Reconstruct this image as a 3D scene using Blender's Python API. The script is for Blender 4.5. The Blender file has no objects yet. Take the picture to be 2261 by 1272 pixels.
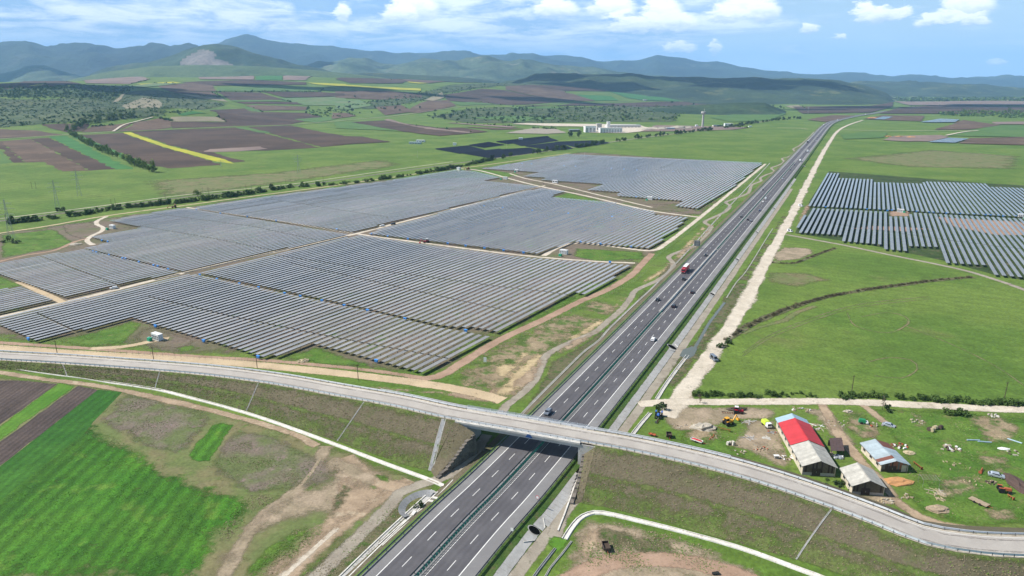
import bpy, math, random
import numpy as np
from mathutils import Vector, Matrix, noise
from mathutils.geometry import delaunay_2d_cdt
R = math.radians
random.seed(7)
sc = bpy.context.scene
col = sc.collection
# ------------------------------------------------------------------ camera
FPX, YH, CH = 1507.0, 192.0, 122.0        # focal length and horizon row in photo pixels, camera height (m)
TILT = math.atan((636 - YH) / FPX)
cam = bpy.data.cameras.new('camera'); cam_o = bpy.data.objects.new('camera', cam); col.objects.link(cam_o)
cam_o.location = (0, 0, CH); cam_o.rotation_euler = (math.pi / 2 - TILT, 0, 0)
cam.sensor_width = 36; cam.lens = FPX / 2261 * 36; cam.clip_start = 1; cam.clip_end = 90000
sc.camera = cam_o
# ------------------------------------------------------------------ light and exposure
SUN_AZ, SUN_EL = R(-84), R(46)            # sun stands to the left, a little ahead
SUN = Vector((math.sin(SUN_AZ) * math.cos(SUN_EL), math.cos(SUN_AZ) * math.cos(SUN_EL), math.sin(SUN_EL)))
sl = bpy.data.lights.new('sun', 'SUN'); sl.energy = 5.0; sl.angle = R(0.5); sl.color = (1, 0.95, 0.87)
so = bpy.data.objects.new('sun', sl); col.objects.link(so); so.rotation_euler = (-SUN).to_track_quat('-Z', 'Y').to_euler()
sc.view_settings.view_transform = 'Standard'; sc.view_settings.look = 'None'
sc.view_settings.exposure = 0.52; sc.view_settings.gamma = 1
# ------------------------------------------------------------------ node helper
class NT:
    def __init__(s, tree): s.t = tree; s.n = tree.nodes; s.l = tree.links
    def node(s, kind, **kw):
        n = s.n.new(kind)
        for k, v in kw.items(): setattr(n, k, v)
        return n
    def put(s, sock, v):
        if isinstance(v, bpy.types.NodeSocket): s.l.new(v, sock)
        elif v is not None:
            if isinstance(v, (tuple, list)) and len(v) == 3 and sock.type == 'RGBA': v = (*v, 1)
            sock.default_value = v
    def math(s, op, a, b=None, c=None, clamp=False):
        n = s.node('ShaderNodeMath', operation=op, use_clamp=clamp)
        for i, v in enumerate((a, b, c)):
            if v is not None: s.put(n.inputs[i], v)
        return n.outputs[0]
    def vmath(s, op, a, b=None):
        n = s.node('ShaderNodeVectorMath', operation=op)
        s.put(n.inputs[0], a)
        if b is not None: s.put(n.inputs[1], b)
        return n.outputs['Value'] if op in ('DOT_PRODUCT', 'LENGTH') else n.outputs[0]
    def mix(s, f, a, b, blend='MIX'):
        n = s.node('ShaderNodeMix', data_type='RGBA', blend_type=blend); n.clamp_factor = True
        s.put(n.inputs[0], f); s.put(n.inputs[6], a); s.put(n.inputs[7], b)
        return n.outputs[2]
    def noise(s, vec, scale, detail=3, rough=0.55, dist=0.0):
        n = s.node('ShaderNodeTexNoise'); s.put(n.inputs['Vector'], vec)
        n.inputs['Scale'].default_value = scale; n.inputs['Detail'].default_value = detail
        n.inputs['Roughness'].default_value = rough; n.inputs['Distortion'].default_value = dist
        return n.outputs['Fac']
    def rng(s, v, a, b, c=0.0, d=1.0, smooth=True):
        n = s.node('ShaderNodeMapRange', interpolation_type='SMOOTHSTEP' if smooth else 'LINEAR')
        s.put(n.inputs[0], v); n.inputs[1].default_value = a; n.inputs[2].default_value = b
        n.inputs[3].default_value = c; n.inputs[4].default_value = d
        return n.outputs[0]
# ------------------------------------------------------------------ sky
def px_dir(px, py):
    u, v = (px - 1130.5) / FPX, (py - 636) / FPX
    d = Vector((u, math.cos(TILT) - v * math.sin(TILT), -math.sin(TILT) - v * math.cos(TILT)))
    return d.normalized()
W = bpy.data.worlds.new('World'); sc.world = W; W.use_nodes = True
w = NT(W.node_tree); w.n.clear()
sky = w.node('ShaderNodeTexSky', sky_type='NISHITA'); sky.sun_disc = False
sky.sun_elevation = SUN_EL; sky.sun_rotation = SUN_AZ % (2 * math.pi); sky.altitude = 300
sky.air_density = 1.0; sky.dust_density = 0.6; sky.ozone_density = 2.0
tc = w.node('ShaderNodeTexCoord'); dvec = tc.outputs['Generated']
sp = w.node('ShaderNodeSeparateXYZ'); w.put(sp.inputs[0], dvec)
az = w.math('ARCTAN2', sp.outputs[0], sp.outputs[1]); el = w.math('ARCSINE', sp.outputs[2])
cmb = w.node('ShaderNodeCombineXYZ'); w.put(cmb.inputs[0], az); w.put(cmb.inputs[1], w.math('MULTIPLY', el, 2.6))
cv = cmb.outputs[0]
def azel(px, py):
    d = px_dir(px, py); return math.atan2(d.x, d.y), math.asin(d.z)
n1 = w.noise(cv, 5.0, 7, 0.58, 0.3); n2 = w.noise(cv, 16.0, 6, 0.6, 0.4); n3 = w.noise(cv, 48.0, 8, 0.7, 0.2)
# broken layer cloud: banks to the left, thinning to open blue on the right
cmb2 = w.node('ShaderNodeCombineXYZ'); w.put(cmb2.inputs[0], w.math('MULTIPLY', az, 1.0)); w.put(cmb2.inputs[1], w.math('MULTIPLY', el, 5.5)); w.put(cmb2.inputs[2], 3.7)
n4 = w.noise(cmb2.outputs[0], 4.2, 8, 0.60, 0.6); n5 = w.noise(cmb2.outputs[0], 11.0, 7, 0.62, 0.5)
west = w.rng(az, 0.60, 0.02, 0.0, 1.0)
lay = w.math('ADD', w.math('MULTIPLY', n4, 0.85), w.math('MULTIPLY', n5, 0.35))
lay = w.math('ADD', lay, w.math('MULTIPLY', west, 0.40))
cover = w.math('MULTIPLY', w.rng(lay, 0.64, 0.98), w.rng(el, 0.8, 0.25, 0.25, 1.0))
bright = w.rng(w.math('ADD', w.math('MULTIPLY', n5, 0.6), w.math('ADD', w.math('MULTIPLY', n4, 0.35), w.math('MULTIPLY', n3, 0.12))), 0.45, 0.65)
lowdim = w.rng(el, 0.03, 0.085)
lcol = w.mix(bright, (5.4, 8.8, 14.2), (18.5, 19.6, 21.2))
lcol = w.mix(w.math('MULTIPLY', w.math('SUBTRACT', 1.0, lowdim), w.math('MULTIPLY', west, 0.8)), lcol, (4.6, 8.0, 13.6))
base = w.mix(w.rng(el, 0.05, 0.5, 0.5, 0.05), sky.outputs[0], (6.0, 9.6, 13.5))
base = w.mix(w.rng(el, 0.20, -0.01, 0.0, 0.85), base, (12.5, 16.5, 20.0))
lsc = w.node('ShaderNodeVectorMath', operation='SCALE'); w.put(lsc.inputs[0], lcol); w.put(lsc.inputs['Scale'], w.rng(el, 0.35, 0.8, 1.0, 0.4))   # overhead the grey undersides show
out = w.mix(w.math('MULTIPLY', cover, 0.95), base, lsc.outputs[0])
# heaped clouds: (px, py, half width, half height) of each puff
PUFFS = [(1640, 18, 70, 30), (1600, 36, 48, 16), (1690, 28, 36, 26), (1908, 28, 24, 24), (1945, 36, 40, 18), (1988, 28, 24, 14), (2070, 42, 44, 14),
         (2135, 16, 50, 28), (2150, 47, 32, 11), (2045, 50, 24, 10), (1787, 63, 20, 13), (1853, 82, 17, 8), (1460, 38, 52, 42), (1400, 56, 62, 24), (1505, 52, 44, 24),
         (1350, 20, 60, 26), (915, 20, 62, 36), (875, 34, 40, 22), (757, 30, 20, 24), (1500, 106, 44, 14), (1580, 108, 16, 18), (2205, 138, 18, 6), (1225, 22, 60, 24)]
waz = w.math('ADD', az, w.math('MULTIPLY', w.math('SUBTRACT', n3, 0.5), 0.030)); n6 = w.noise(w.vmath('ADD', cv, (9.1, 4.3, 0.0)), 60.0, 7, 0.66)
wel = w.math('ADD', el, w.math('MULTIPLY', w.math('SUBTRACT', n6, 0.5), 0.022))
cd = None; cl_ = None
wob = w.math('MULTIPLY', w.math('SUBTRACT', w.math('ADD', w.math('MULTIPLY', n3, 0.75), w.math('MULTIPLY', n2, 0.25)), 0.5), 1.9)
for px, py, rx, ry in PUFFS:
    a0, e0 = azel(px, py); ra, re = rx / FPX * 0.92, ry / FPX
    dx = w.math('DIVIDE', w.math('SUBTRACT', waz, a0), ra)
    dy = w.math('DIVIDE', w.math('SUBTRACT', wel, e0), re)
    dyb = w.math('MULTIPLY', w.math('MINIMUM', dy, 0.0), 0.75)      # flat base: falls off faster below
    q = w.math('ADD', w.math('MULTIPLY', dx, dx), w.math('MULTIPLY', dy, dy))
    q = w.math('ADD', q, w.math('MULTIPLY', dyb, dyb))
    dens = w.math('SUBTRACT', 1.0, q)
    cd = dens if cd is None else w.math('SMOOTH_MAX', cd, dens, 0.25)
    sh = w.math('MULTIPLY', w.math('SUBTRACT', dens, -1.2, clamp=True), w.math('ADD', dy, 0.9))
    cl_ = sh if cl_ is None else w.math('MAXIMUM', cl_, sh)
pm = w.rng(w.math('ADD', cd, wob), -0.1, 0.6)
pl = w.rng(w.math('ADD', cl_, w.math('MULTIPLY', wob, 0.6)), 0.0, 1.5)
pcol = w.mix(pl, (10.0, 12.2, 15.5), (24.0, 23.6, 23.0))
out = w.mix(w.math('MULTIPLY', pm, 0.96), out, pcol)
bg = w.node('ShaderNodeBackground'); w.put(bg.inputs[0], out); bg.inputs[1].default_value = 0.055
wo = w.node('ShaderNodeOutputWorld'); w.l.new(bg.outputs[0], wo.inputs[0])
W.cycles.sampling_method = 'MANUAL'; W.cycles.sample_map_resolution = 512
# ------------------------------------------------------------------ materials
MATS = {}
def base_mat(name, rough=0.9):
    m = bpy.data.materials.new(name); m.use_nodes = True
    t = NT(m.node_tree); p = t.n['Principled BSDF']; p.inputs['Roughness'].default_value = rough
    p.inputs['Specular IOR Level'].default_value = 0.25
    MATS[name] = m
    return m, t, p
def gm(name, c1, c2, c3=None, big=60.0, small=2.0, amt=0.35, stripe=None, bump=0.0, rough=0.95, fade=None, fine=0.5, lo=0.38, hi=0.62, c3pos=(0.56, 0.7)):
    """ground-like surface: two soil/plant colours in patches, a third in blotches, small grain, optional tillage lines"""
    m, t, p = base_mat(name, rough)
    g = t.node('ShaderNodeNewGeometry'); P = g.outputs['Position']
    a = t.noise(P, 1 / big, 4, 0.6)
    c = t.mix(t.rng(a, lo, hi), c1, c2)
    if c3:
        b = t.noise(t.vmath('ADD', P, (311.0, 77.0, 0.0)), 2.2 / big, 5, 0.62)
        c = t.mix(t.rng(b, *c3pos), c, c3)
    s1 = t.noise(P, 1 / small, 4, 0.65)
    k = t.rng(s1, 0.25, 0.75, 1 - amt, 1 + amt, False)
    s2 = t.noise(P, 1 / (small * 5.5), 3, 0.6)
    k = t.math('MULTIPLY', k, t.rng(s2, 0.25, 0.75, 1 - amt * fine, 1 + amt * fine, False))
    if stripe:
        azs, per, st = stripe[:3]
        d = (math.cos(R(azs)), -math.sin(R(azs)), 0.0)
        q = t.vmath('DOT_PRODUCT', P, d)
        q = t.math('ADD', q, t.math('MULTIPLY', s2, per * 0.9))
        w1 = t.math('SINE', t.math('MULTIPLY', q, 2 * math.pi / per))
        cb = t.node('ShaderNodeCombineXYZ'); t.put(cb.inputs[0], t.math('MULTIPLY', q, 1 / (per * 3.1)))
        w2 = t.noise(cb.outputs[0], 1.0, 3, 0.6)
        k = t.math('MULTIPLY', k, t.math('ADD', 1.0, t.math('MULTIPLY', w1, st)))
        k = t.math('MULTIPLY', k, t.rng(w2, 0.3, 0.7, 1 - st * 1.6, 1 + st * 1.6, False))
    cc = t.node('ShaderNodeVectorMath', operation='SCALE'); t.put(cc.inputs[0], c); t.put(cc.inputs['Scale'], k)
    t.put(p.inputs['Base Color'], cc.outputs[0])
    if bump:
        bn = t.node('ShaderNodeBump'); bn.inputs['Strength'].default_value = 1.0; bn.inputs['Distance'].default_value = bump
        t.put(bn.inputs['Height'], s1); t.put(p.inputs['Normal'], bn.outputs[0])
    if fade is not None:
        at = t.node('ShaderNodeAttribute'); at.attribute_name = 'fade'
        nn = t.noise(P, 1 / (fade * 0.8), 7, 0.78)
        nz = t.noise(P, 1 / (fade * 5.0), 3, 0.6)
        v = t.math('ADD', at.outputs['Fac'], t.math('MULTIPLY', t.math('SUBTRACT', t.math('ADD', nn, t.math('MULTIPLY', nz, 0.8)), 0.9), 2.1), )
        v = t.math('ADD', v, 0.85)
        al = t.rng(v, 0.95, 1.75)
        tr = t.node('ShaderNodeBsdfTransparent'); mx = t.node('ShaderNodeMixShader')
        t.put(mx.inputs[0], al); t.l.new(tr.outputs[0], mx.inputs[1]); t.l.new(p.outputs[0], mx.inputs[2])
        t.l.new(mx.outputs[0], t.n['Material Output'].inputs[0])
    return m
def pm_(name, c, rough=0.6, metal=0.0, var=0.12, scale=0.8, spec=0.4, objvar=0.0):
    """painted / solid material with slight grime"""
    m, t, p = base_mat(name, rough)
    g = t.node('ShaderNodeNewGeometry')
    k = t.rng(t.noise(g.outputs['Position'], scale, 4, 0.65), 0.25, 0.75, 1 - var, 1 + var, False)
    if objvar:
        oi = t.node('ShaderNodeObjectInfo'); k = t.math('MULTIPLY', k, t.rng(oi.outputs['Random'], 0, 1, 1 - objvar, 1 + objvar, False))
    cc = t.node('ShaderNodeVectorMath', operation='SCALE'); t.put(cc.inputs[0], (*c,)); t.put(cc.inputs['Scale'], k)
    t.put(p.inputs['Base Color'], cc.outputs[0]); p.inputs['Metallic'].default_value = metal
    p.inputs['Specular IOR Level'].default_value = spec
    return m
# ground
gm('meadow', (0.078, 0.140, 0.020), (0.114, 0.173, 0.030), (0.152, 0.162, 0.052), big=85, small=1.6, amt=0.36, stripe=(118, 9.0, 0.05), bump=0.3, c3pos=(0.56, 0.84))
gm('meadow_dry', (0.12, 0.15, 0.05), (0.17, 0.155, 0.075), (0.09, 0.16, 0.03), big=18, small=1.2, amt=0.3, fade=4)
gm('crop_green', (0.024, 0.100, 0.010), (0.040, 0.130, 0.014), None, big=30, small=1.1, amt=0.32, stripe=(178, 3.4, 0.14), bump=0.2)
gm('crop_weedy', (0.036, 0.125, 0.009), (0.054, 0.152, 0.013), (0.090, 0.175, 0.022), big=26, small=0.7, amt=0.4, stripe=(178, 4.6, 0.2), bump=0.35, fade=2.5)
gm('crop_lime', (0.06, 0.165, 0.014), (0.085, 0.19, 0.02), None, big=20, small=1.0, amt=0.2, stripe=(178, 2.5, 0.06), fade=1.2)
gm('crop_blue_green', (0.035, 0.13, 0.03), (0.05, 0.16, 0.035), None, big=50, small=3, amt=0.15)
gm('soil_dark', (0.058, 0.044, 0.040), (0.085, 0.064, 0.056), None, big=25, small=0.9, amt=0.3, stripe=(178, 2.1, 0.16), bump=0.2)
gm('soil_far', (0.088, 0.057, 0.038), (0.122, 0.080, 0.053), (0.16, 0.12, 0.08), big=150, small=7, amt=0.26, stripe=(60, 23, 0.10))
gm('soil_far_dark', (0.052, 0.033, 0.023), (0.080, 0.050, 0.034), None, big=150, small=7, amt=0.26, stripe=(60, 19, 0.10))
gm('soil_pink', (0.17, 0.125, 0.11), (0.23, 0.17, 0.14), (0.13, 0.11, 0.08), big=110, small=8, amt=0.14)
gm('field_tan', (0.27, 0.23, 0.15), (0.21, 0.19, 0.12), None, big=80, small=6, amt=0.15)
gm('field_green', (0.065, 0.135, 0.030), (0.085, 0.155, 0.038), None, big=120, small=8, amt=0.12)
gm('field_pale_green', (0.10, 0.17, 0.06), (0.14, 0.18, 0.08), (0.08, 0.13, 0.045), big=140, small=9, amt=0.2)
gm('rapeseed', (0.40, 0.38, 0.03), (0.32, 0.33, 0.03), None, big=90, small=4, amt=0.12)
gm('scrub', (0.052, 0.082, 0.030), (0.085, 0.105, 0.046), (0.036, 0.060, 0.022), big=120, small=9, amt=0.5, bump=0.8, fade=30, c3pos=(0.5, 0.62))
gm('woodland', (0.022, 0.052, 0.02), (0.042, 0.078, 0.028), (0.07, 0.10, 0.04), big=260, small=13, amt=0.4, bump=2.0, fade=40)  # woods colour darkened to include cloud shade on the left slopes
gm('fallow', (0.165, 0.135, 0.105), (0.11, 0.135, 0.05), (0.20, 0.15, 0.13), big=14, small=0.8, amt=0.35, bump=0.2, fade=3)
gm('dirt', (0.36, 0.27, 0.185), (0.27, 0.20, 0.135), (0.42, 0.34, 0.24), big=12, small=0.9, amt=0.25, fade=3.5)
gm('dirt_soft', (0.33, 0.26, 0.185), (0.24, 0.195, 0.13), (0.15, 0.16, 0.06), big=9, small=0.8, amt=0.32, fade=6, c3pos=(.6, .76))
gm('sand_patch', (0.46, 0.36, 0.21), (0.38, 0.29, 0.17), None, big=8, small=0.8, amt=0.22, fade=3)
gm('grass_lush', (0.062, 0.135, 0.016), (0.098, 0.168, 0.026), (0.135, 0.145, 0.048), big=14, small=0.9, amt=0.45, bump=0.25, fade=3)
gm('field_soil_between', (0.16, 0.125, 0.095), (0.12, 0.115, 0.06), (0.085, 0.13, 0.035), big=35, small=1.6, amt=0.3, fade=6)
gm('gravel_pale', (0.48, 0.42, 0.335), (0.56, 0.495, 0.405), (0.38, 0.32, 0.24), big=10, small=0.6, amt=0.22, fade=1.6)
gm('gravel_tan', (0.50, 0.39, 0.255), (0.44, 0.34, 0.22), None, big=14, small=0.7, amt=0.14, fade=1.2)
gm('gravel_red', (0.36, 0.245, 0.175), (0.30, 0.20, 0.14), None, big=14, small=0.7, amt=0.18, fade=1.2)
gm('gravel_grey', (0.31, 0.275, 0.22), (0.26, 0.225, 0.18), (0.35, 0.31, 0.255), big=8, small=0.5, amt=0.2, fade=0.7)
gm('embankment', (0.112, 0.098, 0.060), (0.130, 0.110, 0.072), (0.092, 0.108, 0.040), big=16, small=0.6, amt=0.30, bump=0.25, c3pos=(0.52, 0.8))
gm('embankment_green', (0.085, 0.125, 0.028), (0.108, 0.130, 0.042), (0.11, 0.10, 0.055), big=6, small=0.7, amt=0.4, fade=1.8)
gm('verge', (0.055, 0.115, 0.022), (0.085, 0.135, 0.03), (0.12, 0.11, 0.05), big=6, small=0.6, amt=0.35, bump=0.2)
gm('weeds', (0.105, 0.10, 0.05), (0.14, 0.125, 0.07), (0.06, 0.10, 0.022), big=6, small=0.7, amt=0.42, bump=0.3, fade=2.5, c3pos=(0.48, 0.62))
gm('asphalt', (0.086, 0.083, 0.091), (0.104, 0.100, 0.108), None, big=9, small=0.5, amt=0.07, stripe=(26.4, 1.875, 0.06), rough=0.8)
gm('asphalt_shoulder', (0.185, 0.18, 0.182), (0.215, 0.21, 0.21), None, big=9, small=0.5, amt=0.07, rough=0.85)
gm('asphalt_local', (0.355, 0.325, 0.295), (0.40, 0.37, 0.335), None, big=9, small=0.5, amt=0.08, rough=0.85)
gm('concrete', (0.40, 0.385, 0.36), (0.47, 0.455, 0.43), (0.33, 0.31, 0.28), big=5, small=0.5, amt=0.12, rough=0.85)
gm('concrete_white', (0.58, 0.55, 0.50), (0.68, 0.65, 0.60), (0.42, 0.38, 0.31), big=3, small=0.4, amt=0.22, rough=0.85)
gm('concrete_grey', (0.25, 0.255, 0.26), (0.31, 0.31, 0.31), (0.2, 0.2, 0.2), big=4, small=0.5, amt=0.15, rough=0.85)
gm('rock', (0.13, 0.115, 0.10), (0.19, 0.165, 0.14), None, big=2, small=0.4, amt=0.4, rough=0.95)
gm('quarry', (0.20, 0.17, 0.15), (0.17, 0.15, 0.135), (0.08, 0.10, 0.07), big=160, small=30, amt=0.35)
gm('hill_forest', (0.020, 0.045, 0.022), (0.042, 0.072, 0.032), (0.065, 0.078, 0.042), big=420, small=28, amt=0.42, bump=6)
gm('hill_dark', (0.022, 0.042, 0.024), (0.04, 0.066, 0.03), (0.105, 0.12, 0.05), big=520, small=20, amt=0.4, bump=5, c3pos=(0.55, 0.68))  # dark forest; tone also carries cloud shade, pale blotches the lit patches
gm('hill_green', (0.065, 0.105, 0.04), (0.085, 0.125, 0.048), (0.045, 0.075, 0.03), big=350, small=22, amt=0.35, bump=4)
gm('hill_mixed', (0.035, 0.062, 0.03), (0.085, 0.115, 0.055), (0.16, 0.15, 0.10), big=520, small=35, amt=0.5, bump=12)
gm('mountain', (0.014, 0.028, 0.026), (0.028, 0.048, 0.036), (0.06, 0.075, 0.055), big=1100, small=90, amt=0.55, bump=30)  # bluish tint in the base adds to the thin haze by colour
m, t, p = base_mat('water', 0.22); p.inputs['Base Color'].default_value = (0.10, 0.115, 0.10, 1); p.inputs['Specular IOR Level'].default_value = 0.2
gm('grass_gap_shade', (0.028, 0.052, 0.012), (0.045, 0.070, 0.018), (0.11, 0.095, 0.06), big=20, small=1.0, amt=0.4)  # dark-green grass, darkened further with the row-gap shade in its colour
gm('grass_worn', (0.24, 0.185, 0.115), (0.30, 0.235, 0.15), (0.085, 0.135, 0.03), big=16, small=0.8, amt=0.42, bump=0.3, fade=3, c3pos=(.45, .60))
gm('asphalt_worn', (0.245, 0.225, 0.205), (0.30, 0.275, 0.25), None, big=5, small=0.5, amt=0.12, rough=0.85, fade=1.2)
# made things
m, t, p = base_mat('pv_glass', 0.17)
oi = t.node('ShaderNodeObjectInfo'); g = t.node('ShaderNodeNewGeometry')
kk = t.math('MULTIPLY', t.rng(oi.outputs['Random'], 0, 1, 0.85, 1.15, False), t.rng(t.noise(g.outputs['Position'], 0.12, 3), 0.3, 0.7, 0.88, 1.12, False))
cc = t.node('ShaderNodeVectorMath', operation='SCALE'); t.put(cc.inputs[0], (0.235, 0.218, 0.198)); t.put(cc.inputs['Scale'], kk)  # pale base stands in for sky glare on the dark panels
t.put(p.inputs['Base Color'], cc.outputs[0]); p.inputs['Specular IOR Level'].default_value = 0.5; p.inputs['IOR'].default_value = 1.75
pm_('pv_dark', (0.006, 0.009, 0.018), 0.55, spec=0.15)
pm_('steel', (0.42, 0.43, 0.44), 0.45, 0.6); pm_('steel_dull', (0.16, 0.165, 0.17), 0.6, 0.3); pm_('rail_steel', (0.60, 0.62, 0.64), 0.5, 0.15)
pm_('black', (0.012, 0.012, 0.013), 0.7); pm_('tyre', (0.018, 0.018, 0.018), 0.85); pm_('dark_glass', (0.012, 0.015, 0.02), 0.08, spec=0.6)
pm_('white_paint', (0.72, 0.72, 0.71), 0.5); pm_('road_paint', (0.74, 0.73, 0.70), 0.7, var=0.18); pm_('green_slat', (0.03, 0.21, 0.15), 0.6)
pm_('blue_box', (0.05, 0.24, 0.62), 0.45); pm_('blue_dark', (0.02, 0.07, 0.22), 0.5); pm_('green_box', (0.015, 0.28, 0.15), 0.5); pm_('hole_shade', (0.006, 0.006, 0.006), 1.0, spec=0)  # last one: flat black stands in for shade inside the culvert pipes
pm_('roof_red', (0.46, 0.035, 0.042), 0.55, var=0.14, scale=0.4, objvar=.06); pm_('roof_blue', (0.36, 0.48, 0.56), 0.4, 0.2); pm_('roof_fibre', (0.40, 0.385, 0.345), 0.85, var=0.28, scale=0.6, objvar=.12)
pm_('roof_zinc', (0.40, 0.47, 0.50), 0.5, 0.2, var=0.2, scale=0.5, objvar=.12); pm_('roof_rust', (0.17, 0.062, 0.042), 0.7, var=0.25, scale=0.6); pm_('roof_brown', (0.085, 0.055, 0.052), 0.7, var=0.2)
pm_('wall_plank', (0.15, 0.125, 0.085), 0.85, var=0.3, scale=1.5); pm_('wall_plaster', (0.52, 0.46, 0.36), 0.9, var=0.25, scale=0.7); pm_('wall_brick', (0.30, 0.13, 0.08), 0.9, var=0.35, scale=1.5)
pm_('wood', (0.32, 0.25, 0.17), 0.85, var=0.3, scale=2); pm_('wood_dark', (0.07, 0.05, 0.038), 0.85, var=0.3); pm_('rust', (0.30, 0.075, 0.03), 0.75, var=0.3, scale=2)
pm_('car_grey', (0.22, 0.25, 0.30), 0.3, 0.4); pm_('car_dark', (0.025, 0.03, 0.04), 0.25, 0.2); pm_('car_white', (0.72, 0.73, 0.74), 0.3); pm_('car_blue', (0.04, 0.075, 0.16), 0.3, 0.3)
pm_('car_silver', (0.50, 0.54, 0.60), 0.3, 0.4); pm_('truck_red', (0.44, 0.018, 0.04), 0.4); pm_('paint_orange', (0.42, 0.115, 0.05), 0.6, var=0.25); pm_('paint_yellow', (0.70, 0.34, 0.03), 0.5)
pm_('paint_lime', (0.50, 0.62, 0.06), 0.5); pm_('paint_green', (0.02, 0.22, 0.09), 0.5); pm_('paint_blue', (0.05, 0.14, 0.42), 0.5); pm_('lamp_glass', (0.75, 0.75, 0.7), 0.2); pm_('lamp_red', (0.5, 0.02, 0.02), 0.3)
pm_('soil_heap', (0.085, 0.055, 0.045), 0.95, var=0.3, scale=2); pm_('sand_heap', (0.45, 0.235, 0.10), 0.95, var=0.2, scale=1.5); pm_('straw', (0.42, 0.35, 0.22), 0.9, var=0.25, scale=3); pm_('pale_stone', (0.38, 0.34, 0.28), 0.9, var=0.35, scale=2)
def leaf_mat(name, c1, c2):
    m, t, p = base_mat(name, 0.7)
    oi = t.node('ShaderNodeObjectInfo'); g = t.node('ShaderNodeNewGeometry')
    k = t.math('ADD', t.math('MULTIPLY', t.noise(g.outputs['Position'], 0.9, 3), 0.8), t.math('MULTIPLY', oi.outputs['Random'], 0.35))
    t.put(p.inputs['Base Color'], t.mix(t.rng(k, 0.3, 0.85), c1, c2))
leaf_mat('leaf_dark', (0.028, 0.055, 0.016), (0.062, 0.105, 0.026)); leaf_mat('leaf_fresh', (0.075, 0.135, 0.02), (0.15, 0.21, 0.035)); leaf_mat('leaf_mid', (0.045, 0.09, 0.018), (0.09, 0.15, 0.03))
leaf_mat('twig_brown', (0.10, 0.08, 0.05), (0.16, 0.125, 0.085)); leaf_mat('leaf_bright', (0.16, 0.30, 0.015), (0.24, 0.36, 0.03)); pm_('bark', (0.09, 0.07, 0.055), 0.9)
leaf_mat('reed_leaf', (0.075, 0.07, 0.035), (0.15, 0.125, 0.07))
# ------------------------------------------------------------------ geometry helpers
CT, ST = math.cos(TILT), math.sin(TILT)
def ray(px, py):
    u, v = (px - 1130.5) / FPX, (py - 636) / FPX
    return u, CT - v * ST, -ST - v * CT
def G(px, py, z=0.0):
    """point at height z under a photo pixel"""
    dx, dy, dz = ray(px, py); s = (z - CH) / dz
    return s * dx, s * dy
def project(X, Y, Z):
    d = Y * CT + (CH - Z) * ST
    return 1130.5 + FPX * X / d, 636 + FPX * ((CH - Z) * CT - Y * ST) / d
PLAT = [(-2600, 1500, 4200, 185), (-600, 1500, 4200, 185), (0, 1700, 4100, 183), (150, 1800, 4300, 179), (300, 2000, 4800, 171), (600, 2400, 5200, 168), (800, 2800, 5400, 173),
        (1000, 3200, 5600, 181), (1200, 3700, 5800, 187), (1400, 4400, 6000, 202), (1600, 4800, 6200, 217), (1800, 5000, 6200, 221.0), (5000, 5000, 6200, 221.0)]
_P = np.array(PLAT, float)
BUMPS = [(-1300, 2350, 240, 34), (-1120, 2500, 200, 26), (-2300, 3300, 500, 40), (-180, 3500, 420, 24), (420, 3700, 520, 22)]
def terrain(X, Y):
    X = np.asarray(X, float); Y = np.asarray(Y, float)
    Ys = np.maximum(Y, 1.0)
    px = 1130.5 + FPX * (X / Ys) / CT
    px = np.where(Y <= 1, 5000 * np.sign(X) + 1000, px)
    d0 = np.interp(px, _P[:, 0], _P[:, 1]); d1 = np.interp(px, _P[:, 0], _P[:, 2]); yc = np.interp(px, _P[:, 0], _P[:, 3])
    v = (yc - 636) / FPX
    hc = CH + d1 * (-ST - v * CT) / (CT - v * ST)
    hc = np.maximum(hc, 0)
    t = np.clip((Ys - d0) / (d1 - d0), 0, 1)
    h = hc * (0.35 * t * t + 0.65 * t * t * (3 - 2 * t)) * (Y > 1)
    g = 0
    for bx, by, r, hh in BUMPS: g = g + hh * np.exp(-((X - bx) ** 2 + (Y - by) ** 2) / (r * r))
    g = g * np.clip((Y - 1500) / 500, 0, 1)
    und = 5.0 * np.sin(X / 190 + 0.7 * np.sin(Y / 260)) * np.sin(Y / 230 + 1.3) * np.clip((Ys - d0) / 900, 0, 1) * (hc > 5)
    return h + g + und
def GT(px, py):
    """point of the ground (with its hills) under a photo pixel"""
    dx, dy, dz = ray(px, py)
    if dz < 0:
        s = -CH / dz; X, Y = s * dx, s * dy
        if Y < 1450: return X, Y
    Yk = np.geomspace(1300, 7000, 700); s = Yk / dy
    d = CH + s * dz - terrain(s * dx, Yk)
    i = np.argmax(d < 0) if (d < 0).any() else len(Yk) - 1
    return s[i] * dx, Yk[i]
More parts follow.
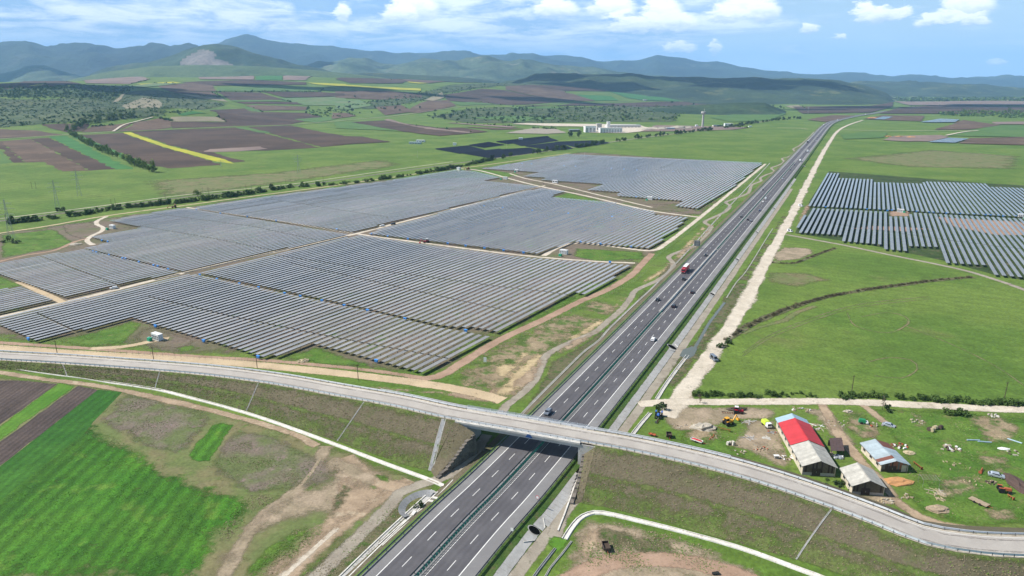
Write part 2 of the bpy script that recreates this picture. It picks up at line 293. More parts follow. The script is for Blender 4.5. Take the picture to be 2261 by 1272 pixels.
class MB:
    def __init__(s): s.v = []; s.f = []; s.m = []
    def add(s, vs, fs, m=0):
        o = len(s.v); s.v.extend(tuple(map(float, p)) for p in vs); s.f.extend(tuple(i + o for i in f) for f in fs); s.m.extend([m] * len(fs)); return s
    def box(s, c, size, rz=0.0, m=0, taper=1.0, rx=0.0, ry=0.0):
        x, y, z = size[0] / 2, size[1] / 2, size[2] / 2
        P = [(-x, -y, -z), (x, -y, -z), (x, y, -z), (-x, y, -z), (-x * taper, -y * taper, z), (x * taper, -y * taper, z), (x * taper, y * taper, z), (-x * taper, y * taper, z)]
        M = Matrix.Rotation(rz, 3, 'Z') @ Matrix.Rotation(ry, 3, 'Y') @ Matrix.Rotation(rx, 3, 'X')
        P = [M @ Vector(p) + Vector(c) for p in P]
        return s.add(P, [(0, 3, 2, 1), (4, 5, 6, 7), (0, 1, 5, 4), (1, 2, 6, 5), (2, 3, 7, 6), (3, 0, 4, 7)], m)
    def cyl(s, a, b, r, r2=None, n=8, m=0, cap=True):
        a, b = Vector(a), Vector(b); r2 = r if r2 is None else r2
        d = (b - a).normalized(); u = d.orthogonal().normalized(); w_ = d.cross(u)
        P = []
        for i in range(n):
            q = 2 * math.pi * i / n; e = u * math.cos(q) + w_ * math.sin(q)
            P += [a + e * r, b + e * r2]
        F = [(2 * i, 2 * ((i + 1) % n), 2 * ((i + 1) % n) + 1, 2 * i + 1) for i in range(n)]
        if cap: F += [tuple(2 * i for i in reversed(range(n))), tuple(2 * i + 1 for i in range(n))]
        return s.add(P, F, m)
    def bar(s, a, b, t, m=0): return s.cyl(a, b, t / 2, n=4, m=m)
    def prism(s, prof, y0, y1, m=0, inset=0.0):
        """profile in x-z extruded along y"""
        n = len(prof)
        cx = sum(p[0] for p in prof) / n; cz = sum(p[1] for p in prof) / n
        P = [(x, y0, z) for x, z in prof] + [(x, y1, z) for x, z in prof]
        F = [tuple(range(n)), tuple(range(2 * n - 1, n - 1, -1))] + [(i, i + n, (i + 1) % n + n, (i + 1) % n) for i in range(n)]
        return s.add(P, F, m)
    def blob(s, c, r, m=0, seed=0, rough=0.25, sub=2):
        """lumpy heap"""
        rg = random.Random(seed); n, k = 10, 5; P = []; F = []
        for j in range(k):
            ph = math.pi / 2 * j / k
            for i in range(n):
                q = 2 * math.pi * i / n; rr = 1 + rg.uniform(-rough, rough)
                P.append((c[0] + r[0] * math.cos(q) * math.cos(ph) * rr, c[1] + r[1] * math.sin(q) * math.cos(ph) * rr, c[2] + r[2] * math.sin(ph) * rr))
        P.append((c[0], c[1], c[2] + r[2]))
        for j in range(k - 1):
            for i in range(n): F.append((j * n + i, j * n + (i + 1) % n, (j + 1) * n + (i + 1) % n, (j + 1) * n + i))
        for i in range(n): F.append(((k - 1) * n + i, (k - 1) * n + (i + 1) % n, len(P) - 1))
        return s.add(P, F, m)
    def data(s, name, mats, smooth=False):
        me = bpy.data.meshes.new(name); me.from_pydata(s.v, [], s.f)
        for q in (mats if isinstance(mats, (list, tuple)) else [mats]): me.materials.append(MATS[q])
        if isinstance(mats, (list, tuple)) and len(mats) > 1: me.polygons.foreach_set('material_index', s.m)
        if smooth: me.polygons.foreach_set('use_smooth', [True] * len(me.polygons))
        me.update(); return me
    def build(s, name, mats, parent=None, loc=None, rz=0.0, smooth=False):
        return link(name, s.data(name, mats, smooth), parent, loc, rz)
def link(name, me, parent=None, loc=None, rz=0.0):
    o = bpy.data.objects.new(name, me); col.objects.link(o)
    if parent: o.parent = parent
    if loc is not None: o.location = loc
    if rz: o.rotation_euler.z = rz
    return o
def tag(o, label=None, cat=None, group=None, kind=None):
    if label: o['label'] = label
    if cat: o['category'] = cat
    if group: o['group'] = group
    if kind: o['kind'] = kind
    return o
def thing(name, label, cat, loc=(0, 0, 0), rz=0.0, group=None):
    o = bpy.data.objects.new(name, None); col.objects.link(o); o.location = loc; o.rotation_euler.z = rz; o.empty_display_size = 0.5
    return tag(o, label, cat, group)
def dup(root, loc, rz=0.0, label=None, group=None, scale=None):
    kids = {}
    for o in list(bpy.data.objects): pass
    def cp(o, parent):
        c = o.copy(); col.objects.link(c); c.parent = parent
        for ch in KIDS(o): cp(ch, c)
        return c
    r = cp(root, None); r.location = loc; r.rotation_euler.z = rz
    if scale is not None: r.scale = (scale,) * 3 if not isinstance(scale, tuple) else scale
    return tag(r, label, None, group)
def KIDS(o): return PROTO_KIDS.get(o.name) or []
PROTO_KIDS = {}
def proto(root, parts):
    """remember the children of a prototype so that copies need no scene search"""
    PROTO_KIDS[root.name] = parts; return root
def smooth_path(pts, step=6.0):
    """Catmull-Rom through points of any dimension, resampled at about `step` metres"""
    P = [np.array(p, float) for p in pts]
    P = [2 * P[0] - P[1]] + P + [2 * P[-1] - P[-2]]
    out = []
    for i in range(1, len(P) - 2):
        a, b, c, d = P[i - 1:i + 3]
        n = max(2, int(np.hypot(*(c - b)[:2]) / step))
        for k in range(n):
            t = k / n
            out.append(0.5 * (2 * b + (c - a) * t + (2 * a - 5 * b + 4 * c - d) * t * t + (3 * b - a - 3 * c + d) * t ** 3))
    out.append(P[-2]); return np.array(out)
def normals2(path):
    t = np.gradient(path[:, :2], axis=0); t /= np.maximum(np.hypot(t[:, 0], t[:, 1]), 1e-6)[:, None]
    return np.stack([t[:, 1], -t[:, 0]], 1)          # to the right of the path
def mesh_obj(name, v, f, mats, parent=None, fade=None, midx=None, smooth=False):
    me = bpy.data.meshes.new(name); me.from_pydata([tuple(map(float, p)) for p in v], [], [tuple(map(int, q)) for q in f])
    for q in (mats if isinstance(mats, (list, tuple)) else [mats]): me.materials.append(MATS[q])
    if midx is not None: me.polygons.foreach_set('material_index', list(map(int, midx)))
    if fade is not None: me.attributes.new('fade', 'FLOAT', 'POINT').data.foreach_set('value', list(map(float, fade)))
    if smooth: me.polygons.foreach_set('use_smooth', [True] * len(me.polygons))
    me.update(); return link(name, me, parent)
def loft(name, path, prof, mat, parent=None, fade=None, ragged=0.0, seed=1):
    """strip along a path; prof = [(offset right, height)], path may carry z as third column"""
    N = normals2(path); z = path[:, 2] if path.shape[1] > 2 else np.zeros(len(path))
    rg = np.random.RandomState(seed); V = []; FA = []
    k = len(prof)
    for j, pr in enumerate(prof):
        o = pr[0](path) if callable(pr[0]) else pr[0]
        hh = pr[1](path) if callable(pr[1]) else pr[1]
        if ragged and j in (0, k - 1):
            r_ = rg.uniform(-1, 1, len(path) + 4); r_ = np.convolve(r_, [.25, .5, .5, .5, .25], 'valid'); o = o + r_ * ragged
        V.append(np.column_stack([path[:, :2] + N * (np.zeros(len(path)) + o)[:, None], z + hh]))
        FA.append(np.full(len(path), fade[j] if fade else 1.0))
    n = len(path); VV = np.concatenate(V)
    F = [(j * n + i, j * n + i + 1, (j + 1) * n + i + 1, (j + 1) * n + i) for j in range(k - 1) for i in range(n - 1)]
    return mesh_obj(name, VV, F, mat, parent, np.concatenate(FA) if fade else None)
LAY = [0, 0]       # every sheet a hair above the one laid before it
def ribbon(name, pts, width, mat, z=0.02, soft=None, ragged=0.0, step=5.0, label=None, world=False):
    path = smooth_path([(*(p if world else GT(*p)),) for p in pts], step)
    if len(path) and path[:, 1].max() > 1450:
        d = np.hypot(path[:, 0], path[:, 1]); path = np.column_stack([path, terrain(path[:, 0], path[:, 1]) + np.maximum(0, (d - 1400) * 0.0006)])
    s = soft if soft is not None else min(0.25 * width, 0.8); LAY[0] += 1; z = z + LAY[0] * 0.0012
    h = width / 2
    o = loft(name, path, [(-h - s * .6, z), (-h + s * .6, z), (0, z + 0.001), (h - s * .6, z), (h + s * .6, z)], mat, fade=[0, 1, 1, 1, 0], ragged=ragged, seed=hash(name + str(pts[0])) % 9999 if False else int(abs(pts[0][0] * 7 + pts[0][1])) % 9999)
    o['kind'] = 'structure'
    return o
def inside(poly, X, Y):
    c = np.zeros(len(X), bool); n = len(poly)
    for i in range(n):
        x1, y1 = poly[i]; x2, y2 = poly[(i + 1) % n]
        k = ((y1 > Y) != (y2 > Y)); xx = (x2 - x1) * (Y - y1) / ((y2 - y1) if y2 != y1 else 1e-9) + x1
        c ^= k & (X < xx)
    return c
def edge_dist(poly, X, Y):
    d = np.full(len(X), 1e9); n = len(poly)
    for i in range(n):
        a = np.array(poly[i]); b = np.array(poly[(i + 1) % n]); ab = b - a; L = max(ab @ ab, 1e-9)
        t = np.clip(((X - a[0]) * ab[0] + (Y - a[1]) * ab[1]) / L, 0, 1)
        d = np.minimum(d, np.hypot(X - a[0] - t * ab[0], Y - a[1] - t * ab[1]))
    return d
def sheet(name, pts, mat, z=0.01, soft=0.0, wob=0.0, kind='structure', world=False, far=False, seed=3):
    """patch of ground traced by photo pixels and laid on the terrain; soft = width (m) of its ragged border"""
    P = [p if world else GT(*p) for p in pts]; LAY[1] += 1; z = z + LAY[1] * 0.00025
    Q = []; rg = random.Random(seed + int(P[0][0])); n = len(P)
    for i in range(n):
        a = np.array(P[i]); b = np.array(P[(i + 1) % n]); L = np.hypot(*(b - a))
        dst = np.hypot(*a); stp = max(3.0, dst * 0.012) if (wob or soft) else max(15.0, dst * 0.03)
        k = max(1, min(60, int(L / stp))); nn = np.array([b[1] - a[1], a[0] - b[0]]) / max(L, 1e-6)
        for j in range(k):
            o = wob * rg.uniform(-1, 1) if j else 0
            Q.append(tuple(a + (b - a) * j / k + nn * o))
    X0, X1 = min(q[0] for q in Q), max(q[0] for q in Q); Y0, Y1 = min(q[1] for q in Q), max(q[1] for q in Q)
    xs, ys = np.zeros(0), np.zeros(0)
    if far:
        k = inside(Q, GX, GY); xs, ys = GX[k], GY[k]
        if len(xs): kk = edge_dist(Q, xs, ys) > 4; xs, ys = xs[kk], ys[kk]
    elif soft:
        st = max(soft * 0.8, math.sqrt((X1 - X0) * (Y1 - Y0) / 2500))
        gx, gy = np.meshgrid(np.arange(X0, X1, st), np.arange(Y0, Y1, st)); gx, gy = gx.ravel(), gy.ravel()
        gx = gx + np.random.RandomState(2).uniform(-.3, .3, len(gx)) * st
        k = inside(Q, gx, gy); xs, ys = gx[k], gy[k]
        if len(xs): kk = edge_dist(Q, xs, ys) > st * .35; xs, ys = xs[kk], ys[kk]
    V = [Vector(q) for q in Q] + [Vector((float(a), float(b))) for a, b in zip(xs, ys)]
    r = delaunay_2d_cdt(V, [], [list(range(len(Q)))], 1, 1e-4)
    v2 = np.array([tuple(v) for v in r[0]]); F = [tuple(f) for f in r[2]]
    if not F: return None
    X, Y = v2[:, 0], v2[:, 1]
    zz = terrain(X, Y) + z + np.maximum(0, (np.hypot(X, Y) - 1400) * 0.0007)
    # faces up
    F2 = []
    for f in F:
        a, b, c = (v2[i] for i in f[:3]); F2.append(f if (b[0] - a[0]) * (c[1] - a[1]) - (b[1] - a[1]) * (c[0] - a[0]) > 0 else tuple(reversed(f)))
    fd = np.clip(edge_dist(Q, X, Y) / soft, 0, 1) if soft else np.ones(len(X))
    o = mesh_obj(name, np.column_stack([X, Y, zz]), F2, mat, fade=fd)
    o['kind'] = kind
    return o
# ------------------------------------------------------------------ ground, plateau and hills
def polar():
    azs = np.concatenate([np.arange(-180, -62, 4.0), np.arange(-62, 62, 0.24), np.arange(62, 180, 4.0)])
    rad = np.concatenate([[1.0, 30.0], np.geomspace(70, 27000, 250)])
    A, D = np.meshgrid(np.radians(azs), rad)
    return azs, rad, D * np.sin(A), D * np.cos(A)
_az, _rad, _gx, _gy = polar()
_gz = terrain(_gx, _gy)
na, nr = len(_az), len(_rad)
_F = [(j * na + i, j * na + (i + 1) % na, (j + 1) * na + (i + 1) % na, (j + 1) * na + i) for j in range(nr - 1) for i in range(na)]
_F = [f[::-1] for f in _F]
ground = mesh_obj('ground', np.column_stack([_gx.ravel(), _gy.ravel(), _gz.ravel()]), _F, 'meadow', smooth=True); ground['kind'] = 'structure'
_m = (np.abs(_gx / np.maximum(_gy, 1)) < 1.9) & (_gy > 1200) & (_gy < 8000)
GX, GY = _gx[_m], _gy[_m]
def hill(name, crest, D, front, back, mat, base_y=None, amp=12.0, freq=1 / 500, seed=0, mat2=None, poly2=None, step=7, rows=26):
    """ridge whose skyline follows the pixels `crest` at depth D, sloping to the plain on both sides"""
    cx = [c[0] for c in crest]; cy = [c[1] for c in crest]
    pxs = np.arange(cx[0], cx[-1] + step, step); ys = np.interp(pxs, cx, cy)
    k = np.exp(-np.linspace(-2, 2, 5) ** 2); k /= k.sum(); ys[2:-2] = np.convolve(ys, k, 'valid')
    ts = np.linspace(-1, 1, rows * 2 + 1); V = []; n = len(pxs)
    endf = np.clip(np.minimum(np.arange(n), np.arange(n)[::-1]) / 6, 0, 1)
    for t in ts:
        for i, (px, py) in enumerate(zip(pxs, ys)):
            dx, dy, dz = ray(px, py); Y = D + (front if t < 0 else back) * t; X = D * dx / dy * (Y / D)
            hc = CH + D * dz / dy
            pr = (0.5 + 0.5 * math.cos(math.pi * t)) ** 0.85
            nz = noise.fractal((X * freq + seed * 7.3, Y * freq, seed), 0.9, 2.1, 5)
            rg = 1 - abs(noise.noise((X * freq * 1.7, Y * freq * 0.8, seed + 3.3))) * 1.6
            h = hc * pr + amp * (nz * 0.8 + (rg - 0.72) * 0.7) * (0.25 + (1 - abs(t)) * min(1, 0.12 + abs(t) * 4)) * endf[i]
            V.append((X, Y, max(h * (0.15 + 0.85 * endf[i]), -3) - 3 * (abs(t) == 1)))
    F = [(j * n + i, j * n + i + 1, (j + 1) * n + i + 1, (j + 1) * n + i) for j in range(len(ts) - 1) for i in range(n - 1)]
    midx = None; mats = [mat]
    if mat2:
        mats.append(mat2); V_ = np.array(V); cxy = V_[np.array(F)].mean(1)
        q = np.array([project(*c) for c in cxy]); midx = (inside(poly2, q[:, 0], q[:, 1]) & (cxy[:, 1] < D)).astype(int)
    o = mesh_obj(name, V, F, mats, midx=midx, smooth=True); o['kind'] = 'structure'; return o
hill('mountain_range', [(-420, 104), (-200, 96), (0, 99), (35, 94), (62, 92), (85, 100), (115, 106), (140, 102), (190, 98), (222, 103), (250, 106), (300, 106), (345, 103), (375, 106), (410, 103), (450, 112), (520, 122), (640, 150), (700, 178)], 15000, 5200, 3000, 'mountain', amp=160, freq=1 / 1200, seed=1)
hill('mountain_range', [(330, 175), (420, 128), (478, 96), (515, 84), (545, 79), (575, 88), (640, 96), (700, 99), (760, 108), (824, 114), (882, 121), (960, 117), (1004, 111), (1044, 117), (1078, 120), (1129, 122), (1179, 119), (1230, 122), (1281, 130), (1328, 138), (1365, 137), (1413, 136), (1450, 124), (1500, 130),
     (1567, 140), (1635, 149), (1703, 155), (1804, 164), (1872, 163), (2007, 171), (2108, 172), (2159, 169), (2210, 168), (2261, 171), (2500, 176), (2700, 182)], 19000, 5500, 2500, 'mountain', amp=140, freq=1 / 1300, seed=2)
hill('hill', [(-420, 170), (-150, 160), (0, 163), (60, 151), (100, 147), (160, 163), (230, 178), (300, 190)], 10500, 2500, 1500, 'hill_mixed', amp=80, freq=1 / 600, seed=3)
hill('hill', [(560, 178), (640, 158), (690, 142), (740, 136), (774, 126), (808, 131), (845, 146), (866, 149), (929, 130), (977, 134), (1020, 134), (1054, 126), (1105, 132), (1179, 136), (1230, 143), (1315, 152), (1382, 160), (1433, 166), (1500, 174), (1600, 186)], 11500, 3400, 2500, 'hill_mixed', amp=110, freq=1 / 750, seed=4)
hill('quarry_hill', [(170, 178), (215, 162), (262, 145), (330, 138), (370, 128), (405, 113), (440, 103), (475, 97), (505, 101), (545, 111), (580, 122), (640, 139), (700, 152), (790, 172)], 8300, 1900, 1500, 'hill_forest', amp=40, freq=1 / 420, seed=5, mat2='quarry', poly2=[(395, 143), (408, 128), (425, 117), (445, 110), (468, 112), (478, 122), (474, 132), (505, 138), (520, 145), (460, 147)], step=5, rows=40)
hill('hill', [(90, 190), (150, 177), (230, 160), (330, 147), (450, 143), (560, 146), (650, 152), (760, 161), (850, 172), (930, 186)], 6600, 1300, 900, 'hill_green', amp=8, freq=1 / 300, seed=6)
hill('hill', [(740, 178), (801, 160), (860, 162), (909, 165), (1010, 170), (1078, 177), (1140, 188)], 7400, 1300, 900, 'hill_dark', amp=10, freq=1 / 300, seed=7)
hill('hill', [(1040, 196), (1122, 179), (1179, 166), (1230, 161), (1315, 165), (1500, 170), (1635, 172), (1770, 174), (1855, 179), (1905, 189), (1940, 201), (1975, 216), (1990, 222)], 6900, 1900, 1200, 'hill_dark', amp=36, freq=1 / 480, seed=8, step=5, rows=36)
hill('hill', [(1790, 205), (1899, 179), (1973, 181), (2075, 183), (2126, 185), (2261, 195), (2420, 203), (2600, 212)], 9800, 2200, 1500, 'hill_dark', amp=45, freq=1 / 450, seed=9)
hill('hill', [(1330, 258), (1400, 243), (1500, 234), (1600, 228), (1670, 226), (1690, 227), (1710, 236), (1745, 252)], 3500, 420, 350, 'hill_forest', amp=5, freq=1 / 120, seed=10, step=4)
# ------------------------------------------------------------------ far fields
O1, O2, O3 = (0, 0, 2.958), (740, 0, 2.958), (1500, 0, 2.958)
def cp_(o, pts): return [(o[0] + x / o[2], o[1] + y / o[2]) for x, y in pts]
FZ = [0.0]
def field(o, pts, mat, name):
    FZ[0] += 0.012
    return sheet(name, cp_(o, pts), mat, z=0.05 + FZ[0], far=True, wob=1.2 if mat == 'rapeseed' else 4.0)
# scrub and woods first, then fields over them
sheet('scrubland', cp_(O1, [(-300, 660), (0, 640), (300, 650), (700, 640), (800, 600), (1000, 585), (1250, 620), (1520, 680), (1350, 720), (1100, 765), (900, 790), (600, 800), (300, 815), (0, 840), (-300, 850)]), 'scrub', 0.03, soft=60, far=True, kind='structure')
sheet('woodland_floor', cp_(O1, [(-300, 600), (0, 570), (330, 575), (560, 556), (900, 560), (820, 600), (740, 655), (500, 650), (250, 640), (0, 640), (-300, 670)]), 'woodland', 0.035, soft=50, far=True, kind='structure')
sheet('scrubland', cp_(O2, [(560, 600), (700, 560), (960, 545), (1200, 545), (1400, 570), (1100, 565), (900, 585), (700, 620), (620, 650), (420, 700), (180, 720), (100, 690), (300, 640)]), 'scrub', 0.03, soft=60, far=True)
sheet('scrubland', cp_(O2, [(600, 760), (850, 710), (1200, 698), (1700, 700), (2248, 690), (2248, 800), (1700, 800), (1100, 810), (800, 800)]), 'scrub', 0.03, soft=40, far=True)
FIELDS = [
 (O1, [(0, 925), (205, 908), (590, 1115), (405, 1120), (285, 1058), (165, 1062)], 'soil_far', 'ploughed_field'), (O1, [(0, 925), (0, 965), (90, 1064), (165, 1062)], 'soil_far_dark', 'ploughed_field'), (O1, [(0, 985), (88, 1064), (0, 1070)], 'field_green', 'crop_field'),
 (O1, [(205, 908), (320, 900), (755, 1105), (590, 1115)], 'soil_far_dark', 'ploughed_field'), (O1, [(320, 895), (430, 890), (870, 1105), (755, 1107)], 'crop_blue_green', 'crop_field'), (O1, [(470, 895), (520, 888), (1000, 1085), (960, 1092)], 'crop_blue_green', 'crop_field'),
 (O1, [(522, 885), (798, 870), (1060, 962), (1440, 1070), (1440, 1078), (1100, 1100), (990, 1082)], 'soil_far_dark', 'ploughed_field'), (O1, [(800, 868), (852, 865), (1100, 953), (1470, 1042), (1530, 1070), (1420, 1058), (1070, 962)], 'rapeseed', 'rapeseed_field'),
 (O1, [(860, 862), (1540, 835), (1760, 880), (2090, 965), (1740, 985), (1360, 988), (1600, 1055), (1530, 1062), (1470, 1040), (1110, 950)], 'soil_far_dark', 'ploughed_field'), (O1, [(1330, 992), (1370, 975), (1700, 958), (1750, 972), (1560, 990), (1400, 994)], 'soil_pink', 'bare_earth'),
 (O1, [(1620, 832), (1900, 822), (2060, 855), (2250, 890), (2250, 948), (2095, 962), (1790, 880)], 'soil_far_dark', 'ploughed_field'), (O1, [(1540, 835), (1610, 832), (1785, 872), (1700, 868)], 'field_green', 'crop_field'),
 (O1, [(755, 862), (890, 800), (1040, 775), (1120, 792), (1110, 838), (1000, 850)], 'soil_far', 'ploughed_field'), (O1, [(270, 815), (580, 810), (540, 860), (430, 866)], 'soil_far_dark', 'ploughed_field'), (O1, [(530, 866), (600, 830), (760, 815), (880, 800), (740, 858)], 'soil_far', 'ploughed_field'), (O1, [(-60, 845), (230, 855), (410, 882), (-60, 908)], 'soil_far', 'ploughed_field'),
 (O1, [(1115, 767), (1420, 765), (1480, 798), (1112, 797)], 'field_tan', 'stubble_field'), (O1, [(1112, 799), (1480, 800), (1540, 826), (1120, 840)], 'soil_far_dark', 'ploughed_field'), (O1, [(1370, 722), (1620, 710), (1700, 735), (1990, 740), (2100, 765), (1890, 815), (1545, 825), (1430, 770)], 'soil_far_dark', 'ploughed_field'),
 (O1, [(1160, 752), (1260, 728), (1350, 742), (1200, 757)], 'crop_blue_green', 'crop_field'), (O1, [(1590, 706), (1640, 700), (1720, 735), (1640, 738)], 'field_green', 'crop_field'), (O1, [(1420, 602), (1700, 608), (1850, 655), (1520, 662)], 'soil_far_dark', 'ploughed_field'),
 (O1, [(1100, 600), (1380, 602), (1440, 634), (1160, 612)], 'soil_far', 'ploughed_field'), (O1, [(1030, 566), (1220, 546), (1380, 546), (1412, 598), (1100, 597)], 'soil_far', 'ploughed_field'), (O1, [(1420, 574), (2110, 580), (2090, 600), (1420, 598)], 'field_green', 'crop_field'),
 (O1, [(1820, 642), (2260, 632), (2260, 688), (1990, 690)], 'field_pale_green', 'meadow_field'), (O1, [(1160, 614), (1300, 625), (1440, 640), (1490, 668), (1310, 645)], 'field_tan', 'stubble_field'), (O1, [(1540, 670), (1940, 670), (1975, 684), (1600, 682)], 'soil_far_dark', 'ploughed_field'), (O1, [(1600, 690), (2020, 700), (2000, 722), (1700, 727)], 'soil_far', 'ploughed_field'), (O1, [(1920, 780), (2110, 768), (2200, 780), (2060, 805)], 'field_green', 'crop_field'),
 (O1, [(1500, 658), (1850, 656), (1900, 668), (1540, 668)], 'field_green', 'crop_field'), (O1, [(890, 552), (1130, 537), (1185, 545), (950, 560)], 'rapeseed', 'rapeseed_field'), (O1, [(165, 577), (240, 553), (302, 550), (262, 572)], 'rapeseed', 'rapeseed_field'), (O1, [(418, 570), (450, 560), (492, 562), (480, 573)], 'rapeseed', 'rapeseed_field'),
 (O1, [(1670, 500), (1845, 498), (1845, 526), (1670, 526)], 'crop_blue_green', 'crop_field'), (O1, [(2010, 543), (2260, 552), (2260, 568), (2060, 553)], 'rapeseed', 'rapeseed_field'), (O2, [(0, 550), (250, 570), (560, 582), (560, 596), (300, 585), (0, 565)], 'rapeseed', 'rapeseed_field'), (O2, [(470, 540), (500, 531), (600, 535), (620, 546), (550, 550)], 'rapeseed', 'rapeseed_field'),
 (O1, [(560, 546), (850, 551), (980, 520), (690, 512), (530, 527)], 'soil_pink', 'ploughed_field'), (O1, [(1180, 541), (1600, 526), (2000, 541), (2000, 556), (1400, 562)], 'soil_far_dark', 'ploughed_field'), (O1, [(1300, 505), (1660, 500), (1660, 524), (1300, 520)], 'soil_pink', 'ploughed_field'), (O1, [(1850, 500), (2120, 501), (2000, 526), (1850, 526)], 'soil_pink', 'ploughed_field'),
 (O1, [(800, 695), (930, 642), (1020, 652), (1060, 682), (960, 710)], 'field_tan', 'bare_slope'), (O1, [(735, 672), (800, 616), (822, 612), (775, 665)], 'field_tan', 'bare_slope'), (O1, [(-40, 570), (150, 537), (300, 524), (480, 541), (540, 553), (330, 572), (0, 590)], 'soil_far_dark', 'ploughed_field'),
 (O2, [(700, 622), (960, 583), (1100, 591), (1480, 665), (1140, 687), (740, 660)], 'soil_far_dark', 'ploughed_field'), (O2, [(1110, 566), (1300, 556), (1500, 600), (1560, 660), (1485, 664), (1115, 590)], 'soil_far', 'ploughed_field'), (O2, [(450, 735), (600, 662), (740, 657), (790, 694), (560, 740)], 'soil_far', 'ploughed_field'),
 (O2, [(770, 676), (900, 666), (1080, 685), (820, 697)], 'field_green', 'crop_field'), (O2, [(1560, 621), (1800, 631), (1850, 659), (1700, 660)], 'crop_blue_green', 'crop_field'), (O2, [(1790, 601), (2050, 625), (2260, 641), (2260, 664), (2030, 659), (1900, 640)], 'crop_blue_green', 'crop_field'), (O2, [(1500, 608), (1555, 618), (1700, 661), (1570, 663)], 'soil_far', 'ploughed_field'),
 (O2, [(1560, 676), (2248, 667), (2700, 660), (2700, 690), (2248, 692), (1200, 700)], 'soil_far_dark', 'ploughed_field'), (O2, [(0, 600), (300, 595), (560, 615), (570, 640), (300, 655), (0, 640)], 'soil_far', 'ploughed_field'), (O2, [(0, 890), (180, 895), (360, 930), (0, 950)], 'soil_far_dark', 'ploughed_field'), (O2, [(100, 800), (320, 790), (690, 840), (990, 865), (680, 890), (430, 860)], 'soil_far_dark', 'ploughed_field'),
 (O2, [(318, 786), (345, 779), (500, 822), (910, 868), (870, 872), (600, 845)], 'soil_pink', 'bare_earth'), (O2, [(640, 838), (820, 836), (1000, 862), (900, 864)], 'soil_far_dark', 'ploughed_field'), (O2, [(720, 805), (780, 805), (1200, 830), (1150, 838)], 'soil_pink', 'bare_earth'), (O2, [(820, 830), (1100, 838), (1250, 845), (1050, 850)], 'soil_far', 'ploughed_field'), (O2, [(-20, 740), (80, 740), (140, 760), (-20, 780)], 'soil_far', 'ploughed_field'), (O2, [(0, 795), (100, 800), (430, 860), (0, 840)], 'field_green', 'crop_field'),
 (O2, [(1110, 872), (1200, 855), (1290, 840), (1440, 845), (1510, 870), (1380, 878)], 'gravel_grey', 'gravel_yard'), (O2, [(1150, 812), (1250, 807), (1620, 812), (1960, 815), (2100, 850), (1900, 872), (1660, 868), (1620, 830), (1400, 826)], 'gravel_pale', 'gravel_yard'), (O2, [(2040, 840), (2100, 820), (2500, 830), (2700, 835), (2600, 850), (2300, 858), (2000, 862)], 'soil_pink', 'bare_earth'),
 (O3, [(1660, 850), (1780, 815), (1850, 786), (2100, 820), (1900, 850)], 'soil_far', 'ploughed_field'), (O3, [(1900, 852), (2100, 822), (2400, 820), (2400, 900), (1740, 890)], 'field_green', 'crop_field'), (O3, [(1200, 780), (1330, 756), (1600, 760), (1580, 795), (1400, 790)], 'soil_far', 'ploughed_field'), (O3, [(2040, 800), (2400, 795), (2400, 816), (2060, 815)], 'soil_pink', 'bare_earth'),
 (O3, [(1820, 940), (1900, 905), (2400, 896), (2400, 955)], 'soil_far', 'ploughed_field'), (O3, [(1320, 917), (1400, 890), (1700, 885), (1760, 900), (1620, 927), (1480, 927)], 'soil_pink', 'earthworks'), (O3, [(1050, 885), (1180, 866), (1360, 872), (1330, 902), (1080, 912)], 'field_green', 'meadow_field'), (O3, [(1300, 745), (1440, 705), (1700, 690), (2400, 705), (2400, 745)], 'soil_far_dark', 'ploughed_field'), (O3, [(830, 785), (1000, 756), (1150, 758), (960, 800)], 'soil_far', 'ploughed_field'), (O3, [(690, 695), (780, 690), (820, 708), (740, 712)], 'field_tan', 'stubble_field'),
 (O3, [(1400, 665), (2400, 668), (2400, 690), (1500, 690)], 'soil_pink', 'stubble_field'), (O3, [(1380, 640), (2400, 645), (2400, 660), (1420, 658)], 'hill_dark', 'distant_grove'), (O3, [(500, 735), (700, 745), (580, 790), (350, 800), (200, 770)], 'field_green', 'crop_field'), (O3, [(0, 690), (400, 690), (560, 740), (300, 745), (0, 735)], 'soil_far', 'ploughed_field'), (O3, [(0, 640), (330, 645), (350, 660), (0, 668)], 'field_green', 'crop_field')]
FIELDS += [(O2, [(0, 660), (150, 655), (250, 690), (80, 720), (0, 715)], 'field_pale_green', 'meadow_field'), (O2, [(260, 702), (430, 690), (520, 730), (330, 755)], 'soil_far', 'ploughed_field'), (O2, [(580, 655), (700, 605), (715, 640), (640, 662)], 'field_tan', 'stubble_field'), (O2, [(1200, 562), (1500, 566), (1800, 592), (1760, 600), (1510, 598)], 'soil_far_dark', 'ploughed_field'),
 (O2, [(1830, 598), (2300, 598), (2300, 634), (2050, 622)], 'soil_far_dark', 'ploughed_field'), (O2, [(300, 522), (620, 547), (900, 541), (1000, 531), (700, 521)], 'soil_far', 'ploughed_field'), (O2, [(0, 520), (200, 510), (470, 529), (440, 546), (100, 546)], 'soil_far_dark', 'ploughed_field'), (O1, [(1710, 602), (2100, 606), (2250, 615), (2250, 630), (1860, 640)], 'soil_far_dark', 'ploughed_field'),
 (O1, [(600, 562), (880, 561), (1000, 547), (1170, 549), (1020, 566), (900, 575)], 'field_pale_green', 'meadow_field'), (O3, [(740, 700), (1250, 695), (1400, 668), (1390, 700), (1250, 738), (800, 745)], 'soil_far_dark', 'ploughed_field'), (O2, [(1150, 700), (1450, 700), (1500, 712), (1180, 715)], 'field_green', 'crop_field'), (O2, [(860, 770), (1150, 760), (1500, 775), (1200, 800)], 'field_green', 'crop_field')]  # the dark right-hand field also has cloud shade in its colour
for o, pts, mt, nm in FIELDS: field(o, pts, mt, nm)
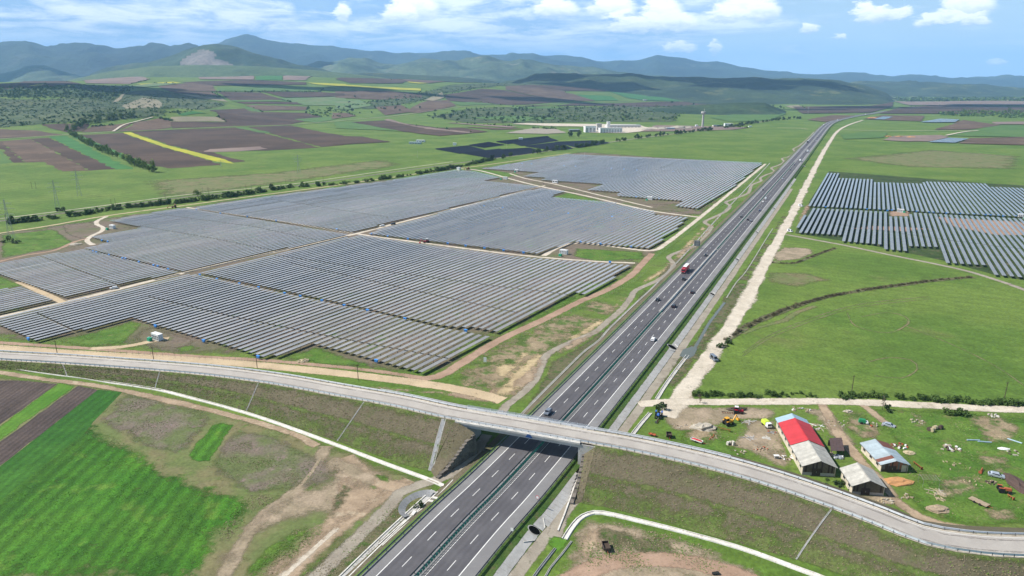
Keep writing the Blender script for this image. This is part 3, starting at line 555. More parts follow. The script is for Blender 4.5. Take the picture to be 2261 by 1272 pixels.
sheet('pond', cp_(O3, [(1620, 933), (1760, 905), (1890, 911), (1800, 938)]), 'water', 1.7); sheet('pond', cp_(O3, [(1570, 802), (1700, 780), (1830, 785), (1800, 802), (1660, 804)]), 'water', 1.7); sheet('pond', cp_(O3, [(1270, 783), (1330, 765), (1395, 768), (1340, 785)]), 'water', 1.7)
ribbon('country_road', cp_(O1, [(-200, 922), (0, 912), (420, 885), (740, 865), (1200, 845), (1530, 830), (1900, 818), (2248, 790)]) + cp_(O2, [(300, 770), (560, 738), (830, 700), (1100, 689), (1500, 675), (2000, 660), (2500, 648)]), 8, 'gravel_grey', 1.6, soft=1.0, step=30)
ribbon('farm_track', cp_(O1, [(740, 862), (800, 825), (900, 797), (1000, 770)]), 7, 'gravel_pale', 1.7, soft=1.0, step=20); ribbon('farm_track', cp_(O3, [(640, 838), (780, 842), (840, 848)]), 5, 'gravel_pale', 1.0, soft=1.0, step=20)
ribbon('farm_track', cp_(O3, [(1060, 850), (1300, 858), (1600, 856), (1900, 856)]), 6, 'gravel_pale', 1.0, soft=1.5, step=20); ribbon('farm_track', cp_(O3, [(1740, 890), (1850, 868), (1950, 858)]), 8, 'gravel_pale', 2.0, soft=1.0, step=20)
# ------------------------------------------------------------------ near ground cover
CQ = lambda pts: [(x / 2.958, 842 + y / 2.958) for x, y in pts]
CR = lambda pts: [(740 + x / 2.958, 842 + y / 2.958) for x, y in pts]
CS = lambda pts: [(1500 + x / 2.958, 842 + y / 2.958) for x, y in pts]
sheet('field_margin', CQ([(-400, 60), (0, -40), (500, 10), (1200, 110), (2240, 430), (2900, 700), (2500, 1000), (1500, 1500), (-400, 1500)]), 'meadow_dry', 0.004, soft=5)
sheet('crop_field', CQ([(640, 56), (800, 70), (620, 262), (700, 330), (990, 480), (1100, 590), (1500, 728), (1625, 770), (1600, 900), (1430, 1060), (1250, 1330), (-450, 1330), (-450, 890), (0, 555)]), 'crop_weedy', 0.012, soft=6.0, wob=1.2)
sheet('crop_field', CQ([(640, 56), (800, 70), (610, 265), (560, 330), (0, 780), (-450, 1150), (-450, 890), (0, 557)]), 'crop_green', 0.018)
sheet('crop_field', CQ([(1380, 280), (1460, 268), (1535, 285), (1375, 520), (1290, 530), (1215, 490)]), 'crop_weedy', 0.018, soft=1.5, wob=0.6)
sheet('ploughed_strip', CQ([(510, 30), (640, 58), (0, 552), (-450, 885), (-450, 720), (0, 395)]), 'soil_dark', 0.015, wob=0.35)
sheet('crop_field', CQ([(380, 8), (505, 28), (0, 390), (-450, 715), (-450, 590), (0, 288)]), 'crop_lime', 0.0165, soft=1.2, wob=0.3)
sheet('ploughed_strip', CQ([(-450, -20), (0, -5), (160, -2), (375, 18), (100, 215), (0, 282), (-450, 585)]), 'soil_dark', 0.014, wob=0.35)
sheet('fallow_patch', CQ([(800, 75), (900, 80), (1100, 120), (1400, 210), (1360, 300), (1200, 480), (1000, 470), (700, 320), (640, 250)]), 'fallow', 0.014, soft=5)
sheet('fallow_patch', CQ([(1540, 300), (1750, 330), (2050, 460), (2250, 560), (2200, 660), (1900, 740), (1650, 740), (1400, 640), (1330, 560)]), 'fallow', 0.014, soft=5)
sheet('bare_earth', CQ([(2000, 430), (2300, 500), (2650, 620), (2480, 690), (2300, 900), (2050, 900), (1800, 960), (1650, 1100), (1400, 1330), (1250, 1330), (1500, 1050), (1640, 860), (1900, 740), (2150, 640)]), 'dirt_soft', 0.02, soft=7)
sheet('bare_earth', CR([(0, 560), (150, 640), (330, 690), (520, 660), (400, 720), (250, 830), (60, 960), (-250, 1200), (-450, 1330), (-620, 1330), (-300, 1050), (-60, 860)]), 'dirt', 0.024, soft=5)
sheet('weed_patch', CR([(-20, 760), (60, 620), (130, 700), (60, 820), (-80, 950)]), 'weeds', 0.028, soft=3); sheet('grass_patch', CR([(240, 600), (330, 600), (420, 650), (330, 675), (260, 640)]), 'grass_lush', 0.028, soft=2)
sheet('grass_patch', CQ([(1500, 1330), (1700, 1080), (1900, 970), (2100, 900), (1950, 1060), (1750, 1230), (1650, 1330)]), 'grass_lush', 0.03, soft=3)
sheet('weed_patch', CR([(460, 700), (470, 760), (530, 860), (400, 980), (200, 1150), (0, 1330), (-300, 1330), (-50, 1130), (200, 930), (380, 780)]), 'weeds', 0.026, soft=2)
for pts, wd, mt in [([(905, 1060), (850, 1095), (780, 1140), (735, 1175), (680, 1225), (620, 1290)], 5.0, 'dirt'), ([(880, 1062), (800, 1100), (740, 1150), (690, 1200)], 2.4, 'dirt'), ([(720, 985), (690, 1040), (640, 1095), (590, 1130), (545, 1185), (500, 1260), (480, 1320)], 4.6, 'dirt_soft'), ([(760, 1010), (800, 1045), (860, 1072), (900, 1078)], 6.0, 'dirt'), ([(745, 1165), (690, 1215), (640, 1260), (590, 1310)], 1.2, 'gravel_pale')]:
    ribbon('dirt_track', pts, wd, mt, 0.031, soft=2.2, ragged=.8)
# south-east of the overpass
sheet('bare_earth', CR([(1540, 1000), (1640, 900), (1780, 900), (2300, 1020), (2800, 1250), (2900, 1400), (1350, 1400), (1480, 1200)]), 'dirt_soft', 0.012, soft=6)
sheet('weed_patch', CR([(1700, 930), (1900, 960), (2200, 1040), (2250, 1130), (1900, 1130), (1780, 1190), (1750, 1060), (1640, 990)]), 'weeds', 0.018, soft=4)
sheet('sand_patch', CR([(1620, 960), (1740, 940), (1800, 1060), (1660, 1180), (1540, 1260), (1500, 1200)]), 'dirt', 0.022, soft=4)
ribbon('dirt_track', CR([(1480, 1330), (1640, 1240), (1800, 1180), (2000, 1160), (2248, 1175), (2500, 1225), (2750, 1320)]), 6, 'gravel_red', 0.03, soft=1.2, ragged=0.5)
# ground inside the solar park, then its greener corners
sheet('park_soil', [(-120, 760), (0, 752), (200, 770), (500, 795), (800, 815), (940, 835), (1020, 800), (1120, 745), (1400, 600), (1450, 560), (1545, 480), (1690, 362), (1280, 335), (1060, 370), (700, 415), (420, 455), (240, 480), (-120, 530)], 'field_soil_between', 0.006, soft=8)
for q in ([(115, 755), (230, 725), (290, 708), (320, 715), (300, 735), (280, 760), (180, 768)], [(620, 790), (700, 764), (780, 790), (850, 812), (720, 808)], [(1270, 548), (1420, 556), (1430, 572), (1320, 578), (1260, 566)], [(1215, 436), (1255, 425), (1350, 449), (1330, 452)], [(1110, 742), (1200, 700), (1290, 655), (1250, 655), (1120, 730)], [(-60, 600), (0, 608), (70, 634), (40, 634), (-60, 650)], [(0, 520), (120, 505), (150, 525), (170, 540), (60, 560), (0, 572)], [(350, 755), (420, 760), (460, 772), (400, 778)], [(860, 395), (1000, 376), (1030, 378), (1060, 372), (1150, 385), (1120, 392)]):
    sheet('grass_patch', q, 'grass_lush', 0.014, soft=4)
for q in ([(290, 745), (330, 715), (440, 752), (400, 770), (330, 770)], [(1360, 455), (1500, 448), (1540, 465), (1680, 372), (1550, 475), (1430, 462)], [(1190, 395), (1330, 420), (1290, 430), (1200, 410)], [(130, 500), (200, 490), (240, 500), (215, 520), (200, 535), (150, 520)]):
    sheet('bare_earth', q, 'field_soil_between', 0.018, soft=4)
# strip between park and motorway
sheet('verge_grass', [(960, 838), (1100, 755), (1400, 605), (1560, 485), (1690, 370), (1800, 285), (1790, 300), (1620, 465), (1500, 575), (1400, 660), (1250, 800), (1140, 915), (1000, 880)], 'grass_worn', 0.008, soft=3)
for q in ([(1250, 745), (1300, 715), (1345, 695), (1340, 715), (1290, 745), (1240, 770)], [(1335, 690), (1370, 655), (1385, 655), (1375, 675)], [(1400, 640), (1430, 610), (1480, 580), (1510, 540), (1550, 500), (1560, 505), (1520, 550), (1480, 600), (1440, 620)], [(1150, 800), (1200, 770), (1230, 740), (1200, 800), (1170, 850), (1110, 880), (1080, 870)], [(1080, 800), (1130, 800), (1180, 735), (1190, 745), (1160, 800), (1100, 850)], [(1205, 815), (1255, 800), (1240, 830), (1200, 840)]):
    sheet('sand_patch', q, 'sand_patch', 0.016, soft=4)
for q in ([(1215, 800), (1300, 750), (1380, 690), (1420, 640), (1440, 640), (1380, 700), (1290, 790), (1180, 905), (1150, 915), (1190, 850)], [(1480, 575), (1520, 560), (1500, 590), (1450, 635), (1440, 625)], [(1560, 510), (1610, 470), (1590, 490), (1550, 530)]):
    sheet('weed_patch', q, 'weeds', 0.02, soft=3)
ribbon('dirt_track', [(1190, 730), (1195, 745), (1185, 765), (1150, 800), (1120, 830), (1090, 870)], 4, 'gravel_red', 0.024, soft=1.5, ragged=0.4)
# tracks of the park
for nm, pts, wd, mt in [
 ('park_track', [(-60, 713), (0, 700), (163, 663), (400, 604), (590, 560), (786, 516), (1000, 461), (1190, 413), (1235, 404)], 4.6, 'gravel_pale'),
 ('park_track', [(412, 458), (520, 474), (640, 492), (786, 516), (976, 542), (1163, 565), (1311, 577), (1402, 581)], 3.4, 'gravel_pale'),
 ('park_track', [(900, 838), (965, 832), (1020, 802), (1105, 750), (1200, 706), (1280, 666), (1345, 638), (1395, 607), (1415, 586), (1440, 560)], 5.2, 'gravel_red'),
 ('park_track', [(1200, 565), (1225, 550), (1262, 538), (1300, 538), (1380, 548), (1440, 553), (1475, 535), (1545, 481), (1600, 436), (1690, 362)], 4.2, 'gravel_pale'),
 ('park_track', [(1010, 372), (1060, 377), (1130, 396), (1190, 411), (1300, 434), (1430, 464), (1545, 480)], 4.6, 'gravel_pale'),
 ('park_track', [(1125, 383), (1160, 394), (1230, 408), (1320, 430), (1440, 458)], 3.6, 'gravel_pale'),
 ('park_track', [(-60, 526), (0, 515), (100, 500), (240, 476), (420, 452), (552, 434), (700, 415), (870, 391), (1010, 371), (1060, 366), (1260, 338)], 3.6, 'gravel_tan'),
 ('park_track', [(235, 478), (215, 488), (215, 496), (228, 503), (222, 512), (200, 522), (192, 532), (205, 541)], 4.0, 'gravel_pale'),
 ('park_track', [(-80, 752), (0, 757), (200, 770), (400, 785), (600, 797), (800, 816), (930, 834)], 3.2, 'gravel_red'),
 ('park_track', [(200, 770), (270, 766), (320, 757), (350, 750), (372, 748)], 4.0, 'gravel_tan'),
 ('park_track', [(-60, 590), (0, 577), (60, 563), (120, 553), (165, 534), (192, 527)], 3.6, 'gravel_red'),
 ('park_track', [(40, 622), (80, 640), (140, 668)], 4.4, 'gravel_tan'),
 ('service_road', [(-120, 757), (0, 768), (150, 779), (330, 789), (520, 802), (700, 819), (850, 836), (960, 851), (1050, 868), (1110, 885)], 6.6, 'gravel_tan'),
 ('gravel_path', [(1105, 920), (1118, 896), (1150, 872), (1182, 838), (1196, 803), (1210, 781), (1262, 755), (1312, 734), (1347, 705), (1376, 680), (1394, 656), (1404, 641), (1450, 620), (1480, 600), (1487, 582), (1476, 568), (1500, 556), (1541, 540), (1567, 508), (1570, 500), (1556, 490), (1580, 478), (1602, 467), (1612, 455), (1602, 447), (1616, 441), (1640, 432), (1652, 426), (1656, 418), (1661, 408), (1680, 400), (1679, 393), (1692, 386), (1710, 379), (1703, 371), (1716, 366), (1731, 358), (1727, 350), (1742, 346), (1755, 336), (1752, 329), (1766, 321), (1785, 305), (1797, 292)], 3.8, 'gravel_grey'),
 ('gravel_path', [(1075, 960), (1040, 1010), (990, 1049), (930, 1070), (885, 1088), (862, 1115), (800, 1178), (700, 1272), (640, 1330)], 4.2, 'gravel_grey'),
 ('gravel_path', [(1292, 960), (1272, 1050), (1245, 1105), (1232, 1160), (1225, 1185)], 4.0, 'gravel_grey'),
 ('dirt_track', [(-80, 812), (0, 822), (100, 838), (220, 853), (350, 880), (500, 915), (640, 955), (700, 985)], 3.0, 'dirt')]:
    ribbon(nm, pts, wd, mt, 0.03 if nm != 'service_road' else 0.034, soft=0.9, ragged=0.35)
sheet('trampled_earth', [(800, 850), (900, 858), (1010, 865), (1100, 872), (1110, 895), (1060, 890), (960, 872), (830, 862)], 'dirt', 0.026, soft=3)
# east of the motorway
ribbon('dirt_road', [(1470, 920), (1492, 890), (1508, 866), (1540, 820), (1585, 760), (1625, 700), (1660, 640), (1700, 560), (1735, 500), (1770, 430), (1800, 370), (1825, 325), (1850, 290), (1875, 276), (1905, 266)], 7.8, 'gravel_pale', 0.04, soft=2.0, ragged=1.5)
sheet('gravel_yard', [(1483, 880), (1500, 860), (1520, 845), (1565, 800), (1582, 775), (1590, 790), (1575, 815), (1540, 850), (1522, 868), (1535, 880), (1500, 895)], 'gravel_pale', 0.034, soft=1.5)
ribbon('dirt_road', [(1410, 893), (1480, 888), (1560, 888), (1700, 887), (1850, 887), (2000, 893), (2150, 901), (2300, 906), (2420, 912)], 5.6, 'gravel_pale', 0.044, soft=0.8, ragged=0.3)
sheet('worn_verge', [(1440, 890), (1500, 800), (1580, 690), (1660, 575), (1740, 465), (1800, 370), (1822, 340), (1790, 400), (1725, 520), (1645, 660), (1560, 790), (1500, 860)], 'grass_worn', 0.010, soft=2.5)
sheet('weed_patch', [(1460, 830), (1540, 735), (1600, 650), (1660, 570), (1730, 470), (1745, 478), (1690, 560), (1620, 690), (1560, 780), (1500, 850), (1440, 890)], 'weeds', 0.012, soft=3)
sheet('weed_patch', [(1735, 470), (1800, 360), (1840, 290), (1850, 292), (1810, 360), (1760, 450)], 'weeds', 0.012, soft=3)
sheet('bare_earth', [(1700, 560), (1730, 545), (1790, 548), (1800, 560), (1760, 575), (1705, 580)], 'dirt_soft', 0.012, soft=5); sheet('bare_earth', [(1690, 600), (1800, 600), (1840, 620), (1760, 635), (1690, 630)], 'meadow_dry', 0.012, soft=8)
ribbon('farm_track', [(1735, 518), (1800, 530), (1870, 543), (1960, 562), (2060, 582), (2140, 600), (2220, 625), (2330, 665)], 4.0, 'gravel_grey', 0.03, soft=0.9, ragged=0.3)
for q in ([(1870, 505), (1920, 498), (1990, 500), (2060, 505), (2000, 512)], [(1960, 466), (2012, 466), (2012, 478), (1962, 478)], [(2060, 478), (2260, 490), (2300, 520), (2200, 520), (2100, 500)], [(1775, 455), (1800, 440), (1790, 460), (1765, 500), (1755, 510), (1762, 480)]):
    sheet('bare_earth', q, 'gravel_red', 0.016, soft=4)
sheet('park_grass', [(1755, 515), (1790, 440), (1830, 378), (2180, 405), (2380, 416), (2380, 640), (2200, 608), (2080, 575), (1940, 545)], 'grass_gap_shade', 0.005)
ribbon('ditch_bank', [(1602, 752), (1620, 740), (1650, 720), (1700, 698), (1760, 675), (1830, 655), (1900, 642), (2000, 628), (2080, 618), (2150, 612)], 4.6, 'weeds', 0.03, soft=1.6, ragged=.8); ribbon('ditch_bank', [(1640, 737), (1680, 722), (1730, 708), (1760, 690), (1800, 676)], 3.0, 'meadow_dry', 0.026, soft=1.6, ragged=.5); ribbon('ditch_bank', [(1702, 580), (1750, 582), (1775, 574), (1810, 560), (1845, 548)], 3.4, 'weeds', 0.03, soft=1.2, ragged=.5)
for q in ([(1200, 790), (1260, 750), (1330, 725), (1360, 690), (1385, 672), (1350, 715), (1290, 760), (1240, 785)], [(1130, 845), (1180, 800), (1200, 760), (1225, 745), (1215, 775), (1190, 830), (1150, 870), (1115, 895)], [(1405, 625), (1470, 580), (1530, 530), (1580, 480), (1640, 425), (1600, 470), (1540, 545), (1480, 590)], [(1600, 460), (1700, 370), (1790, 295), (1770, 320), (1700, 385), (1620, 460)], [(1450, 870), (1500, 800), (1540, 750), (1580, 690), (1600, 670), (1560, 740), (1520, 800), (1480, 860)], [(1600, 660), (1660, 580), (1720, 500), (1770, 420), (1730, 500), (1670, 580), (1620, 650)]):
    sheet('bare_earth', q, 'dirt', 0.03, soft=4)
for pts in ([(1640, 780), (1700, 740), (1800, 700), (1900, 672), (2050, 655)], [(1640, 786), (1702, 746), (1803, 705), (1905, 677), (2055, 660)], [(1900, 700), (1960, 690), (2000, 700), (2005, 715), (1960, 735), (1890, 720), (1870, 690)], [(1915, 800), (1960, 790), (2010, 795), (2025, 815), (1990, 835), (1930, 830)], [(2000, 720), (2100, 760), (2200, 810), (2300, 880)]):
    ribbon('grass_track', pts, .8, 'meadow_dry', 0.02, soft=.6, ragged=.2)
for q in ([(300, 400), (600, 380), (850, 350), (900, 365), (600, 410), (350, 440)], [(1850, 350), (2050, 330), (2261, 345), (2261, 375), (2000, 370)]):
    sheet('dry_grass', q, 'meadow_dry', 0.006, soft=30)
# farmyard ground
sheet('yard_earth', CS([(-80, 140), (100, 160), (420, 160), (640, 175), (620, 260), (480, 250), (350, 260), (240, 300), (100, 330), (-60, 330), (-120, 240)]), 'dirt_soft', 0.016, soft=3)
sheet('yard_earth', CS([(420, 260), (640, 250), (700, 400), (780, 600), (680, 560), (560, 470), (460, 400), (380, 340)]), 'dirt_soft', 0.02, soft=4)
sheet('yard_earth', CS([(300, 420), (420, 330), (560, 320), (700, 420), (760, 560), (700, 580), (560, 520), (440, 450)]), 'dirt_soft', 0.016, soft=4); sheet('yard_earth', CS([(720, 165), (1000, 170), (1080, 300), (1180, 400), (1150, 470), (1060, 460), (980, 350), (880, 230)]), 'dirt_soft', 0.014, soft=4)
sheet('grass_patch', CS([(1220, 170), (1700, 185), (1900, 200), (2300, 230), (2500, 600), (2400, 960), (1900, 960), (1600, 880), (1450, 740), (1520, 600), (1400, 420)]), 'grass_lush', 0.010, soft=5)
for q in ([(1050, 180), (1200, 200), (1350, 330), (1300, 400), (1160, 380), (1080, 300)], [(1500, 200), (1620, 210), (1640, 300), (1540, 320)], [(1850, 220), (2100, 210), (2251, 300), (2200, 420), (2000, 400)], [(1700, 640), (1900, 600), (1960, 700), (1800, 800), (1600, 780)], [(1900, 460), (2150, 500), (2200, 620), (1950, 620)], [(1950, 830), (2250, 800), (2251, 930), (2000, 900)], [(0, 330), (160, 280), (300, 330), (200, 420), (60, 400)], [(380, 250), (620, 240), (640, 340), (470, 380)], [(640, 420), (720, 460), (740, 590), (620, 540), (540, 470)], [(1400, 400), (1480, 440), (1540, 560), (1500, 640), (1440, 520)], [(1200, 330), (1300, 300), (1330, 380), (1230, 390)]):
    sheet('worn_grass', CS(q), 'grass_worn', 0.013, soft=4)
sheet('grass_patch', CS([(0, 300), (250, 330), (400, 460), (560, 560), (760, 620), (800, 700), (560, 620), (300, 500), (0, 440)]), 'grass_lush', 0.010, soft=4); sheet('yard_earth', CS([(1100, 720), (1330, 730), (1400, 740), (1480, 800), (1350, 830), (1150, 800)]), 'dirt_soft', 0.018, soft=3)
ribbon('farm_track', CS([(920, 140), (960, 200), (1010, 300), (1080, 400), (1150, 480), (1200, 540), (1280, 620), (1360, 700), (1430, 790), (1560, 880), (1720, 940), (1900, 975), (2100, 990), (2400, 995)]), 3.6, 'dirt', 0.03, soft=1.2, ragged=0.3)
ribbon('farm_track', CS([(1190, 150), (1260, 200), (1330, 260), (1400, 300)]), 3.0, 'dirt', 0.028, soft=1.2, ragged=0.4)
# ------------------------------------------------------------------ motorway
HZ = 2.0
HP = [G(*p, HZ) for p in [(922, 1272), (1035, 1150), (1123.5, 1060), (1270.8, 900), (1451, 700), (1628.5, 500), (1691, 430), (1750, 363), (1793, 313), (1824, 278), (1841, 268), (1866, 261), (1896, 255), (1917, 252), (1950, 246.5), (1985, 242.5)]]
d0 = np.array(HP[0]) - np.array(HP[1]); HP = [tuple(np.array(HP[0]) + d0 * k) for k in (9, 5, 2)] + HP
HC = smooth_path(HP, 6.0); HC = np.column_stack([HC, np.full(len(HC), HZ)])
HCN = normals2(HC); HS = np.concatenate([[0], np.cumsum(np.hypot(*np.diff(HC[:, :2], axis=0).T))])
def hw(s, o=0.0):
    """point of the motorway at chainage s, offset o to the right, and its heading"""
    x = np.interp(s, HS, HC[:, 0]); y = np.interp(s, HS, HC[:, 1]); nx = np.interp(s, HS, HCN[:, 0]); ny = np.interp(s, HS, HCN[:, 1])
    return x + nx * o, y + ny * o, math.atan2(ny, nx)      # heading: angle of the travel direction about z from +y is rz
def hw_at(px, py, z=HZ):
    X, Y = G(px, py, z); i = int(np.argmin(np.hypot(HC[:, 0] - X, HC[:, 1] - Y)))
    dx, dy = X - HC[i, 0], Y - HC[i, 1]; n = HCN[i]
    return HS[i] + dx * -n[1] + dy * n[0], dx * n[0] + dy * n[1]
def hstrip(name, o1, o2, mat, z1=0.0, z2=None, s0=None, s1=None, kind='structure', parent=None):
    a = HC if s0 is None else np.array([[*hw(s)[:2], HZ] for s in np.arange(s0, s1 + 0.1, 6.0)])
    o = loft(name, a, [(o1, z1), (o2, z1 if z2 is None else z2)], mat, parent)
    if not parent: o['kind'] = kind
    return o
mw = hstrip('motorway', -13.0, 13.6, 'asphalt')
hstrip('hard_shoulder', -13.0, -9.5, 'asphalt_shoulder', 0.004); hstrip('hard_shoulder', 9.5, 13.6, 'asphalt_shoulder', 0.004)
hstrip('edge_line', -9.55, -9.3, 'road_paint', 0.010); hstrip('edge_line', 9.3, 9.55, 'road_paint', 0.010); hstrip('edge_line', -1.8, -1.64, 'road_paint', 0.010); hstrip('edge_line', 1.64, 1.8, 'road_paint', 0.010)
hstrip('median', -1.4, 1.4, 'asphalt_shoulder', 0.05)
hstrip('verge', -15.8, -13.0, 'verge', -1.5, -0.02); hstrip('verge', 13.6, 16.6, 'verge', -0.02, -0.9); hstrip('bank_slope', -18.5, -15.8, 'embankment', -1.99, -1.5)
SB = hw_at(1150, 968)[0]                                     # chainage of the overpass
SN = hw_at(900, 1240.5)[0]
# dashes of the lane lines: one painted part each
dash = MB().add([(-0.09, -2.2, 0), (0.09, -2.2, 0), (0.09, 2.2, 0), (-0.09, 2.2, 0)], [(0, 1, 2, 3)]).data('lane_dash', 'road_paint')
sA = SN - 60
for side in (-1, 1):
    for k in range(95):
        s = sA + k * 12.0 + (0 if side < 0 else 4.0); x, y, h = hw(s, side * 5.65)
        link('lane_dash', dash, mw, (x, y, HZ + 0.008), h)
# concrete lined slope of the east ditch: separate slabs near the camera, continuous beyond
slab = MB().box((0, 0, 0), (2.95, 1.95, 0.12)).data('lining_slab', 'concrete')
lining = thing('ditch_lining', 'pale concrete slab lining down the east side slope of the motorway', 'concrete lining', (0, 0, 0))
s = SN - 45
while s < SN + 500:
    x, y, h = hw(s, 18.0)
    if not (SB - 14 < s < SB + 16) and not (SB - 42 < s <= SB - 14):
        o = link('lining_slab', slab, lining, (x, y, 0.56 + random.uniform(-.02, .02)), h); o.rotation_euler = (random.uniform(-.01, .01), 0.34, h); o.scale.x = random.uniform(0.94, 1.03)
    s += 2.0
hstrip('ditch_lining_far', 16.6, 19.4, 'concrete', -0.9, -1.96, SN + 500, SN + 900)
a = np.array([[*hw(s)[:2], 0.0] for s in np.arange(SN - 70, SN + 800, 5.0)])
o = loft('gravel_path', a, [(19.4, .02), (19.9, .024), (23.0, .024), (23.6, .02)], 'gravel_grey', fade=[0.3, 1, 1, 0], ragged=0.4); o['kind'] = 'structure'
# rails: a folded beam on posts
post_me = MB().box((0, 0, 0.4), (0.12, 0.16, 0.8)).data('rail_post', 'steel_dull')
def guardrail(label, path, off, mat='rail_steel', post_step=4.0, far_from=None, h=0.75, posts=True, side=1, maxposts=70):
    t = thing('guardrail', label, 'guardrail', (0, 0, 0), group='guardrails')
    loft('rail_beam', path, [(off - .03 * side, h - .38), (off + .06 * side, h - .2), (off - .03 * side, h - .02), (off + .06 * side, h + .14), (off - .03 * side, h + .28)], mat, t)
    N = normals2(path); S = np.concatenate([[0], np.cumsum(np.hypot(*np.diff(path[:, :2], axis=0).T))])
    z = path[:, 2]; fm = MB(); k = 0
    for s in np.arange(1, S[-1], post_step):
        x = np.interp(s, S, path[:, 0]); y = np.interp(s, S, path[:, 1]); nx = np.interp(s, S, N[:, 0]); ny = np.interp(s, S, N[:, 1]); zz = np.interp(s, S, z)
        px, py = project(x, y, zz); X, Y = x + nx * off, y + ny * off
        if -60 < px < 2320 and 420 < py < 1330 and k < maxposts: link('rail_post', post_me, t, (X, Y, zz), math.atan2(ny, nx)); k += 1
        elif Y < 900 and py <= 1330: fm.box((X, Y, zz + .4), (.12, .16, .8), math.atan2(ny, nx))
    if fm.v: fm.build('rail_posts', 'steel_dull', t)['kind'] = 'stuff'
    return t
def hpath(s0, s1, st=6.0): return np.array([[*hw(s)[:2], HZ] for s in np.arange(s0, s1, st)])
guardrail('steel guardrail along the west shoulder of the motorway', hpath(SN - 60, SN + 1000), -13.1, 'steel_dull', side=1)
guardrail('steel guardrail along the east shoulder of the motorway', hpath(SN - 60, SN + 1100), 13.7, 'steel_dull', side=-1, maxposts=110)
s_w0, s_w1 = hw_at(1460, 690)[0], hw_at(1582, 552)[0]        # concrete wall stretch
guardrail('steel guardrail on the motorway median, west of the green slats, nearer stretch', hpath(SN - 60, s_w0), -1.2, 'steel_dull', side=-1, maxposts=80)
# green anti-glare slats on the median barrier
def slats(label, s0, s1, each):
    t = thing('anti_glare_fence', label, 'anti-glare fence', (0, 0, 0)); n = 0
    loft('barrier_beam', hpath(s0, s1), [(0.45, 0.45), (0.55, 0.55), (0.45, 0.7)], 'steel_dull', t)
    sm = MB().box((0, 0, 1.05), (0.62, 0.07, 0.9), 0.55).box((0, 0, 0.4), (0.08, 0.08, 0.5)).data('slat', 'green_slat'); fm = MB(); s = s0
    while s < s1:
        x, y, h = hw(s, 0.5)
        if n < each: link('slat', sm, t, (x, y, HZ), h); n += 1
        else: fm.box((x, y, HZ + 1.05), (0.62, 0.07, 0.9), h + 0.55)
        s += 1.25
    if fm.v: fm.build('far_slats', 'green_slat', t)['kind'] = 'stuff'
slats('row of green anti-glare slats on the motorway median, nearer stretch under the overpass', SN - 45, s_w0, 280)
slats('row of green anti-glare slats on the motorway median beyond the concrete wall', s_w1, s_w1 + 700, 0)
t = thing('median_wall', 'long pale concrete wall on the motorway median between two green slat rows', 'concrete wall')
for k, s in enumerate(np.arange(s_w0, s_w1 - 5, 6.0)):
    x, y, h = hw(s + 3, -0.35); MB().prism([(-0.4, 0), (0.4, 0), (0.32, 0.25), (0.15, 0.5), (0.13, 1.15), (-0.13, 1.15), (-0.15, 0.5), (-0.32, 0.25)], -2.97, 2.97).build('wall_segment', 'concrete_white', t, (x, y, HZ), h)
# ------------------------------------------------------------------ overpass, its road and embankments
RP = [(-330, 768, 0.6), (-160, 775, 1.2), (0, 786, 1.9), (160, 795.5, 2.6), (420, 815, 4.3), (590, 835, 5.9), (740, 861, 7.4), (880, 886, 8.6), (996, 911.5, 9.1), (1150, 938, 9.25), (1290, 962.5, 9.25), (1380, 978, 9.2), (1490, 1001, 9.2), (1605, 1029, 9.1), (1720, 1063, 8.7), (1845, 1106, 7.9), (1940, 1142, 7.4), (2041, 1181, 6.7), (2150, 1200, 6.0), (2261, 1206.5, 5.3), (2420, 1207, 4.2), (2600, 1200, 3.0)]
RC = smooth_path([(*G(x, y, z), z) for x, y, z in RP], 4.0)
RS = np.concatenate([[0], np.cumsum(np.hypot(*np.diff(RC[:, :2], axis=0).T))])
def rd_at(px, py):
    q = np.array([project(*p) for p in RC]); return RS[int(np.argmin(np.hypot(q[:, 0] - px, q[:, 1] - py)))]
rL, rR = rd_at(1040, 919), rd_at(1296, 963.5)                # bridge ends
def rseg(a, b): return RC[(RS >= a - 0.1) & (RS <= b + 0.1)]
o = loft('overpass_road', RC, [(-4.3, 0), (0, 0.06), (4.3, 0)], 'asphalt_local'); o['kind'] = 'structure'
for of in (-3.6, 3.6): o = loft('edge_line', RC, [(of - .08, 0.02), (of + .08, 0.02)], 'road_paint'); o['kind'] = 'structure'
for of in (-2.4, -1.0, 1.0, 2.4): o = loft('wheel_track', RC, [(of - .55, 0.030), (of - .1, 0.034), (of + .1, 0.034), (of + .55, 0.030)], 'asphalt_worn', fade=[0, .62, .62, 0]); o['kind'] = 'structure'
gr_path = lambda of: [(of - .5, .012), (of - .2, .016), (of + .2, .016), (of + .5, .012)]
for of in (-4.4, 4.4): o = loft('gravel_edge', RC, gr_path(of), 'gravel_pale', fade=[0, 1, 1, 0]); o['kind'] = 'structure'
SL = 2.05
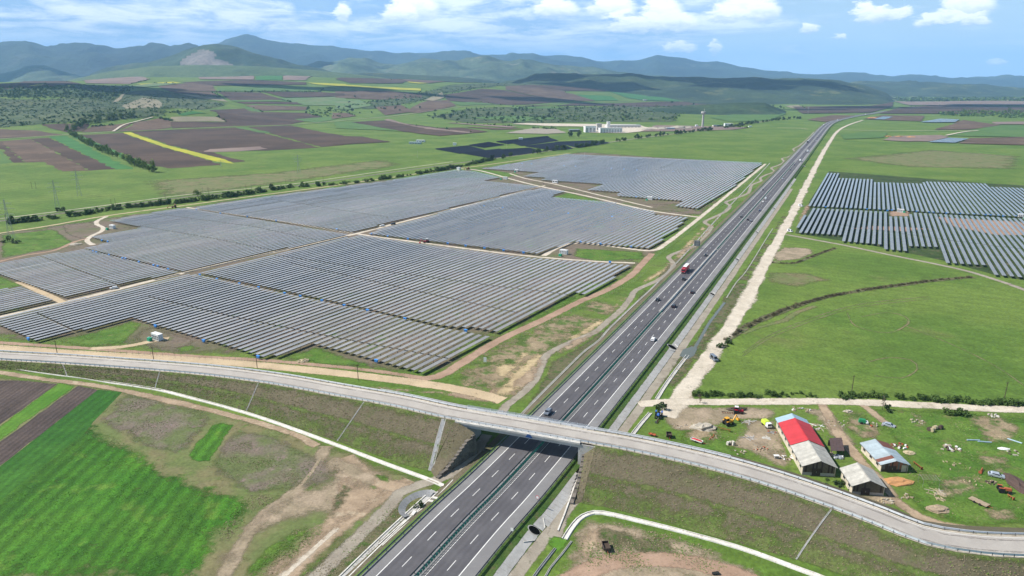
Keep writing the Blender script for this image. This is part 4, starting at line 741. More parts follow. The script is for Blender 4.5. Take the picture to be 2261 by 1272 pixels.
def bank(a, b, label):
    p = rseg(a, b); out = lambda f: (lambda q: f * (5.2 + SL * q[:, 2])); mid = lambda f: (lambda q: f * (5.2 + SL * q[:, 2] * .55)); mz = lambda q: -q[:, 2] * .55; bz = lambda q: -q[:, 2]
    o = loft('embankment', p, [(out(-1), bz), (mid(-1), mz), (-5.2, -0.03), (5.2, -0.03), (mid(1), mz), (out(1), bz)], 'embankment'); o['kind'] = 'structure'
    g1 = lambda d: (lambda q: 5.2 + SL * (q[:, 2] * .55 + d) + .02); g2 = lambda d: (lambda q: -(q[:, 2] * .55 + d) + 0.035)
    o = loft('berm_grass', p, [(g1(-.75), g2(-.75)), (g1(-.2), g2(-.2)), (g1(.25), g2(.25)), (g1(1.1), g2(1.1))], 'embankment_green', fade=[0, .8, .45, 0]); o['kind'] = 'structure'
    o = loft('shoulder_grass', p, [(4.6, 0.0), (5.3, 0.0), (5.3 + SL * .6, -.57), (5.3 + SL * 1.5, -1.42)], 'embankment_green', fade=[0.1, .75, .35, 0]); o['kind'] = 'structure'
    o = loft('toe_grass', p, [(lambda q: 5.2 + SL * q[:, 2] * .58, lambda q: -q[:, 2] * .58 + .03), (lambda q: 5.2 + SL * q[:, 2] * .78, lambda q: -q[:, 2] * .78 + .03), (lambda q: 5.2 + SL * q[:, 2] * 1.0, lambda q: -q[:, 2] + .03), (lambda q: 6.0 + SL * q[:, 2], lambda q: -q[:, 2] + .03)], 'embankment_green', fade=[0.1, .62, .7, 0]); o['kind'] = 'structure'
    return p
pl, pr = bank(0, rL - 1, 'l'), bank(rR + 1, RS[-1], 'r')
# bridge deck
t = thing('overpass_bridge', 'concrete road bridge crossing over the motorway with steel parapets', 'bridge')
pb = rseg(rL - 5, rR + 5)
loft('deck', pb, [(4.4, -.02), (5.7, .22), (5.7, -.45), (5.1, -.5), (-5.1, -.5), (-5.7, -.45), (-5.7, .22), (-4.4, -.02)], 'concrete', t)
loft('kerb', pb, [(4.35, 0.0), (4.36, .22), (5.68, .23)], 'concrete_white', t); loft('kerb', pb, [(-4.35, 0.0), (-4.36, .22), (-5.68, .23)], 'concrete_white', t)
for of in (-4.6, -1.6, 1.6, 4.6): loft('girder', pb, [(of + .55, -.3), (of + .5, -1.75), (of - .5, -1.75), (of - .55, -.3)], 'concrete', t)
for sgn, s in ((-1, rL), (1, rR)):
    i = int(np.argmin(abs(RS - s))); c = RC[i]; n = normals2(RC)[i]; h = math.atan2(n[1], n[0]) 
    ab = MB().box((0, 0, (c[2] - .4) / 2), (10.4, 1.4, c[2] - .4)); ab.build('abutment', 'concrete', t, (c[0], c[1], 0), h)
    for k in (-1, 1):      # wing walls going back into the bank
        MB().add([(k * 5.1, 0, 1.0), (k * 5.45, 0, 1.0), (k * 5.45, sgn * 6.5, c[2] - 1.4), (k * 5.1, sgn * 6.5, c[2] - 1.4), (k * 5.1, 0, c[2] - .3), (k * 5.45, 0, c[2] - .3), (k * 5.45, sgn * 6.5, c[2] - .3), (k * 5.1, sgn * 6.5, c[2] - .3)], [(0, 3, 2, 1), (4, 5, 6, 7), (0, 1, 5, 4), (1, 2, 6, 5), (2, 3, 7, 6), (3, 0, 4, 7)]).build('wing_wall', 'concrete', t, (c[0], c[1], 0), h)
for sd in (-1, 1):         # parapets: handrail, middle bars and posts
    loft('handrail', pb, [(sd * 5.35, 1.25), (sd * 5.45, 1.28), (sd * 5.45, 1.36), (sd * 5.35, 1.38)], 'rail_steel', t)
    for zz in (.5, .75, 1.0): loft('parapet_bar', pb, [(sd * 5.40, zz), (sd * 5.42, zz + .05)], 'rail_steel', t)
    N = normals2(pb)
    for i in range(0, len(pb), 1): MB().box((0, 0, .75), (.14, .14, 1.2)).build('parapet_post', 'rail_steel', t, (pb[i, 0] + N[i, 0] * sd * 5.4, pb[i, 1] + N[i, 1] * sd * 5.4, pb[i, 2] + .1), math.atan2(N[i, 1], N[i, 0]))
guardrail('steel guardrail along the near side of the overpass road', RC, 4.55, post_step=2.6, side=-1, maxposts=165)
guardrail('steel guardrail along the far side of the overpass road', RC, -4.55, post_step=4.0, side=1, maxposts=80)
a = rd_at(830, 873); b = rd_at(1600, 1026)
o = thing('footway_rail', 'second pale rail line on the far side of the overpass road', 'railing'); loft('rail_beam', rseg(a, b), [(-5.5, .7), (-5.55, .8), (-5.5, .95), (-5.42, .8)], 'rail_steel', o); loft('rail_beam', rseg(a, b), [(-5.5, .25), (-5.55, .32), (-5.5, .4)], 'rail_steel', o)
# stepped retaining walls of dark stone courses beside the abutments
def wall_line(pts, n): P = smooth_path([G(*p) for p in pts], 1.0); S = np.linspace(0, len(P) - 1, n + 1); return np.array([[np.interp(q, np.arange(len(P)), P[:, 0]), np.interp(q, np.arange(len(P)), P[:, 1])] for q in S])
def step_wall(label, pts, n, hmax, back):
    t = thing('retaining_wall', label, 'stone wall'); A = wall_line(pts, n)
    for k in range(n):
        c = (A[k] + A[k + 1]) / 2; d = A[k + 1] - A[k]; L = np.hypot(*d); h = math.atan2(-d[0], d[1]); nb = np.array([d[1], -d[0]]) / L * back
        for r in range(max(1, int(round(hmax * (1 - (k + .3) / n) / .62)))):
            p = c + nb * (.10 * r + random.uniform(-.05, .05)); o = link('stone_course', COURSE, t, (p[0], p[1], r * .62 + .31), h + random.uniform(-.03, .03)); o.scale = (1, L / 1.9 * random.uniform(.97, 1.02), 1)
    return A, nb
COURSE = MB().box((0, 0, 0), (1.1, 1.9, .6)).data('stone_course', 'rock')
WL = [(1053, 999), (1030, 1014), (1000, 1034), (965, 1057)]; WR = [(1284, 1031), (1279, 1058), (1272, 1085), (1262, 1114)]
wl = step_wall('dark stepped stone retaining wall left of the motorway beside the bridge abutment', WL, 13, 7.2, 1); wr = step_wall('row of rough stone blocks at the embankment foot right of the motorway', WR, 10, 5.5, -1)
def bank_end(c, W, hmax):
    A, nb = W; n = len(A) - 1; i = int(np.argmin(np.hypot(RC[:, 0] - c[0], RC[:, 1] - c[1]))); N = normals2(RC)[i]; m = n + 1
    B = [(c[0] + N[0] * (5.2 + SL * c[2] * f), c[1] + N[1] * (5.2 + SL * c[2] * f), c[2] * (1 - f)) for f in np.linspace(0, 1, m)]
    V = [(A[k][0] + nb[0] * .9, A[k][1] + nb[1] * .9, max(.05, hmax * (1 - k / n) - .15)) for k in range(m)] + B
    o = mesh_obj('embankment', V, [(k, k + 1, m + k + 1, m + k) for k in range(n)], 'embankment'); o['kind'] = 'structure'
bank_end(pl[-1], wl, 7.4); bank_end(pr[0], wr, 6.2)
# white toe channels and slope chutes
def channel(label, pts, w=1.5, kw=.3, name='drain_channel', z0=0.05, wall=.28, mat='concrete_white'):
    path = smooth_path([G(*p) for p in pts], 3.0); t = thing(name, label, 'drain channel')
    loft('channel_bed', path, [(-w / 2, z0 + .02), (0, z0), (w / 2, z0 + .02)], 'concrete_white' if wall >= .28 else 'concrete', t)
    for sd in (-1, 1): loft('channel_kerb', path, [(sd * w / 2, z0 - .05), (sd * w / 2, z0 + wall), (sd * (w / 2 + kw), z0 + wall), (sd * (w / 2 + kw * 1.5), z0 - .05)], mat, t, ragged=kw * .3)
    return t
channel('white concrete drain channel along the embankment foot left of the bridge', [(-150, 790), (0, 810), (113, 825.5), (177, 834), (259, 847), (348, 861), (440, 884), (545, 913), (640, 945), (745, 984), (850, 1024), (943, 1058), (978, 1073)], 1.0, .22)
channel('white concrete drain channel curving along the embankment foot right of the bridge', [(1246, 1192), (1258, 1172), (1277, 1148), (1300, 1135), (1332, 1133), (1416, 1152), (1500, 1173), (1635, 1211), (1760, 1256), (1830, 1282), (1900, 1312)], 1.15, .24)
channel('open concrete drain beside the motorway at bottom left, south of the overpass', [(960, 1085), (905, 1135), (840, 1196), (762, 1272), (690, 1345)], 2.0, .35, wall=.25)
channel('white drain channel along the west side of the motorway north of the overpass', [(1145, 922), (1185, 880), (1240, 825), (1288, 778), (1322, 752), (1347, 724), (1400, 673), (1440, 636), (1475, 600), (1520, 553), (1590, 476), (1640, 425), (1700, 360)], .7, .16, wall=.15, mat='concrete')
channel('narrow concrete drain along the east dirt road beside the reeds', [(1450, 882), (1470, 850), (1495, 815), (1518, 785)], 1.2, .2, wall=.26); channel('narrow concrete drain next to the parked blue tractor', [(1392, 966), (1412, 940), (1436, 912)], 1.2, .18, wall=.26)
channel('pale thin drain line east of the motorway below the red truck', [(1604, 658), (1625, 625), (1650, 595), (1690, 530), (1706, 505)], .35, .1, wall=.12, mat='concrete')
def rd_pt(sv, off):
    N = normals2(RC); x, y, z = (np.interp(sv, RS, RC[:, q]) for q in range(3)); nx, ny = np.interp(sv, RS, N[:, 0]), np.interp(sv, RS, N[:, 1])
    return x + nx * off, y + ny * off, z
def chute(label, top, bot, ztop, w=.8):
    s0 = rd_at(*top); B = np.array(G(*bot)); s1 = RS[int(np.argmin(np.hypot(RC[:, 0] - B[0], RC[:, 1] - B[1])))]; path = []
    for k in range(13):
        f = k / 12; sv = s0 + (s1 - s0) * f; z = np.interp(sv, RS, RC[:, 2]); x, y, _ = rd_pt(sv, 5.25 + SL * z * f); path.append((x, y, z * (1 - f) - .02))
    path = np.array(path); t = thing('slope_chute', label, 'drain chute'); loft('chute_bed', path, [(-w / 2, .06), (w / 2, .06)], 'concrete_grey', t)
    for sd in (-1, 1): loft('chute_wall', path, [(sd * w / 2, .0), (sd * w / 2, .14), (sd * (w / 2 + (.16 if w > 1 else .06)), .14), (sd * (w / 2 + (.2 if w > 1 else .08)), .0)], 'concrete', t)
chute('narrow concrete chute down the left embankment, furthest left', (166, 803), (156, 825), 2.5, .25); chute('narrow concrete chute down the left embankment, second from left', (370, 822), (348, 859), 3.9, .25); chute('narrow concrete chute down the left embankment, third from left', (586, 850), (547, 907), 5.6, .25)
chute('narrow concrete chute down the left embankment, nearest the wide double chute', (810, 890), (745, 980), 7.6, .25); chute('wide double-walled concrete chute down the slope beside the bridge', (1003, 931), (944, 1056), 8.4, 1.3); chute('narrow concrete chute down the right embankment', (1834, 1133), (1766, 1255), 7.8, .3)
# culverts: sloped concrete headwall, cut pipe and wings
def culvert(label, s, r=1.3, off=17.9, wing=2.6, flip=1):
    x, y, h = hw(s, off); t = thing('culvert', label, 'culvert', (x, y, 0), h); n = 22; P = []; Q = []; Bk = []
    sx = lambda z: 1.55 - z / .4
    for i in range(n):
        q = 2 * math.pi * i / n; c, sn = math.cos(q), math.sin(q); zr = .5 * min(r, 1.9)
        z1, z2 = zr * (1 + sn) + .02, zr * (1 + 1.14 * sn) + .08
        P.append((sx(z1) + .15, r * c, z1 + .1)); Q.append((sx(max(z2, .05)) + .2, r * 1.12 * c, max(z2, .05) + .08)); Bk.append((sx(z1) - .9, r * c * .9, z1 * .55 - .4))
    MB().add(P + Q, [(i, (i + 1) % n, n + (i + 1) % n, n + i) for i in range(n)]).build('pipe_rim', 'concrete', t)
    MB().add(P + Bk, [(i, (i + 1) % n, n + (i + 1) % n, n + i) for i in range(n)] + [tuple(range(n, 2 * n))]).build('pipe', 'hole_shade', t)
    MB().add([(p[0] + .01, p[1], p[2] - .03) for p in P], [tuple(range(n))]).build('mouth_shade', 'hole_shade', t)  # black face painted as the shaded inside of the pipe
    for sd in (-1, 1):
        y0, y1 = sd * r * 1.2, sd * (r * 1.2 + wing)
        V = [(1.75, y0, .12), (1.75, y0 + sd * wing * .35, .12), (-.3, y1, .85), (-1.2, y1, 1.22), (-1.3, y0, 1.26)]
        MB().add(V, [(0, 1, 2, 3, 4) if sd > 0 else (4, 3, 2, 1, 0)]).build('wing_slab', 'concrete', t)
        MB().bar((1.8, y0 + sd * wing * .35, .2), (-.3, y1, .92), .28).build('wing_kerb', 'concrete_white', t)
    return t
S_ = lambda px, py: hw_at(px, py, 0)[0]
for (px, py), r, lb in [((1495, 772), 1.7, 'concrete culvert mouth opening onto the green pool by the dirt road'), ((1575, 652), 1.15, 'concrete culvert mouth east of the motorway, level with the grey cars below the truck'), ((1630, 575), 1.1, 'concrete culvert mouth east of the motorway, level with the concrete median wall end'), ((1680, 515), 1.1, 'concrete culvert mouth east of the motorway, nearest the west corner of the right solar field'), ((1718, 462), 1.3, 'concrete culvert mouth east of the motorway beside the upper right solar rows'), ((1750, 408), 1.3, 'small far concrete culvert mouth beside the upper left corner of the right solar field'), ((1779, 368), 1.3, 'furthest small concrete culvert mouth east of the motorway')]: culvert(lb, S_(px, py), r)
t = culvert('large concrete culvert mouth south of the overpass with wide sloping slabs', S_(1192, 1180), 1.35, 17.9, 4.6)
# long triangular paved slope up to the overpass, slab by slab
t = thing('slope_paving', 'triangular grey concrete slab paving tapering towards the bridge south of the overpass', 'slope paving')
for k in range(15):
    s = S_(1205, 1165) + 1.5 + k * 1.9; wd = 6.4 * (1 - k / 16); x, y, h = hw(s, 16.6 + wd / 2)
    o = MB().box((0, 0, 0), (wd, 1.85, .12)).build('paving_slab', 'concrete', t, (x, y, 1.1 - .16 * wd + .02), h); o.rotation_euler = (0, .32, h)
ax = np.array([[*hw(S_(1205, 1165) + k * 2)[:2], 0] for k in range(16)])
loft('slope_kerb', ax, [(lambda q: 16.7 + 6.6 * (1 - np.arange(len(q)) / len(q)), .1), (lambda q: 16.7 + 6.6 * (1 - np.arange(len(q)) / len(q)), .4), (lambda q: 17.1 + 6.6 * (1 - np.arange(len(q)) / len(q)), .4), (lambda q: 17.15 + 6.6 * (1 - np.arange(len(q)) / len(q)), .1)], 'concrete_white', t)
# catch basin west of the motorway
t = thing('catch_basin', 'curved grey concrete catch basin left of the motorway below the overpass', 'catch basin')
bc = G(928, 1118); rot = hw(hw_at(928, 1118, 0)[0])[2]; N_ = 14
for k in range(N_):
    q0, q1 = math.pi * (.5 + k / N_), math.pi * (.5 + (k + 1) / N_ - .002)
    f = lambda q, r1, z: (r1 * math.cos(q) * 1.0, r1 * 1.35 * math.sin(q), z)
    MB().add([f(q0, 5.8, 1.0), f(q1, 5.8, 1.0), f(q1, 3.9, .06), f(q0, 3.9, .06)], [(0, 1, 2, 3)]).build('basin_slab', 'concrete_grey', t, (*bc, 0), rot)
MB().box((.6, -4.3, .3), (1.0, 2.2, .5), .2).build('weir_step', 'concrete_white', t, (*bc, 0), rot); MB().box((1.6, 3.2, .35), (1.6, 1.0, .5), .2).build('weir_step', 'concrete_white', t, (*bc, 0), rot); MB().box((2.0, 5.0, .45), (1.6, 1.0, .6), .2).build('weir_step', 'concrete_white', t, (*bc, 0), rot)
channel('white sloping drain edge between the catch basin and the motorway', [(1004, 1062), (975, 1092), (945, 1120), (915, 1140), (880, 1168), (840, 1205)], .9)
sheet('stream_water', [(1500, 786), (1508, 772), (1528, 765), (1540, 770), (1532, 786), (1518, 794)], 'water', 0.05); ribbon('stream_water', [(1530, 775), (1548, 745), (1565, 715), (1585, 688), (1600, 668)], 1.3, 'water', 0.045, soft=.2)
sheet('bog_plants', [(1210, 1186), (1225, 1182), (1262, 1192), (1240, 1216), (1228, 1225), (1205, 1200)], 'crop_lime', 0.05, soft=1.2)
channel('dark concrete drain edge leading away from the large culvert', [(1226, 1212), (1200, 1245), (1178, 1275), (1150, 1320)], .35, .15, wall=.3, mat='concrete_grey'); channel('thin pale drain edge right of the large culvert outlet', [(1262, 1196), (1240, 1225), (1215, 1255), (1190, 1300)], .25, .1, wall=.25, mat='concrete')
# ------------------------------------------------------------------ solar park: tracker rows
TILT_PV, PITCH, PVW, PVZ = R(1), 4.35, 2.38, 1.75
K6 = lambda ox, oy, k, pts: [(ox + x / k, oy + y / k) for x, y in pts]
BLOCKS = [
 ('nearest block by the service road', 32.3, [(-25, 706), (0, 700), (163, 663), (405, 607), (428, 605), (626, 647), (813, 686), (965, 722), (1045, 736), (1082, 743), (928.5, 821), (800, 786), (695, 759), (588, 790), (518, 767), (453, 749), (400, 733), (340, 716), (295, 701.5), (78, 751), (42, 735), (16, 724)], [[(80, 690), (185, 740), (320, 770)], [(330, 655), (520, 700), (740, 745), (1010, 795)]], 1),
 ('large middle block', 32.3, [(440, 602), (640, 644), (820, 683), (975, 718), (1018, 722.5), (1036, 720), (1108, 734), (1271, 645), (1291, 650), (1399, 586), (1311, 579), (1163, 568.5), (977, 545), (797, 519), (753, 526), (630, 556)], [[(600, 562), (860, 600), (1100, 632), (1300, 655)], [(640, 580), (1000, 660), (1140, 690)]], 1),
 ('left block by the white car', 32.6, [(-45, 590), (0, 605), (141.5, 654), (394, 600), (183, 549), (0, 581)], [[(75, 560), (270, 632)]], 1),
 ('small block at the left edge', 32.6, [(-60, 650), (0, 639), (45, 632), (118, 661), (0, 688), (-60, 702)], [], 1),
 ('left block behind the first blue line', 33.2, [(186, 547.5), (405, 599), (768, 517), (417, 460), (388, 460), (240, 486.5), (316, 501.5), (201, 522.5), (244, 534)], [[(200, 480), (480, 528), (640, 560)], [(330, 470), (560, 500), (700, 530)]], 1),
 ('block beside the railway hedge', 33.8, [(424, 459), (775, 511.5), (1000, 457), (1188, 411), (1066, 398.5), (1104, 391), (1048, 378), (1004, 375), (868, 395.5), (820, 403), (679, 422), (552, 438)], [[(600, 440), (860, 480)], [(820, 405), (1040, 425), (1130, 425)]], 1),
 ('block with stepped corners', 31.0, [(808, 515), (1190, 560), (1264, 533), (1431, 547.5), (1501, 504), (1490, 501), (1523, 480), (1441, 474), (1448, 467), (1360, 451), (1368, 448), (1213, 434), (1251, 422.5), (1192, 414.5), (1000, 462)], [[(1054, 452), (1250, 470), (1420, 488)], [(1000, 480), (1134, 500), (1330, 522)]], 1),
 ('far block against the meadow', 28.6, [(1064, 372), (1188, 380), (1153, 389), (1207, 392), (1194, 397), (1331, 406), (1296, 419), (1369, 424), (1360, 432), (1506, 443), (1487, 454), (1538, 460), (1618, 413), (1659, 379), (1685, 359), (1480, 350), (1252, 340)], [[(1150, 360), (1400, 372), (1631, 386)], [(1190, 382), (1400, 392), (1560, 405)]], 1),
 ('upper strip of the right field', 27.2, [(1780, 454.5), (1787, 438), (1803, 414), (1813, 396), (1827, 381.5), (1857.6, 382.7), (1854, 393), (1932, 396), (1930, 402), (2038, 405.5), (2039.5, 400.5), (2178, 405.5), (2187, 412.5), (2261, 415), (2340, 418), (2340, 482), (2261, 478.5), (2103, 471), (1981, 464)], [[(1825, 430.6), (2040, 438), (2340, 453)]], 1),
 ('lower strip of the right field', 27.6, [(1756, 513), (1768, 488), (1790, 459), (1959, 467.5), (1964, 478), (2009, 478), (2011, 469), (2261, 483), (2340, 487), (2340, 620), (2261, 612.5), (2198, 606.5), (2187, 586), (2088, 580), (2080, 545.5), (2003, 543), (2000, 554), (1945, 549), (1943, 539.5), (1857, 532), (1857.6, 519)], [[(1800, 488), (2093, 530), (2340, 560)]], 1)]
def ordinal(n): return f"{n}{'th' if 10 <= n % 100 <= 20 else {1: 'st', 2: 'nd', 3: 'rd'}.get(n % 10, 'th')}"
ROWS = []
for bname, azd, poly, cuts, _ in BLOCKS:
    a_ = R(azd); ed = np.array([math.sin(a_), math.cos(a_)]); eb = np.array([math.cos(a_), -math.sin(a_)])
    W_ = [np.array(G(x, y, PVZ)) for x, y in poly]; Q = [(w_ @ eb, w_ @ ed) for w_ in W_]
    cl = [[(np.array(G(x, y, PVZ)) @ eb, np.array(G(x, y, PVZ)) @ ed) for x, y in c] for c in cuts]
    b0, b1 = min(q[0] for q in Q), max(q[0] for q in Q)
    bs = np.arange(b1 - 1.3, b0 + .6, -PITCH)
    for k, b in enumerate(bs):
        xs = []
        for i in range(len(Q)):
            (p, q), (r_, s_) = Q[i], Q[(i + 1) % len(Q)]
            if (p > b) != (r_ > b): xs.append(q + (s_ - q) * (b - p) / (r_ - p))
        xs.sort()
        for j in range(0, len(xs) - 1, 2):
            a0, a1 = xs[j], xs[j + 1]
            if a1 - a0 < 7: continue
            cc_ = []
            for c in cl:
                c2 = sorted(c)
                if c2[0][0] <= b <= c2[-1][0]:
                    q = np.interp(b, [u[0] for u in c2], [u[1] for u in c2])
                    if a0 + 6 < q < a1 - 6: cc_.append(q)
            ends = [a0] + sorted(cc_) + [a1]
            segs = [(ends[i] + (.45 if i else 0), ends[i + 1] - (.45 if i < len(ends) - 2 else 0)) for i in range(len(ends) - 1)]
            segs2 = []
            for s0, s1 in segs:               # tables of at most about 60 m
                n_ = max(1, int((s1 - s0) / 62)); L = (s1 - s0) / n_
                segs2 += [(s0 + L * i + (.2 if i else 0), s0 + L * (i + 1)) for i in range(n_)]
            A = ed * a0 + eb * b; B = ed * a1 + eb * b
            pa, pb_ = project(*A, PVZ), project(*B, PVZ)
            vis = not (max(pa[0], pb_[0]) < -40 or min(pa[0], pb_[0]) > 2300)
            dm = np.hypot(*((A + B) / 2))
            ROWS.append(dict(b=b, segs=segs2, a0=a0, a1=a1, ed=ed, eb=eb, az=a_, name=bname, k=k, j=j // 2, size=np.hypot(pa[0] - pb_[0], pa[1] - pb_[1]) * 1507 * PVW / dm if vis else 0))
order = sorted(range(len(ROWS)), key=lambda i: -ROWS[i]['size']); single = set(order[:300])
ca, sa = math.cos(TILT_PV), math.sin(TILT_PV)
_h = PVW / 2
unit = MB(); unit.add([(-_h * ca, 0, -_h * sa), (_h * ca, 0, _h * sa), (_h * ca, 1, _h * sa), (-_h * ca, 1, -_h * sa), (-_h * ca + .01, 0, -_h * sa - .05), (_h * ca + .01, 0, _h * sa - .05), (_h * ca + .01, 1, _h * sa - .05), (-_h * ca + .01, 1, -_h * sa - .05)], [(0, 1, 2, 3), (7, 6, 5, 4), (0, 4, 5, 1), (1, 5, 6, 2), (2, 6, 7, 3), (3, 7, 4, 0)])
unit.m = [0, 1, 1, 1, 1, 1]
U_ME = unit.data('panel_table', ['pv_glass', 'steel_dull'])
TUBE = MB().add([(-.07, 0, -.2), (.07, 0, -.2), (.07, 0, -.06), (-.07, 0, -.06), (-.07, 1, -.2), (.07, 1, -.2), (.07, 1, -.06), (-.07, 1, -.06)], [(0, 1, 2, 3), (7, 6, 5, 4), (0, 4, 5, 1), (1, 5, 6, 2), (3, 2, 6, 7), (0, 3, 7, 4)]).data('torque_tube', 'steel_dull')
POSTS = {}
def posts(n):
    if n not in POSTS:
        m = MB()
        for i in range(n): m.box((0, .8 + i * 7.0, PVZ / 2 - .06), (.12, .16, PVZ - .12))
        POSTS[n] = m.data('support_posts', 'steel_dull')
    return POSTS[n]
seen = {}
for i in order:
    r = ROWS[i]
    if i in single: seen.setdefault(r['name'], []).append(i)
for nm, ids in seen.items():
    ids.sort(key=lambda i: (-ROWS[i]['b'], ROWS[i]['a0']))
    for n_, i in enumerate(ids):
        r = ROWS[i]; o_ = r['ed'] * r['a0'] + r['eb'] * r['b']
        t = thing('solar_row', f"solar panel row, {ordinal(n_ + 1)} from right in {nm}", 'solar row', (*o_, 0), -r['az'], 'solar tracker rows')
        for s0, s1 in r['segs']:
            o = link('panel_table', U_ME, t, (0, s0 - r['a0'], PVZ)); o.scale.y = s1 - s0; o.rotation_euler.y = random.gauss(0, .018)
        o = link('torque_tube', TUBE, t, (0, 0, PVZ)); o.scale.y = r['a1'] - r['a0']
        o = link('support_posts', posts(max(2, int((r['a1'] - r['a0'] - 1) / 7) + 1)), t); o['kind'] = 'stuff'
fm = MB()
for i in order[300:]:
    r = ROWS[i]; ed, eb = r['ed'], r['eb']
    for s0, s1 in r['segs']:
        tl = TILT_PV + random.gauss(0, .018); c2, s2 = math.cos(tl) * _h, math.sin(tl) * _h
        P = []
        for (o1, z1) in ((-c2, -s2), (c2, s2)):
            for a in (s0, s1): q = ed * a + eb * (r['b'] + o1); P.append((q[0], q[1], PVZ + z1))
        fm.add([P[0], P[2], P[3], P[1]] + [(x, y, z - .05) for x, y, z in (P[0], P[2], P[3], P[1])], [(0, 1, 2, 3), (7, 6, 5, 4), (0, 4, 5, 1), (1, 5, 6, 2), (2, 6, 7, 3), (3, 7, 4, 0)])
    for s0 in np.arange(r['a0'] + .8, r['a1'], 14): q = ed * s0 + eb * r['b']; fm.box((q[0], q[1], PVZ / 2 - .05), (.14, .14, PVZ - .1), -r['az'])
if fm.v: tag(fm.build('distant_solar_rows', 'pv_glass'), 'remaining grey solar panel rows of the park, further off', 'solar rows', None, 'stuff')
# blue inverter cabinets at row ends
INV = K6(400, 560, 4.2405, [(175, 200), (335, 240), (545, 285), (725, 320), (968, 373), (1115, 400), (1318, 443), (1527, 488), (1745, 533), (210, 818), (720, 968)]) + K6(800, 560, 4.2405, [(50, 535), (400, 612), (968, 722), (130, 1005)]) + K6(0, 560, 4.2405, [(265, 800), (1455, 680)]) \
 + K6(0, 400, 5.383, [(1105, 838), (1145, 848), (1295, 878), (1455, 918), (1490, 923), (1650, 963), (1825, 1003), (1875, 1013), (2000, 1048), (1210, 706), (1280, 720)]) + K6(400, 370, 5.383, [(180, 500), (465, 545), (785, 583), (1130, 633), (1850, 733)]) + K6(740, 420, 2.958, [(237, 286), (343, 301), (475, 318), (735, 348), (852, 363), (975, 378), (1100, 393), (1230, 408), (1605, 338), (1733, 351), (1932, 370), (1795, 470)]) \
 + K6(1000, 330, 3.14, [(480, 97), (545, 100), (770, 114), (850, 117), (1100, 132), (1185, 137), (1275, 142), (1525, 152), (1705, 162), (1815, 167), (215, 393), (345, 405), (550, 423), (800, 443), (1105, 468), (1270, 330), (1430, 342)]) + K6(1720, 360, 4.179, [(430, 406), (625, 411), (660, 413), (810, 426), (930, 430), (1000, 440), (1042, 435), (1270, 447), (1385, 456), (1425, 457), (1545, 462), (1670, 468), (1800, 473), (1905, 478), (1950, 481), (2025, 484), (2068, 490), (2185, 490)])
pi = thing('inverter_cabinet', None, 'inverter', (0, 0, 0), 0, 'blue inverter cabinets')
k1 = MB().box((0, 0, 1.15), (1.7, .6, 1.0)).build('cabinet', 'blue_box', pi); k2 = MB().box((0, -.05, 1.75), (2.0, 1.0, .08), rx=.15).build('canopy', 'blue_box', pi); k3 = MB().box((-.7, 0, .35), (.1, .4, .7)).build('leg', 'steel', pi); k4 = MB().box((.7, 0, .35), (.1, .4, .7)).build('leg', 'steel', pi)
proto(pi, [k1, k2, k3, k4])
zones = [(0, 'in the far left inverter line'), (440, 'in the inverter line left of the central block'), (1130, 'around the central blocks'), (1730, 'near the motorway side'), (9999, 'in the right field')]
def zone(px, py):
    if px > 1750: return 'on the track of the right field'
    if py < 400: return 'in the far block against the meadow'
    if px < 420 and py > 660: return 'at the front ends of the left rows'
    if px < 420: return 'on the cross track left of the central track'
    if py > 735: return 'at the front ends of the nearest rows'
    if 425 < px < 1040 and py > 595: return 'on the line between the nearest blocks'
    if px < 770: return 'on the track left of the crossroads'
    return 'on the track right of the crossroads'
cnt = {}; INV.sort()
for n_, (px, py) in enumerate(INV):
    X, Y = G(px, py, 1.1); zn = zone(px, py); cnt[zn] = cnt.get(zn, 0) + 1
    lb = f"small blue inverter cabinet, {ordinal(cnt[zn])} from left {zn}"
    if n_ == 0: pi.location = (X, Y, 0); pi.rotation_euler.z = R(-32); pi['label'] = lb
    else: dup(pi, (X, Y, 0), R(-32), lb)
# transformer stations: white container with louvred bays and a green box
ps = thing('transformer_station', 'white transformer container behind the service road, nearest of all', 'transformer', (0, 0, 0), 0, 'white transformer stations')
ks = [MB().box((0, 0, .2), (6.4, 2.9, .4)).build('plinth', 'concrete', ps), MB().box((0, 0, 1.85), (6.0, 2.45, 2.9)).build('housing', 'white_paint', ps), MB().box((0, 0, 3.36), (6.2, 2.65, .14)).build('roof', 'white_paint', ps)]
for k in range(4):
    ks.append(MB().box((-2.2 + k * 1.45, -1.27, 2.2), (1.0, .06, .8)).build('louvre', 'steel_dull', ps)); ks.append(MB().box((-2.2 + k * 1.45, -1.27, 1.05), (1.0, .06, 1.0)).build('door', 'steel', ps))
proto(ps, ks)
pg = thing('green_tank', 'green oil tank beside the nearest white transformer container', 'tank', (0, 0, 0), 0, 'green tanks at the transformers')
kg = [MB().box((0, 0, .95), (2.2, 1.6, 1.7)).build('tank_body', 'green_box', pg), MB().box((0, 0, .06), (2.5, 1.9, .12)).build('plinth', 'concrete', pg), MB().box((-1.2, .2, 1.1), (.25, 1.2, 1.6)).build('end_panel', 'white_paint', pg)]
proto(pg, kg)
